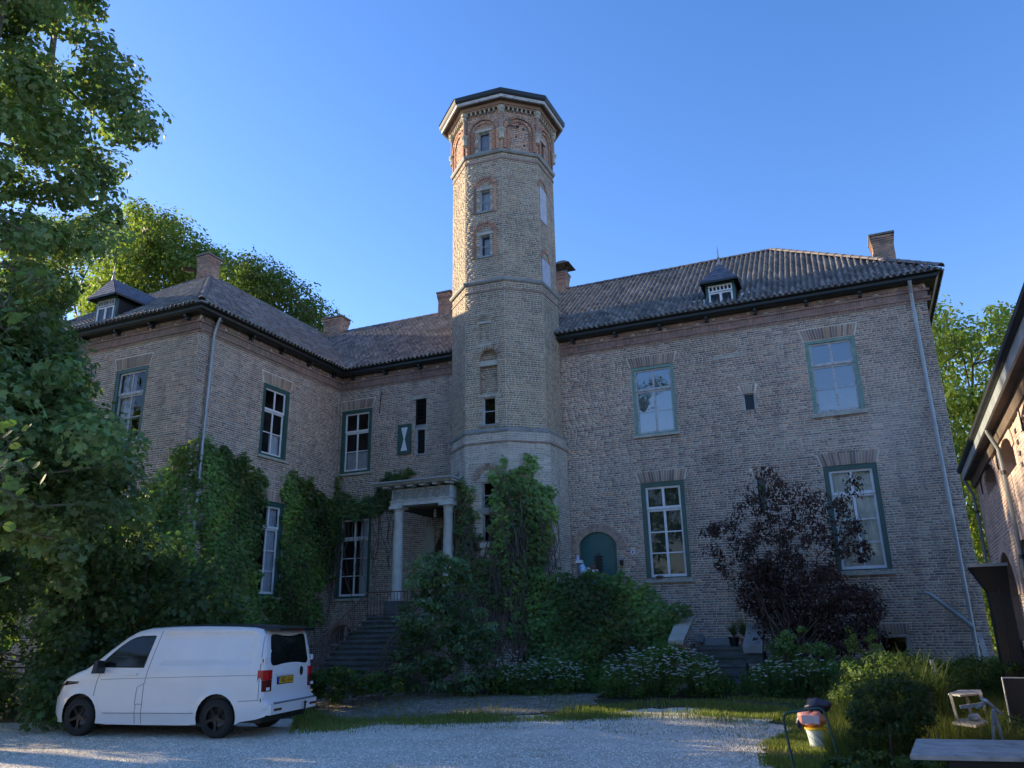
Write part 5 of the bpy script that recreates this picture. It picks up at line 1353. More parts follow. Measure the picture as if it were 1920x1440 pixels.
# ------------------------------------------------------------------ ground
def tz(x, y):
    t = np.clip((np.asarray(y, float) - 12.5) / 4.5, 0, 1); return .22 * t * t * (3 - 2 * t)
def gpx(px, py):
    p = at(px, py, 'z', 0.0)
    for _ in range(8): p = at(px, py, 'z', float(tz(p[0], p[1])))
    return p
def soil_mat(name, cols, scales, bump, rough=.95, vor=None):
    m, t, out = new_mat(name); b = nd(t, 'ShaderNodeBsdfPrincipled'); t.links.new(b.outputs[0], out.inputs[0]); b.inputs['Roughness'].default_value = rough; b.inputs['Specular IOR Level'].default_value = .2
    c = cols[0]
    for q, s_ in zip(cols[1:], scales): c = mixc(t, mapr(t, noise(t, s_, 6, .7), .42, .62, 0, 1), c, q)
    g = t.nodes.get('POS') or nd(t, 'ShaderNodeNewGeometry', name='POS'); h = None
    if vor:
        v = nd(t, 'ShaderNodeTexVoronoi'); v.inputs['Scale'].default_value = vor; t.links.new(g.outputs['Position'], v.inputs['Vector'])
        sep = nd(t, 'ShaderNodeSeparateColor'); t.links.new(v.outputs['Color'], sep.inputs[0])
        f = mapr(t, sep.outputs[0], 0, 1, .74, 1.25); n = nd(t, 'ShaderNodeVectorMath', operation='SCALE'); t.links.new(c, n.inputs[0]); t.links.new(f, n.inputs['Scale']); c = n.outputs[0]; h = v.outputs['Distance']
    t.links.new(c, b.inputs['Base Color'])
    bn = nd(t, 'ShaderNodeBump'); bn.inputs['Strength'].default_value = bump; bn.inputs['Distance'].default_value = .03
    t.links.new(h if h is not None else noise(t, 25, 5), bn.inputs['Height'])
    if h is not None: bn.invert = True
    t.links.new(bn.outputs[0], b.inputs['Normal']); return m
M['soil'] = soil_mat('garden_soil', [(.06, .05, .035), (.05, .075, .025), (.10, .085, .06)], [1.2, .5], .8)
M['gravel'] = soil_mat('gravel', [(.78, .70, .58), (.66, .58, .47), (.82, .75, .64), (.48, .41, .30), (.70, .63, .52)], [1.1, .45, .35, 2.2], .5, vor=42)
M['mulch'] = soil_mat('mulch', [(.30, .26, .22), (.42, .37, .32), (.20, .18, .15)], [2.5, 6], .9, vor=30)
xs = np.concatenate([[-400, -120, -60], np.arange(-40, 30, 2.0), [60, 120, 400]]); ys = np.concatenate([[-400, -80, -20], np.arange(0, 34, .75), [60, 120, 400]])
X, Y = np.meshgrid(xs, ys); V = np.stack([X.ravel(), Y.ravel(), tz(X.ravel(), Y.ravel()) - .012], 1); nx = len(xs)
mk('ground', V, [(j * nx + i, j * nx + i + 1, (j + 1) * nx + i + 1, (j + 1) * nx + i) for j in range(len(ys) - 1) for i in range(nx - 1)], M['soil'], kind='structure', smooth=True)
def sheet(name, poly, m, dz, grid=.6, rough=.0):
    P_ = []
    for (a, b) in zip(poly, poly[1:] + poly[:1]):
        a = np.array(a, float); b = np.array(b, float); n = max(1, int(np.linalg.norm(b - a) / .18))
        for i in range(n): P_.append(tuple(a + (b - a) * i / n + (rng.normal(0, rough, 2) if i else 0)))
    v, f = cdt(P_, grid); mk(name, [(x, y, float(tz(x, y)) + dz) for x, y in v], f, M[m], kind='structure', smooth=True)
gp = [(560, 1366), (610, 1358), (680, 1353), (760, 1352), (860, 1348), (960, 1343), (1060, 1342), (1140, 1338), (1200, 1331), (1290, 1327), (1380, 1340), (1450, 1350), (1478, 1372), (1440, 1395), (1425, 1420), (1455, 1450)]
gpoly = [tuple(gpx(*p)[:2]) for p in gp]
gravel_poly = [(-17.5, 10.9), (-13.6, 11.9), (-10.5, 13.3)] + gpoly + [(-1.6, 7), (-1.2, 3), (6, -4), (14, -22), (-40, -22), (-40, 10.0), (-24, 10.2)]
sheet('gravel_drive', gravel_poly, 'gravel', .0, .8, .09)
mp = [(590, 1300), (700, 1297), (900, 1300), (1120, 1296), (1130, 1310), (1115, 1322), (1060, 1334), (940, 1341), (840, 1344), (720, 1350), (640, 1352), (590, 1352)]
sheet('mulch_bed', [tuple(gpx(*p)[:2]) for p in mp], 'mulch', .0, .6, .10)

# ------------------------------------------------------------------ leaves
def tri_template(outline, fold=.06, cup=0):
    """fan around the midpoint; folded along the midrib"""
    pts = [(0, 0, -fold)] + [(x, y, cup * (x * x + y * y)) for x, y in outline]
    n = len(outline); return np.array(pts, float), np.array([(0, i + 1, (i + 1) % n + 1) for i in range(n)])
T_MAPLE = tri_template([(0, -.5), (.22, -.22), (.50, -.18), (.30, .02), (.46, .30), (.16, .20), (0, .52), (-.16, .20), (-.46, .30), (-.30, .02), (-.50, -.18), (-.22, -.22)], .05)
T_IVY = tri_template([(0, -.42), (.36, -.34), (.50, .02), (.16, .10), (0, .52), (-.16, .10), (-.50, .02), (-.36, -.34)], .05)
T_OVAL = tri_template([(0, -.5), (.22, -.15), (.20, .20), (0, .5), (-.20, .20), (-.22, -.15)], .05)
T_SMALL = (np.array([(0, -.5, 0), (.28, 0, .05), (0, .5, 0), (-.28, 0, .05)]), np.array([(0, 1, 2), (0, 2, 3)]))
T_ROUND = tri_template([(.0, -.45), (.32, -.32), (.46, .02), (.30, .34), (0, .5), (-.30, .34), (-.46, .02), (-.32, -.32)], .07)
def leaves(T, pos, nrm, size, tipdown=.5):
    V0, F0 = T; N = len(pos); n = nrm / (np.linalg.norm(nrm, axis=1, keepdims=True) + 1e-9)
    t = rng.normal(0, 1, (N, 3)) * (1 - tipdown); t[:, 2] -= tipdown * 1.5
    t -= n * (t * n).sum(1, keepdims=True); t /= (np.linalg.norm(t, axis=1, keepdims=True) + 1e-9); b = np.cross(t, n)
    V = pos[:, None] + size[:, None, None] * (b[:, None] * V0[None, :, 0:1] + t[:, None] * V0[None, :, 1:2] + n[:, None] * V0[None, :, 2:3])
    F = F0[None] + (np.arange(N) * len(V0))[:, None, None]
    return V.reshape(-1, 3), F.reshape(-1, 3)
def greens(N, base, var=.22, hue=.10):
    c = (np.array(base) * np.array([1.7, 1.4, 1.3]))[None] * rng.uniform(1 - var, 1 + var, (N, 1)); c = c * (1 + rng.normal(0, hue, (N, 3)) * np.array([1, .4, .8])); return np.clip(c, .003, .9)
def clump_leaves(cen, rad, per, size, base, T, up=.5, squash=.8, var=.25, tipdown=.5, zmin=None, cvar=.22, shell=.55):
    """cen (M,3), rad (M,) : leaves around each clump centre"""
    Mn = len(cen); idx = np.repeat(np.arange(Mn), per); N = len(idx)
    d = rng.normal(0, 1, (N, 3)); d /= np.linalg.norm(d, axis=1, keepdims=True)
    r = rad[idx] * (shell + (1 - shell) * rng.random(N)) * rng.uniform(.75, 1.15, N); off = d * r[:, None]; off[:, 2] *= squash
    p = cen[idx] + off; n = d + np.array([0, 0, up]) + rng.normal(0, .45, (N, 3))
    cc = rng.uniform(1 - cvar, 1 + cvar, Mn)[idx][:, None]
    col = greens(N, base, var) * cc
    if zmin is not None:
        k = p[:, 2] > zmin + tz(p[:, 0], p[:, 1]); p, n, col = p[k], n[k], col[k]; N = len(p)
    s = (size if np.isscalar(size) else size[idx]) * rng.uniform(.55, 1.3, len(idx))
    if zmin is not None: s = s[k]
    V, F = leaves(T, p, n, s, tipdown); return V, F, np.repeat(col, len(T[1]), 0), p, n, s, col
def px_points(poly, d0, d1, n):
    pa = np.array(poly, float); out = []
    while len(out) < n:
        x = rng.uniform(pa[:, 0].min(), pa[:, 0].max(), 400); y = rng.uniform(pa[:, 1].min(), pa[:, 1].max(), 400)
        k = inside([tuple(p) for p in poly], x, y)
        for a, b in zip(x[k], y[k]): out.append(at_d(a, b, rng.uniform(d0, d1)))
    return np.array(out[:n])
def limb(mb, p, q, r0, r1, sag=.0, n=5, wob=.12):
    p = np.array(p, float); q = np.array(q, float); L = np.linalg.norm(q - p); pts = []; rs = []
    for i in range(n + 1):
        f = i / n; o = rng.normal(0, wob * L / n, 3) * (0 if i in (0, n) else 1); o[2] += math.sin(math.pi * f) * sag * L
        pts.append(p + (q - p) * f + o); rs.append(r0 + (r1 - r0) * f)
    mb.tube(pts, rs, 7, cap=False); return pts
def tree(name, label, cat, base, cens, rads, per, size, colr, T, m='leaf', bark='bark', r0=.35, group=None, up=.5, fork=.35, nl=14, squash=.8, cvar=.22, singles=0, tipdown=.5, zmin=None, shell=.55):
    tr = thing(name, label, cat, base, group)
    V, F, c, p, n, s, lc = clump_leaves(cens, rads, per, size, colr, T, up, squash, tipdown=tipdown, cvar=cvar, zmin=zmin, shell=shell)
    nt = len(T[1]); N = len(p); pick = np.zeros(N, bool)
    crown_me_parent = None
    if singles:
        dist = np.linalg.norm(p - CAM, axis=1); pr = p - CAM; z = pr @ CF; X = pr @ CR / z * F_PX + 960; Yp = 720 - pr @ CU / z * F_PX
        vis = (X > 5) & (X < 1915) & (Yp > 5) & (Yp < 1435) & (z > 0); dist = np.where(vis, dist, 1e6) - s * 20; pick[np.argsort(dist)[:singles]] = True
    kp = ~pick
    Vk = V.reshape(N, len(T[0]), 3)[kp].reshape(-1, 3); Fk = (T[1][None] + (np.arange(kp.sum()) * len(T[0]))[:, None, None]).reshape(-1, 3)
    cr = mk('crown', Vk, Fk, M[m], tr, col=np.repeat(lc[kp], nt, 0), kind='stuff')
    if singles:
        me = mesh_of('leaf', T[0], T[1]); me.materials.append(M['leaf_one'])
        for i in np.where(pick)[0]:
            nn = Vector(n[i]).normalized(); R = nn.to_track_quat('Z', 'Y').to_euler(); R.rotate_axis('Z', rng.uniform(0, 6.28))
            link_mesh('leaf', me, cr, p[i], R, (s[i],) * 3, lc[i])
    mb = MB(); b = np.array(base, float); cm = cens.mean(0); zlo = cens[:, 2].min()
    f = b + (np.array([cm[0], cm[1], cm[2]]) - b) * fork; pts = limb(mb, b - (0, 0, .1), f, r0, r0 * .7, n=6, wob=.05)
    ks = rng.choice(len(cens), min(nl, len(cens)), replace=False)
    subs = []
    for k in ks:
        a = pts[rng.integers(3, 7)] if rng.random() < .6 else f
        q = limb(mb, a, cens[k], r0 * rng.uniform(.22, .42), r0 * .06, sag=.08, n=6); subs += q[2:]
    subs = np.array(subs)
    mb.mk('trunk', M[bark], tr, smooth=True); mb = MB()
    for k in rng.choice(len(cens), min(nl * 4, len(cens)), replace=False):
        j = np.argmin(np.linalg.norm(subs - cens[k], axis=1)); limb(mb, subs[j], cens[k], r0 * .09, r0 * .03, n=3)
    mb.mk('twigs', M[bark], tr, kind='stuff')
    return tr

# climbing plants: leaves over wall patches given in picture polygons
def climb(name, label, wl, polys, dens, size, base, T=T_IVY, w0=.03, w1=.22, stems=0, zlim=None):
    allp = []; alln = []; allc = []
    for poly, dm in polys:
        hp = np.array([wl.hit(*p) for p in poly]); lo, hi = hp.min(0), hp.max(0); area = (hi - lo).prod(); N = int(area * dens * dm)
        u = rng.uniform(lo[0] - .1, hi[0] + .1, N); z = rng.uniform(lo[1] - .1, hi[1] + .1, N)
        ju = u + .10 * np.sin(z * 9) + rng.normal(0, .05, N); jz = z + .10 * np.sin(u * 8) + rng.normal(0, .05, N)
        k = inside([tuple(p) for p in hp], ju, jz); u, z = u[k], z[k]
        bul = .5 + .5 * np.sin(u * 3.1 + 1.3 * np.sin(z * 2.3)) * np.sin(z * 2.7 + u); w = w0 + (w1 - w0) * rng.random(len(u)) * (.35 + .65 * bul)
        p = np.stack([wl.p0[0] + wl.d[0] * u + wl.n[0] * w, wl.p0[1] + wl.d[1] * u + wl.n[1] * w, z], 1)
        n = np.array([wl.n[0], wl.n[1], .55])[None] + rng.normal(0, .42, (len(u), 3)); allp.append(p); alln.append(n)
        c = greens(len(u), base, .25) * (1 + .35 * np.sin(u * 1.9 + z * 1.1))[:, None] * (.75 + .5 * bul)[:, None]
        yg = np.clip(np.sin(u * 2.3 - z * 1.7) - .45, 0, 1)[:, None]; c = c * (1 - yg * .5) + c * np.array([2.2, 1.7, .9]) * yg * .5; allc.append(c)
    p = np.concatenate(allp); n = np.concatenate(alln); c = np.concatenate(allc); s = size * rng.uniform(.6, 1.3, len(p))
    V, F = leaves(T, p, n, s, .8)
    t = thing(name, label, 'plant', tuple(p.mean(0) * [1, 1, 0]))
    fo = mk('foliage', V, F, M['leaf'], t, col=np.repeat(c, len(T[1]), 0), kind='stuff')
    if stems:
        mb = MB()
        for i in range(stems):
            j = rng.integers(len(p)); q = p[j].copy(); pts = []
            for k in range(7):
                pts.append(q.copy()); q = q + np.array([wl.d[0] * rng.normal(0, .10), wl.d[1] * rng.normal(0, .10), -.35]); 
            pts = [np.array([a[0], a[1], max(a[2], .1)]) - np.array([wl.n[0], wl.n[1], 0]) * .02 for a in pts]
            mb.tube(pts, rng.uniform(.005, .014), 4, cap=False)
        mb.mk('stems', M['vine'], t)
    return t
G_IVY = (.075, .15, .055)
climb('climbing_vine', 'dense green creeper covering the left wing wall up to the zinc pipe', W_E,
      [([(372, 822), (395, 828), (430, 850), (460, 862), (485, 885), (498, 905), (492, 935), (488, 1000), (482, 1060), (478, 1112), (510, 1125), (560, 1130), (600, 1128), (600, 1165), (560, 1180), (520, 1230), (370, 1250)], 1),
       ([(528, 900), (545, 888), (580, 900), (600, 935), (628, 930), (632, 895), (640, 893), (640, 960), (632, 1040), (618, 1075), (600, 1110), (560, 1130), (515, 1130), (520, 1060), (528, 1000)], 1)], 480, .125, G_IVY, stems=60)
climb('climbing_vine', 'creeper on the end wall of the left wing beside the plane tree', W_L, [([(374, 822), (350, 835), (320, 860), (300, 900), (265, 930), (120, 1000), (100, 1290), (374, 1260)], 1)], 480, .125, G_IVY)
climb('climbing_vine', 'creeper strand running from the inner corner above the lower window to the portico', W_S,
      [([(628, 893), (640, 893), (645, 930), (700, 938), (715, 905), (740, 885), (775, 888), (770, 905), (735, 925), (735, 962), (700, 965), (690, 972), (648, 975), (640, 1040), (630, 1060), (625, 1090), (600, 1110), (625, 1000)], 1.1)], 420, .12, (.055, .11, .05), stems=40)
climb('climbing_vine', 'narrow creeper with brown stems on the left face of the tower', TW[0, 0], [([(838, 935), (858, 890), (868, 900), (868, 1060), (850, 1120), (838, 1080)], .9)], 420, .12, (.08, .155, .06), stems=70)
climb('climbing_vine', 'creeper left of the long tower window', TW[0, 1], [([(862, 905), (878, 895), (888, 925), (893, 985), (902, 1020), (905, 1075), (890, 1110), (866, 1110)], .8)], 420, .12, (.08, .155, .06), stems=60)
climb('climbing_vine', 'thick creeper right of the long tower window', TW[0, 1], [([(925, 888), (945, 870), (952, 862), (956, 1150), (900, 1125), (905, 1060), (930, 1050), (924, 1000), (928, 940)], 1.2)], 480, .13, (.08, .155, .06), w1=.38, stems=90)
climb('climbing_vine', 'thick creeper on the clock face side of the tower, climbing to a thin tip', TW[0, 2], [([(950, 885), (965, 875), (985, 870), (993, 858), (1000, 862), (1000, 900), (1022, 915), (1036, 930), (1040, 985), (1030, 1030), (1012, 1060), (1000, 1100), (985, 1150), (975, 1200), (950, 1200)], 1.1)], 480, .13, (.08, .155, .06), w1=.38, stems=120)
PW = Wall(par, (-7.95, 20.38), (-4.35, 20.38), 0, 2.8); PW.ob = None
climb('climbing_vine', 'ivy blanket over the sloping parapet below the green door', PW, [([(1000, 1070), (1055, 1078), (1120, 1076), (1175, 1078), (1205, 1100), (1250, 1125), (1297, 1150), (1270, 1180), (1262, 1215), (1262, 1300), (985, 1300)], 1.25)], 480, .115, (.065, .14, .055), w1=.34, stems=30)

# plane tree on the left
crown_px = [(-420, -420), (240, -420), (238, -60), (228, 5), (200, 55), (192, 95), (262, 118), (276, 180), (278, 262), (248, 305), (232, 345), (262, 385), (262, 420), (205, 465), (180, 540), (130, 600), (110, 640), (30, 680), (-420, 700)]
low_px = [(-420, 690), (100, 660), (160, 712), (200, 745), (215, 768), (200, 805), (262, 842), (285, 905), (262, 985), (200, 1020), (190, 1100), (120, 1110), (80, 1000), (20, 960), (-420, 960)]
c1 = px_points([(x - 12 if x > 0 else x, y) for x, y in crown_px], 15.5, 21.5, 420); c2 = px_points(low_px, 14.5, 19.0, 150)
c3 = px_points([(-100, 560), (88, 590), (98, 645), (150, 708), (190, 755), (205, 805), (180, 1000), (-100, 1000)], 16, 19.5, 190)
tree('plane_tree', 'huge plane tree at the left edge, its star-leaved branches hanging down past the left wing', 'tree', (-17.2, 8.6, 0), np.concatenate([c1, c2, c3]), rng.uniform(.36, .66, 760), np.r_[np.full(420, 235), np.full(340, 150)], np.r_[np.full(420, .115), np.full(340, .14)], (.08, .14, .07), T_IVY, bark='bark_p', r0=.42, nl=20, singles=170, cvar=.35, fork=.5)
# undergrowth behind the van
hp = [(-300, 930), (100, 985), (220, 1020), (300, 1010), (370, 1060), (470, 1170), (478, 1250), (478, 1352), (-300, 1362)]
cen = np.concatenate([px_points([(60, 985)] + hp[2:-1] + [(60, 1362)], 17.3, 20.0, 330), px_points([(-300, 930), (80, 985), (80, 1345), (-300, 1340)], 20.5, 24.0, 230)])
tree('undergrowth_bush', 'dark tangle of bushes filling the corner behind the white van', 'bush', (-14.5, 13.6, 0), cen, rng.uniform(.3, .6, len(cen)), 80, .13, (.045, .09, .045), T_MAPLE, r0=.12, nl=30, zmin=.02, cvar=.4, fork=.2)
# trees behind the left wing
cen = np.concatenate([px_points([(150, 700), (190, 520), (232, 440), (255, 380), (285, 405), (325, 418), (345, 445), (385, 462), (425, 492), (400, 620), (250, 660)], 52, 60, 280), px_points([(-20, 720), (10, 430), (130, 400), (240, 405), (250, 600), (150, 700)], 70, 80, 170)])
tree('background_tree', 'tall yellow-green sunlit tree rising behind the left wing chimney', 'tree', (-45, 36, 0), cen, rng.uniform(.9, 1.7, len(cen)), 120, .30, (.075, .13, .04), T_OVAL, r0=.5, nl=22, cvar=.3)
cen = px_points([(395, 640), (425, 500), (450, 488), (490, 497), (525, 525), (555, 548), (590, 572), (615, 600), (640, 640), (560, 700)], 42, 50, 190)
tree('background_tree', 'darker green tree behind the ridge between two chimneys', 'tree', (-26, 40, 0), cen, rng.uniform(.8, 1.4, len(cen)), 120, .24, (.05, .09, .03), T_OVAL, r0=.5, nl=18, cvar=.3)
# trees behind the gap on the right
cen = px_points([(1690, 700), (1735, 568), (1765, 560), (1790, 590), (1815, 620), (1850, 590), (1885, 585), (1930, 610), (2000, 700), (2000, 1150), (1740, 1250)], 40, 50, 420)
tree('background_tree', 'bright green maple filling the gap between house and outbuilding', 'tree', (7, 46, 0), cen, rng.uniform(.7, 1.4, len(cen)), 110, .26, (.085, .14, .035), T_OVAL, r0=.42, nl=20, cvar=.35)
# unseen clumps added at left to shade and dapple; trees behind for reflections
wc = []
for i in range(330):
    wc.append((rng.uniform(-46, -33), rng.uniform(-14, 19), rng.uniform(0, 1) ** .8 * 17.5))
for i in range(160): wc.append((rng.uniform(-44, -30), rng.uniform(19, 60), rng.uniform(0, 9)))
for i in range(26): wc.append((rng.uniform(-44, -38), rng.uniform(18.5, 24), rng.uniform(13.5, 18)))
for i in range(900): wc.append((rng.uniform(-60, 35), rng.uniform(-52, -40), rng.uniform(0, 1) ** .8 * 17))
wc = np.array(wc); V, F, c, *_ = clump_leaves(wc, rng.uniform(.9, 1.9, len(wc)), 60, .55, (.06, .11, .03), T_SMALL, cvar=.3)
mk('unseen_woodland', V, F, M['leaf'], col=c, kind='stuff')

# elder shrub in front of the stairs
cen = px_points([(745, 1260), (752, 1180), (760, 1110), (778, 1062), (805, 1040), (838, 1030), (862, 1050), (885, 1085), (905, 1120), (920, 1180), (915, 1215), (925, 1285), (860, 1297), (760, 1290)], 18.2, 19.8, 150)
tree('elder_shrub', 'large blue-green elder shrub half hiding the entrance steps', 'bush', (-11.0, 15.8, .2), cen, rng.uniform(.16, .34, len(cen)), 70, .12, (.075, .145, .085), T_OVAL, r0=.05, nl=26, up=.9, squash=.5, cvar=.35, zmin=.0, fork=.1)
# purple-leaved tree
pp = [(1322, 1000), (1345, 955), (1370, 960), (1400, 900), (1430, 882), (1460, 885), (1480, 925), (1500, 905), (1530, 930), (1555, 895), (1600, 885), (1612, 900), (1600, 950), (1612, 1000), (1640, 1000), (1632, 1050), (1600, 1062), (1560, 1080), (1640, 1110), (1660, 1150), (1650, 1200), (1560, 1230), (1470, 1235), (1450, 1190), (1400, 1130), (1370, 1100), (1375, 1070), (1345, 1080), (1340, 1040)]
cen = px_points(pp, 19.4, 21.2, 185)
dens_c = px_points([(1400, 1060), (1560, 1060), (1650, 1120), (1660, 1200), (1500, 1240), (1440, 1200), (1390, 1120)], 19.6, 21.3, 190)
cen = np.concatenate([cen, dens_c])
tree('purple_tree', 'small dark purple-leaved tree before the right half of the house', 'tree', (-1.65, 19.4, .2), cen, rng.uniform(.16, .36, len(cen)), 62, .09, (.040, .032, .028), T_OVAL, m='leaf_p', r0=.09, nl=40, fork=.25, cvar=.3)
# lime twigs close to the camera at the left edge
lt = thing('linden_branch', 'leafy twigs with large round leaves hanging in at the left edge close to the camera', 'branch', tuple(at_d(-60, 700, 7)))
me = mesh_of('leaf', *T_ROUND); me.materials.append(M['leaf_one']); mb = MB()
for (cx, cy, n, sx_, sy_) in ((40, 430, 4, 60, 25), (20, 470, 6, 50, 40), (75, 525, 9, 50, 25), (20, 560, 10, 50, 50), (35, 590, 6, 40, 25), (10, 620, 6, 30, 30), (25, 795, 5, 40, 25), (20, 830, 7, 45, 35), (45, 880, 9, 50, 30), (30, 930, 8, 50, 30), (10, 905, 6, 30, 40), (8, 985, 2, 16, 8), (4, 1090, 1, 4, 6)):
    d = 7 + rng.uniform(-.5, .8)
    a = at_d(-90, cy - 70, d); b = at_d(cx, cy, d); limb(mb, a, b, .012, .004, n=4, wob=.06)
    for i in range(n):
        q = at_d(cx + rng.uniform(-sx_, sx_) * .8, cy + rng.uniform(-sy_, sy_), d + rng.uniform(-.25, .25)); nn = Vector((rng.normal(0, .4), rng.normal(-.55, .3), rng.uniform(.3, 1))).normalized()
        R = nn.to_track_quat('Z', 'Y').to_euler(); R.rotate_axis('Z', rng.uniform(0, 6.28)); s_ = rng.uniform(.07, .115)
        link_mesh('leaf', me, lt, q, R, (s_, s_, s_), greens(1, (.055, .11, .035))[0]); mb.bar(b, q, .003)
mb.mk('twigs', M['bark'], lt, kind='stuff')

# ------------------------------------------------------------------ weeds and grass
def tufts(name, poly, n, h, w, base, per=1, lean=.35, mat='grass', kind='stuff', hv=.35, patch=0):
    pts = []
    pa = np.array(poly, float)
    x = rng.uniform(pa[:, 0].min(), pa[:, 0].max(), n * 6); y = rng.uniform(pa[:, 1].min(), pa[:, 1].max(), n * 6); k = inside([tuple(p) for p in poly], x, y); x, y = x[k][:n], y[k][:n]
    g = np.array([gpx(a, b) for a, b in zip(x, y)])
    if patch: q = np.sin(g[:, 0] * 1.7 + 2 * np.sin(g[:, 1] * 1.1)) * np.sin(g[:, 1] * 2.3 + g[:, 0] * .6) + rng.normal(0, .35, len(g)); g = g[q > patch]
    N = len(g); hh = h * rng.uniform(1 - hv, 1 + hv, N) * (1 + .25 * np.sin(g[:, 0] * 3 + g[:, 1] * 2)); a = rng.uniform(0, 2 * np.pi, N); l = hh * lean * rng.uniform(.1, 1.4, N)
    dx, dy = np.cos(a), np.sin(a); ww = w * rng.uniform(.6, 1.3, N); z0 = tz(g[:, 0], g[:, 1]) - .01
    P_ = lambda sx_, f, lf: np.stack([g[:, 0] - dy * sx_ * ww / 2 + dx * l * lf, g[:, 1] + dx * sx_ * ww / 2 + dy * l * lf, z0 + hh * f], 1)
    V = np.stack([P_(-1, 0, 0), P_(1, 0, 0), P_(.8, .55, .3), P_(-.8, .55, .3), P_(0, 1, 1)], 1).reshape(-1, 3)
    b = np.arange(N) * 5; F = [np.stack([b, b + 1, b + 2, b + 3], 1), np.stack([b + 3, b + 2, b + 4], 1)]
    c = greens(N, base, .3); col = np.concatenate([c, c]); return mk(name, V, F, M[mat], col=col, kind=kind)
GR = (.10, .15, .045)
tufts('grass_verge', [(560, 1330), (640, 1345), (760, 1343), (880, 1340), (1000, 1336), (1110, 1328), (1200, 1318), (1300, 1318), (1470, 1328), (1478, 1352), (1380, 1348), (1290, 1342), (1200, 1345), (1060, 1352), (880, 1357), (700, 1362), (580, 1378), (540, 1378)], 19000, .09, .012, GR, patch=-.12)
tufts('lawn_patch', [(1280, 1312), (1600, 1300), (1600, 1350), (1560, 1400), (1540, 1445), (1425, 1445), (1418, 1400), (1478, 1370), (1460, 1345), (1380, 1340)], 22000, .055, .010, (.11, .16, .045), patch=-.4)
tufts('sparse_grass', [(560, 1345), (1480, 1330), (1460, 1440), (1330, 1400), (1100, 1368), (700, 1372)], 5200, .04, .008, (.09, .11, .035))
tufts('long_grass', [(1560, 1300), (1700, 1270), (1960, 1270), (1960, 1460), (1560, 1460)], 26000, .34, .011, (.065, .10, .028), lean=.7)
tufts('long_grass', [(1400, 1275), (1640, 1262), (1960, 1250), (1960, 1300), (1560, 1310), (1400, 1290)], 16000, .42, .012, (.055, .09, .028), lean=.6)
def bush(name, label, cat, poly, d0, d1, n, rad, per, size, base, T=T_OVAL, up=.9, squash=.7, m='leaf', group=None, zmin=.0, stem=None):
    cen = px_points(poly, d0, d1, n)
    V, F, c, p, *_ = clump_leaves(cen, rng.uniform(rad * .6, rad * 1.3, n), per, size, base, T, up, squash, zmin=zmin, cvar=.3)
    t = thing(name, label, cat, (float(p[:, 0].mean()), float(p[:, 1].mean()), 0), group)
    mk('foliage', V, F, M[m], t, col=c, kind='stuff')
    mb = MB()
    for k in rng.choice(n, min(n, stem or 22), replace=False):
        q = cen[k]; b = np.array([q[0] + rng.normal(0, .08), q[1] + rng.normal(0, .05), float(tz(q[0], q[1])) - .02]); limb(mb, b, q, .008, .003, n=3, wob=.08)
    mb.mk('stems', M['vine'], t, kind='stuff'); return t, cen
bush('weed_patch', 'low leafy weeds at the foot of the entrance steps beside the van', 'weeds', [(585, 1262), (640, 1255), (740, 1268), (760, 1295), (700, 1306), (590, 1310)], 17.2, 19, 90, .16, 50, .075, (.045, .09, .03), T_IVY)
bush('ground_elder', 'ground elder with white umbels in front of the tower base', 'flowers', [(915, 1262), (960, 1245), (1060, 1250), (1110, 1262), (1120, 1300), (1000, 1312), (900, 1303)], 18.3, 20.0, 130, .17, 55, .08, (.05, .11, .03), T_IVY)
bush('ground_elder', 'tallest patch of white-flowered weeds, below the ivy-covered parapet', 'flowers', [(1130, 1250), (1160, 1232), (1240, 1212), (1300, 1222), (1355, 1255), (1380, 1290), (1370, 1305), (1250, 1318), (1150, 1312), (1115, 1290)], 17.3, 19.2, 220, .19, 60, .075, (.055, .115, .03), T_OVAL)
bush('ground_elder', 'white-flowered weeds right of the side steps under the purple tree', 'flowers', [(1400, 1262), (1430, 1245), (1500, 1240), (1560, 1250), (1590, 1275), (1580, 1305), (1400, 1305), (1385, 1285)], 17.3, 19.2, 150, .17, 55, .07, (.045, .10, .035), T_OVAL)
def umbels(poly, n, d0, d1, label, size=.032):
    n = int(n * 1.7); cen = px_points(poly, d0, d1, n); cen[:, 2] += rng.normal(-.02, .07, n); V = []; F = []; c = []
    for q in cen:
        R_ = size * rng.uniform(.6, 1.5); tl = rng.normal(0, .25, 2)
        for k in range(7):
            a = 2 * math.pi * k / 6; r = 0 if k == 6 else R_ * .65; b = len(V); x, y = q[0] + r * math.cos(a), q[1] + r * math.sin(a); z = q[2] + tl[0] * r * math.cos(a) + tl[1] * r * math.sin(a); e = R_ * .38
            V += [(x - e, y, z), (x, y - e, z), (x + e, y, z), (x, y + e, z), (x, y, z + e * .5)]; F += [(b, b + 1, b + 4), (b + 1, b + 2, b + 4), (b + 2, b + 3, b + 4), (b + 3, b, b + 4)]; c += [np.array([.62, .66, .58]) * rng.uniform(.8, 1.1)] * 4
        b = len(V); V += [(q[0] - .002, q[1], q[2]), (q[0] + .002, q[1], q[2]), (q[0] + .002, q[1] + .02, q[2] - .35), (q[0] - .002, q[1] + .02, q[2] - .35)]
        F += [(b, b + 1, b + 2), (b, b + 2, b + 3)]; c += [np.array([.10, .14, .05])] * 2
    o = mk('white_umbels', V, F, M['flower'], col=np.array(c), kind='stuff'); tag(o, label, 'flowers')
umbels([(925, 1235), (960, 1225), (1070, 1235), (1105, 1250), (1100, 1270), (950, 1270)], 110, 18.0, 18.6, 'white flower heads above the weeds in front of the tower base')
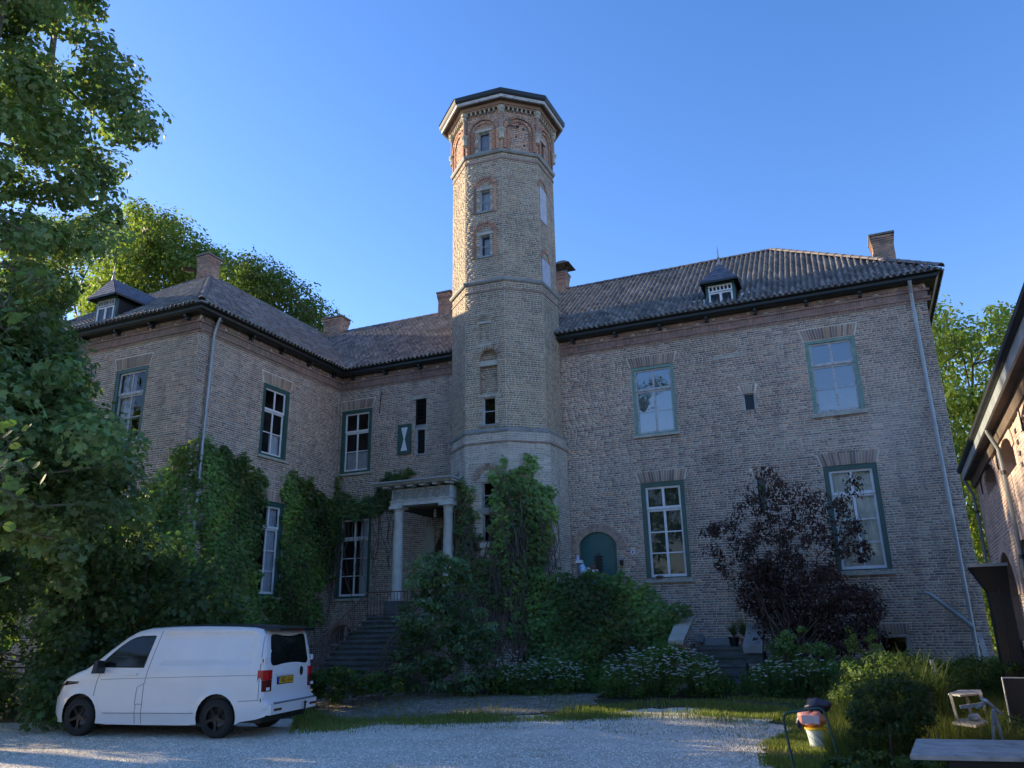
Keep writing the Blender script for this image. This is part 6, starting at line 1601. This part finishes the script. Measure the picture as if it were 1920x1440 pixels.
umbels([(1130, 1240), (1175, 1215), (1250, 1208), (1300, 1215), (1350, 1240), (1360, 1262), (1280, 1268), (1130, 1270)], 190, 16.9, 17.5, 'white flower heads on the tall weeds below the ivy parapet')
umbels([(1400, 1250), (1440, 1232), (1520, 1232), (1560, 1248), (1560, 1262), (1410, 1268)], 50, 16.9, 17.5, 'white flower heads right of the side steps')
bush('shrub', 'dense low dark shrub right of the bin and before the garden table', 'bush', [(1590, 1330), (1610, 1290), (1680, 1270), (1740, 1290), (1745, 1360), (1720, 1400), (1650, 1425), (1600, 1400)], 10.0, 11.6, 150, .13, 60, .055, (.03, .06, .025), T_OVAL, zmin=.0)
bush('shrub', 'grey-green shrub merging with the weeds left of the long grass', 'bush', [(1560, 1290), (1590, 1240), (1700, 1225), (1740, 1250), (1760, 1300), (1700, 1320), (1580, 1330)], 14, 16.5, 170, .18, 55, .07, (.05, .095, .035), T_OVAL)
bush('tall_weed', 'two tall yellow-green weed stems standing up before the basement window', 'weeds', [(1590, 1180), (1600, 1178), (1606, 1215), (1625, 1225), (1628, 1185), (1640, 1180), (1655, 1230), (1650, 1262), (1580, 1262)], 16.5, 17.2, 60, .08, 36, .05, (.09, .15, .04), T_OVAL)
bush('leafy_sapling', 'bright-leaved sapling under the purple tree right of the stone pier', 'bush', [(1440, 1215), (1470, 1180), (1500, 1178), (1520, 1200), (1560, 1215), (1560, 1245), (1445, 1250)], 18, 19, 45, .15, 34, .11, (.07, .14, .06), T_OVAL)
bush('nettle_patch', 'nettles and tall grass along the foot of the house near the zinc downpipe', 'weeds', [(1640, 1245), (1700, 1235), (1800, 1240), (1870, 1235), (1960, 1250), (1960, 1290), (1640, 1290)], 15.5, 19, 170, .17, 50, .07, (.055, .10, .028), T_OVAL)
bush('leafy_weeds', 'broad-leaved weeds below the garden table at the bottom right', 'weeds', [(1560, 1420), (1620, 1410), (1720, 1425), (1940, 1430), (1940, 1480), (1560, 1480)], 8.6, 10, 110, .09, 36, .05, (.045, .085, .03), T_IVY)
bush('leafy_weeds', 'weeds growing up before the black panel on the right', 'weeds', [(1860, 1390), (1880, 1350), (1925, 1330), (1960, 1400), (1900, 1410)], 12, 12.6, 45, .10, 36, .05, (.04, .08, .035), T_OVAL)
# arching sedge clump
def sedge(cx, cy, d, n, L, label):
    b = at_d(cx, cy, d); V = []; F = []; c = []
    for i in range(n):
        a = rng.uniform(0, 2 * math.pi); l = L * rng.uniform(.6, 1.2); k0 = len(V); q = np.array([b[0] + rng.normal(0, .1), b[1] + rng.normal(0, .1), b[2]]); sp_ = rng.uniform(.25, .8)
        for k in range(6):
            f = k / 5; x = q + np.array([math.cos(a) * l * sp_ * f, math.sin(a) * l * sp_ * f, l * (1.0 * f - .95 * sp_ * f * f)]); w = .010 * (1 - f) + .001
            V += [x + np.array([-math.sin(a) * w, math.cos(a) * w, 0]), x - np.array([-math.sin(a) * w, math.cos(a) * w, 0])]
            if k: F.append((k0 + 2 * k - 2, k0 + 2 * k - 1, k0 + 2 * k + 1, k0 + 2 * k)); c.append(None)
        cc = greens(1, (.05, .085, .035))[0]; c[-5:] = [cc] * 5
    t = thing('sedge_clump', label, 'grass clump', (b[0], b[1], 0)); mk('blades', V, F, M['grass'], t, col=np.array(c), kind='stuff')
sedge(1735, 1330, 12.5, 300, 1.0, 'arching clump of long sedge leaves behind the dark shrub')

# loose stones on the gravel
pa = [(0, 1372), (600, 1362), (1100, 1345), (1400, 1350), (1440, 1440), (0, 1440)]; n = 26000
x = rng.uniform(0, 1470, n); y = 1345 + (1445 - 1345) * rng.random(n) ** .8; k = inside(pa, x, y); g = np.array([gpx(a, b) for a, b in zip(x[k], y[k])]); N = len(g)
r = rng.uniform(.007, .020, N); th = rng.uniform(0, 6.28, N); V0 = np.array([(1, 0, 0), (0, .8, 0), (-.9, 0, 0), (0, -.9, 0), (.1, .1, .75)])
ct, st = np.cos(th), np.sin(th); V = np.stack([np.stack([g[:, 0] + r * (v[0] * ct - v[1] * st), g[:, 1] + r * (v[0] * st + v[1] * ct), g[:, 2] + r * v[2] * .8], 1) for v in V0], 1).reshape(-1, 3)
F = (np.array([(0, 1, 4), (1, 2, 4), (2, 3, 4), (3, 0, 4)])[None] + (np.arange(N) * 5)[:, None, None]).reshape(-1, 3)
c = np.array([.78, .71, .60]) * rng.uniform(.5, 1.45, (N, 1)); M['pebble'] = pbr('pebbles', (.4, .4, .4), .85, .1, 3, .0, attr=True)
mk('gravel_stones', V, F, M['pebble'], col=np.repeat(c, 4, 0), kind='stuff')

tufts('verge_tufts', [(540, 1352), (700, 1345), (1100, 1335), (1300, 1322), (1480, 1335), (1440, 1365), (1200, 1350), (900, 1362), (640, 1378)], 7000, .07, .011, GR, hv=.7, patch=.1)
tufts('bed_weeds', [(590, 1298), (1125, 1294), (1120, 1330), (900, 1345), (620, 1356)], 3500, .06, .012, (.09, .14, .05), hv=.7)
# ------------------------------------------------------------------ loose things
# things on the door landing
def at_land(l, r, t, b, y=21.0): p = at(l, b, 'y', y); q = at(r, t, 'y', y); return p[0], q[0], p[2], q[2]
x0, x1, z0, z1 = at_land(1082, 1088, 1056, 1076)
t = thing('dispenser_stand', 'grey stand with white dispenser at the left of the green door', 'stand', (x0, 21, 2.14))
mb = MB(); mb.box((x0, 21, 2.14), (x1 + .02, 21.06, z1)); mb.mk('post', M['seam'], t)
a = at(1080, 1056, 'y', 20.98); b = at(1091, 1050, 'y', 20.98); mb = MB(); mb.box((a[0], 20.95, a[2]), (b[0], 21.1, b[2])); mb.mk('tray', M['white'], t)
mb = MB(); c_ = at(1083, 1050, 'y', 21); mb.lathe([(.035, 0), (.04, .03), (.035, .10), (.012, .12), (.012, .15)], (c_[0], 21.02, c_[2]), 10); mb.mk('bottle', M['plateblue'] if False else pbr('pale_blue_plastic', (.45, .60, .85), .4, .05, 3, 0), t)
M['bag'] = pbr('blue_white_plastic', (.42, .62, .85), .45, .2, 9, .4, 25); M['pinkbag'] = pbr('orange_pink_plastic', (.62, .26, .22), .4, .15, 7, .3, 25); M['greybag'] = pbr('dark_bin_bag', (.03, .035, .06), .3, .3, 8, .9, 14)
def lump(name, label, cat, c, r, m, n=10, sq=(1, 1, 1), seed=0, parent=None):
    rr = np.random.default_rng(seed); ph = rr.uniform(0, 6, 6); V = []; F = []
    for i in range(n + 1):
        for j in range(2 * n):
            a, b = math.pi * i / n, math.pi * j / n; k = 1 + .13 * math.sin(3 * b + ph[0] + 2 * a) + .10 * math.sin(5 * a + ph[1] + b) + .05 * math.sin(9 * b + ph[2])
            V.append((c[0] + r * sq[0] * k * math.sin(a) * math.cos(b), c[1] + r * sq[1] * k * math.sin(a) * math.sin(b), c[2] + r * sq[2] * k * math.cos(a)))
    for i in range(n):
        for j in range(2 * n): F.append((i * 2 * n + j, (i + 1) * 2 * n + j, (i + 1) * 2 * n + (j + 1) % (2 * n), i * 2 * n + (j + 1) % (2 * n)))
    o = mk(name, V, F, M[m], parent, smooth=True)
    if parent is None: tag(o, label, cat)
    return o
p = at(1093, 1068, 'y', 20.95); lump('plastic_bag', 'light blue and white plastic bag on the wall before the green door', 'bag', p, .11, 'bag', sq=(.8, .8, 1.3), seed=1)
p = at(1102, 1069, 'y', 20.95); lump('plastic_bag', 'small crumpled white bag beside the blue one', 'bag', p, .08, 'white', sq=(1.2, .8, .8), seed=2)
p = at(1112, 1066, 'y', 21.0); lump('flower_pot', 'dark red bundle between the bags and the small carton', 'bundle', p, .08, 'rust', sq=(1, 1, 1.1), seed=3)
a = at(1111, 1073, 'y', 20.9); b = at(1120, 1068, 'y', 20.9); mb = MB(); mb.box((a[0], 20.85, a[2]), (b[0], 21.0, b[2])); o = mb.mk('carton', M['white']); tag(o, 'small white carton on the parapet in front of the green door', 'box')
# wall shield and mailbox
u, z = W_S.hit(1187, 1036); mb = MB(); mb.prism([W_S.P(u + a, .02, z + b) for a, b in ((-.06, .075), (.06, .075), (.06, -.01), (.0, -.085), (-.06, -.01))], (0, -.012, 0)); o = mb.mk('wall_shield', M['white']); tag(o, 'small white and blue enamel shield on the brick wall between door and window', 'sign')
mb = MB(); mb.prism([W_S.P(u + a * .55, .0335, z + b * .55) for a, b in ((-.06, .075), (.06, .075), (.0, -.085))], (0, -.002, 0)); o2 = mb.mk('blue_field', M['plateblue'], None); o2.parent = o; o2.location = np.array(o2.location) - np.array(o.location)
u, z = W_S.hit(1166, 1053); mb = MB(); wbar(mb, W_S, u - .075, u + .075, z + .03, z + .09, .02, .14); mbx = thing('mailbox', 'narrow grey letterbox on the wall right of the green door', 'mailbox', W_S.P(u, .05, z)); mb.mk('lid', M['lead'], mbx)
mb = MB(); wbar(mb, W_S, u - .045, u + .05, z - .12, z + .03, .02, .10); mb.mk('box', M['black'], mbx)
# leaf litter on the sill
u, z = W_S.hit(1237, 1083); p = W_S.P(u, .03, z + .02); lump('leaf_litter', 'brown clump of dry leaves on the sill of the green-curtained window', 'leaves', p, .07, 'rust', sq=(1.7, .6, .5), seed=5)
# pot plants on the side landing
def pot(px, py, y, r, h, m, label, leaf=(.05, .09, .035), L=.5, n=70):
    p = at(px, py, 'y', y); p[2] = 1.10; t = thing('potted_plant', label, 'plant', tuple(p)); mb = MB(); mb.lathe([(r * .7, 0), (r, h), (r * 1.08, h), (r * 1.08, h * .88), (r * .95, h * .88)], p, 14); mb.mk('pot', M[m], t)
    V = []; F = []; c = []
    for i in range(n):
        a = rng.uniform(0, 2 * math.pi); l = L * rng.uniform(.5, 1.1); k0 = len(V); s_ = rng.uniform(.1, .8)
        for k in range(5):
            f = k / 4; x = p + np.array([math.cos(a) * l * s_ * f, math.sin(a) * l * s_ * f, h + l * (f - .6 * s_ * f * f)]); w = .016 * (1 - f * .9)
            V += [x + np.array([-math.sin(a) * w, math.cos(a) * w, 0]), x - np.array([-math.sin(a) * w, math.cos(a) * w, 0])]
            if k: F.append((k0 + 2 * k - 2, k0 + 2 * k - 1, k0 + 2 * k + 1, k0 + 2 * k)); c.append(greens(1, leaf)[0])
    mk('leaves', V, F, M['grass'], t, col=np.array(c))
M['terracotta'] = pbr('terracotta', (.30, .12, .07), .85, .2, 6, .2, 40)
pot(1377, 1205, 20.9, .13, .22, 'black', 'dark pot with a spiky green plant behind the side steps', L=.45)
pot(1397, 1203, 20.95, .12, .20, 'terracotta', 'terracotta pot with tall plant beside the right stone pier', L=.6)
# green barrel in the weeds
p = gpx(1108, 1283); t = thing('rain_barrel', 'dark teal barrel standing in the weeds before the ivy parapet', 'barrel', tuple(p)); mb = MB(); mb.lathe([(.20, 0), (.22, .2), (.22, .5), (.20, .62), (.21, .64), (.05, .65)], (p[0], p[1] + .3, p[2]), 18); mb.mk('body', M['door'], t)
# bucket with bags in front of the hoop
p = gpx(1534, 1402); d_ = 11.9; s = p
bk = thing('bucket', 'white bucket with yellow rim standing in the grass behind the steel hoop', 'bucket', tuple(p)); rb_ = .135
M['bucketwhite'] = pbr('bucket_plastic', (.62, .70, .72), .4, .08, 5, .05); M['yellow'] = pbr('yellow_plastic', (.75, .50, .03), .4, .05, 5, 0)
mb = MB(); mb.lathe([(.095, 0), (.14, .255), (.135, .255), (.10, .02)], p, 24); mb.mk('bucket_body', M['bucketwhite'], bk)
mb = MB(); mb.lathe([(.139, .235), (.150, .238), (.150, .265), (.136, .266)], p, 24); mb.mk('rim', M['yellow'], bk)
mb = MB(); pts = [(p[0] + .15 * math.cos(a), p[1] - .03, p[2] + .25 - .13 * math.sin(a)) for a in np.linspace(0, math.pi, 12)]; mb.tube(pts, .004, 5); mb.mk('handle', M['zinc'], bk)
q = (p[0] - .03, p[1], p[2] + .37); pb = lump('refuse_bag', 'pink-orange plastic sack lying on the bucket with a pale printed label', 'bag', q, .15, 'pinkbag', sq=(1.25, .9, .72), seed=8)
mb = MB(); mb.box((q[0] - .13, q[1] - .152, q[2] - .05), (q[0] + .10, q[1] - .146, q[2] + .06)); lab = mb.mk('paper_label', pbr('pale_paper', (.78, .62, .66), .6, .05, 3, 0)); lab.parent = pb; lab.location = np.array(lab.location) - np.array(pb.location)
lump('refuse_bag', 'black plastic sack lying on top of the pink one', 'bag', (p[0] + .05, p[1] + .05, p[2] + .54), .14, 'greybag', sq=(1.25, .9, .68), seed=9)
lump('refuse_bag', 'small dark bag hanging left of the pink sack', 'bag', (p[0] - .20, p[1] + .06, p[2] + .32), .075, 'greybag', sq=(.8, .8, 1.3), seed=10)
# steel hoop in the foreground
yh = 10.35; P0 = at(1490, 1446, 'y', yh); P1 = at(1466, 1338, 'y', yh); P2 = at(1544, 1326, 'y', yh); P3_ = at(1580, 1446, 'y', yh)
def rounded(A, B_, Cc, r, n=6):
    A, B_, Cc = map(np.array, (A, B_, Cc)); u = (A - B_) / np.linalg.norm(A - B_); v = (Cc - B_) / np.linalg.norm(Cc - B_); a = B_ + u * r; c = B_ + v * r
    return [a * (1 - t) ** 2 + B_ * 2 * t * (1 - t) + c * t * t for t in np.linspace(0, 1, n)]
P0b = P0.copy(); P0b[2] = -.02; P0b[0] += .02; P3b = P3_.copy(); P3b[2] = -.02
mb = MB(); mb.tube([P0b, P0] + rounded(P0, P1, P2, .09) + rounded(P1, P2, P3_, .10) + [P3_, P3b], .014, 8); o = mb.mk('steel_hoop', M['green']); tag(o, 'dark green bent steel tube hoop standing on the gravel in the right foreground', 'handle frame')
# table at bottom right
t = thing('garden_table', 'weathered grey wooden table with plank top in the bottom right corner', 'table', (1.2, 7.3, 0))
zt = .75; A = at(1718, 1385, 'z', zt); Bq = at(1706, 1416, 'z', zt); Cq = at(1925, 1388, 'z', zt); 
dy = (A - Bq); ex = (Cq - A); ex /= np.linalg.norm(ex); L_ = 2.1
npl = 5
for i in range(npl):
    a0 = Bq + dy * (i + .015) / npl; a1 = Bq + dy * (i + .985) / npl; h = rng.uniform(-.002, .002)
    mb = MB(); mb.hexa([a0 - (0, 0, .03), a0 + ex * L_ - (0, 0, .03), a1 + ex * L_ - (0, 0, .03), a1 - (0, 0, .03)], [a0 + (0, 0, h), a0 + ex * L_ + (0, 0, h), a1 + ex * L_ + (0, 0, h), a1 + (0, 0, h)]); mb.mk('plank', M['wood'], t)
dn = dy / np.linalg.norm(dy)
mb = MB()
for s0 in (.08, 1.0): a0 = Bq + dn * s0 * np.linalg.norm(dy) * (1 if s0 == .08 else .92) + ex * .25 - (0, 0, .075); mb.bar(a0, a0 + ex * (L_ - .5), .03, .09)
mb.mk('apron', M['black'], t)
for fx in (.35, L_ - .35):
    for fy in (.12, .88):
        a0 = Bq + dy * fy + ex * fx; mb = MB(); mb.box((a0[0] - .035, a0[1] - .035, 0), (a0[0] + .035, a0[1] + .035, zt - .03)); mb.mk('leg', M['black'], t)
# black panel
yb_ = 12.8; a = at(1878, 1270, 'y', yb_); b = at(1960, 1264, 'y', yb_)
t = thing('black_panel', 'black board with a thin pale metal edge standing in the grass at the right edge', 'panel', (a[0], yb_, 0))
mb = MB(); mb.box((a[0] + .012, yb_, 0), (b[0], yb_ + .03, a[2] - .012)); mb.mk('board', M['black'], t)
mb = MB(); mb.box((a[0], yb_ - .01, 0), (a[0] + .012, yb_ + .04, a[2])); mb.box((a[0] + .012, yb_ - .01, a[2] - .012), (b[0], yb_ + .04, a[2])); mb.mk('edge', M['oldwhite'], t)
# broken garden furniture
def slab_at(pts, th, name, m, parent=None):
    mb = MB(); mb.prism(pts, (0, 0, -th)); return mb.mk(name, M[m], parent)
zt2 = .62; q = [at(*p, 'z', zt2) for p in ((1777, 1300), (1800, 1293), (1838, 1293), (1842, 1299), (1800, 1303))]
t = thing('old_garden_chair', 'weathered white garden chair frame sunk in the long grass behind the table', 'chair', tuple(at(1800, 1340, 'z', 0)))
slab_at(q, .025, 'seat', 'wood', t)
for a, b in (((1810, 1300), (1822, 1335)), ((1782, 1302), (1790, 1345)), ((1838, 1300), (1850, 1340))):
    p0 = at(*a, 'z', zt2); mb = MB(); mb.bar(p0, (p0[0] + .06, p0[1] - .02, 0), .035); mb.mk('leg', M['wood'], t)
mb = MB(); mb.bar(at(1800, 1326, 'y', 11.6), at(1845, 1320, 'y', 11.6), .03, .04); mb.mk('cross_rail', M['wood'], t)
t = thing('low_garden_table', 'low weathered table with a white stone on it, half hidden in grass', 'table', tuple(at(1810, 1370, 'z', 0)))
zt3 = .42; q = [at(*p, 'z', zt3) for p in ((1785, 1354), (1800, 1347), (1838, 1346), (1852, 1352), (1830, 1360))]; slab_at(q, .03, 'table_top', 'wood', t)
for a in ((1795, 1354), (1838, 1355)): p0 = at(*a, 'z', zt3); mb = MB(); mb.bar(p0, (p0[0], p0[1], 0), .035); mb.mk('leg', M['wood'], t)
p0 = at(1828, 1345, 'z', zt3 + .04); lump('white_stone', 'round white stone lying on the low garden table', 'stone', p0, .055, 'oldwhite', sq=(1.3, 1, .8), seed=12)
t = thing('trestle', 'pale grey folded wooden trestle leaning beside the black panel', 'trestle', tuple(at(1865, 1390, 'z', 0)))
ya = 11.0
for (a, b, w) in (((1846, 1312), (1876, 1338), .10), ((1862, 1330), (1882, 1392), .05), ((1861, 1334), (1863, 1392), .05), ((1832, 1326), (1848, 1318), .05)):
    mb = MB(); mb.bar(at(*a, 'y', ya), at(*b, 'y', ya + .1), .03, w, up=(0, -1, .2)); mb.mk('plank', M['oldwhite'], t)
# plank by the corner, stump post
mb = MB(); mb.bar(at(1835, 1186, 'y', 18.3), at(1850, 1232, 'y', 18.0), .09, .03); o = mb.mk('plank', M['wood']); tag(o, 'short weathered plank leaning against the right corner of the house', 'plank')
mb = MB(); mb.bar(at(1746, 1238, 'y', 14.6), at(1754, 1262, 'y', 14.5), .05, .05); o = mb.mk('wooden_stake', M['wood']); tag(o, 'pale wooden stake sticking out of the weeds', 'stake')
# cable slung between house corner and outbuilding
mb = MB(); pts = [at(1808, 1022, 'y', 22.0), at(1825, 1045, 'y', 20), at(1845, 1063, 'y', 17), at(1862, 1040, 'y', 15)]; mb.tube(pts, .008, 5); o = mb.mk('cable', M['zinc']); tag(o, 'thin grey cable slung from the house downpipe to the outbuilding', 'cable')
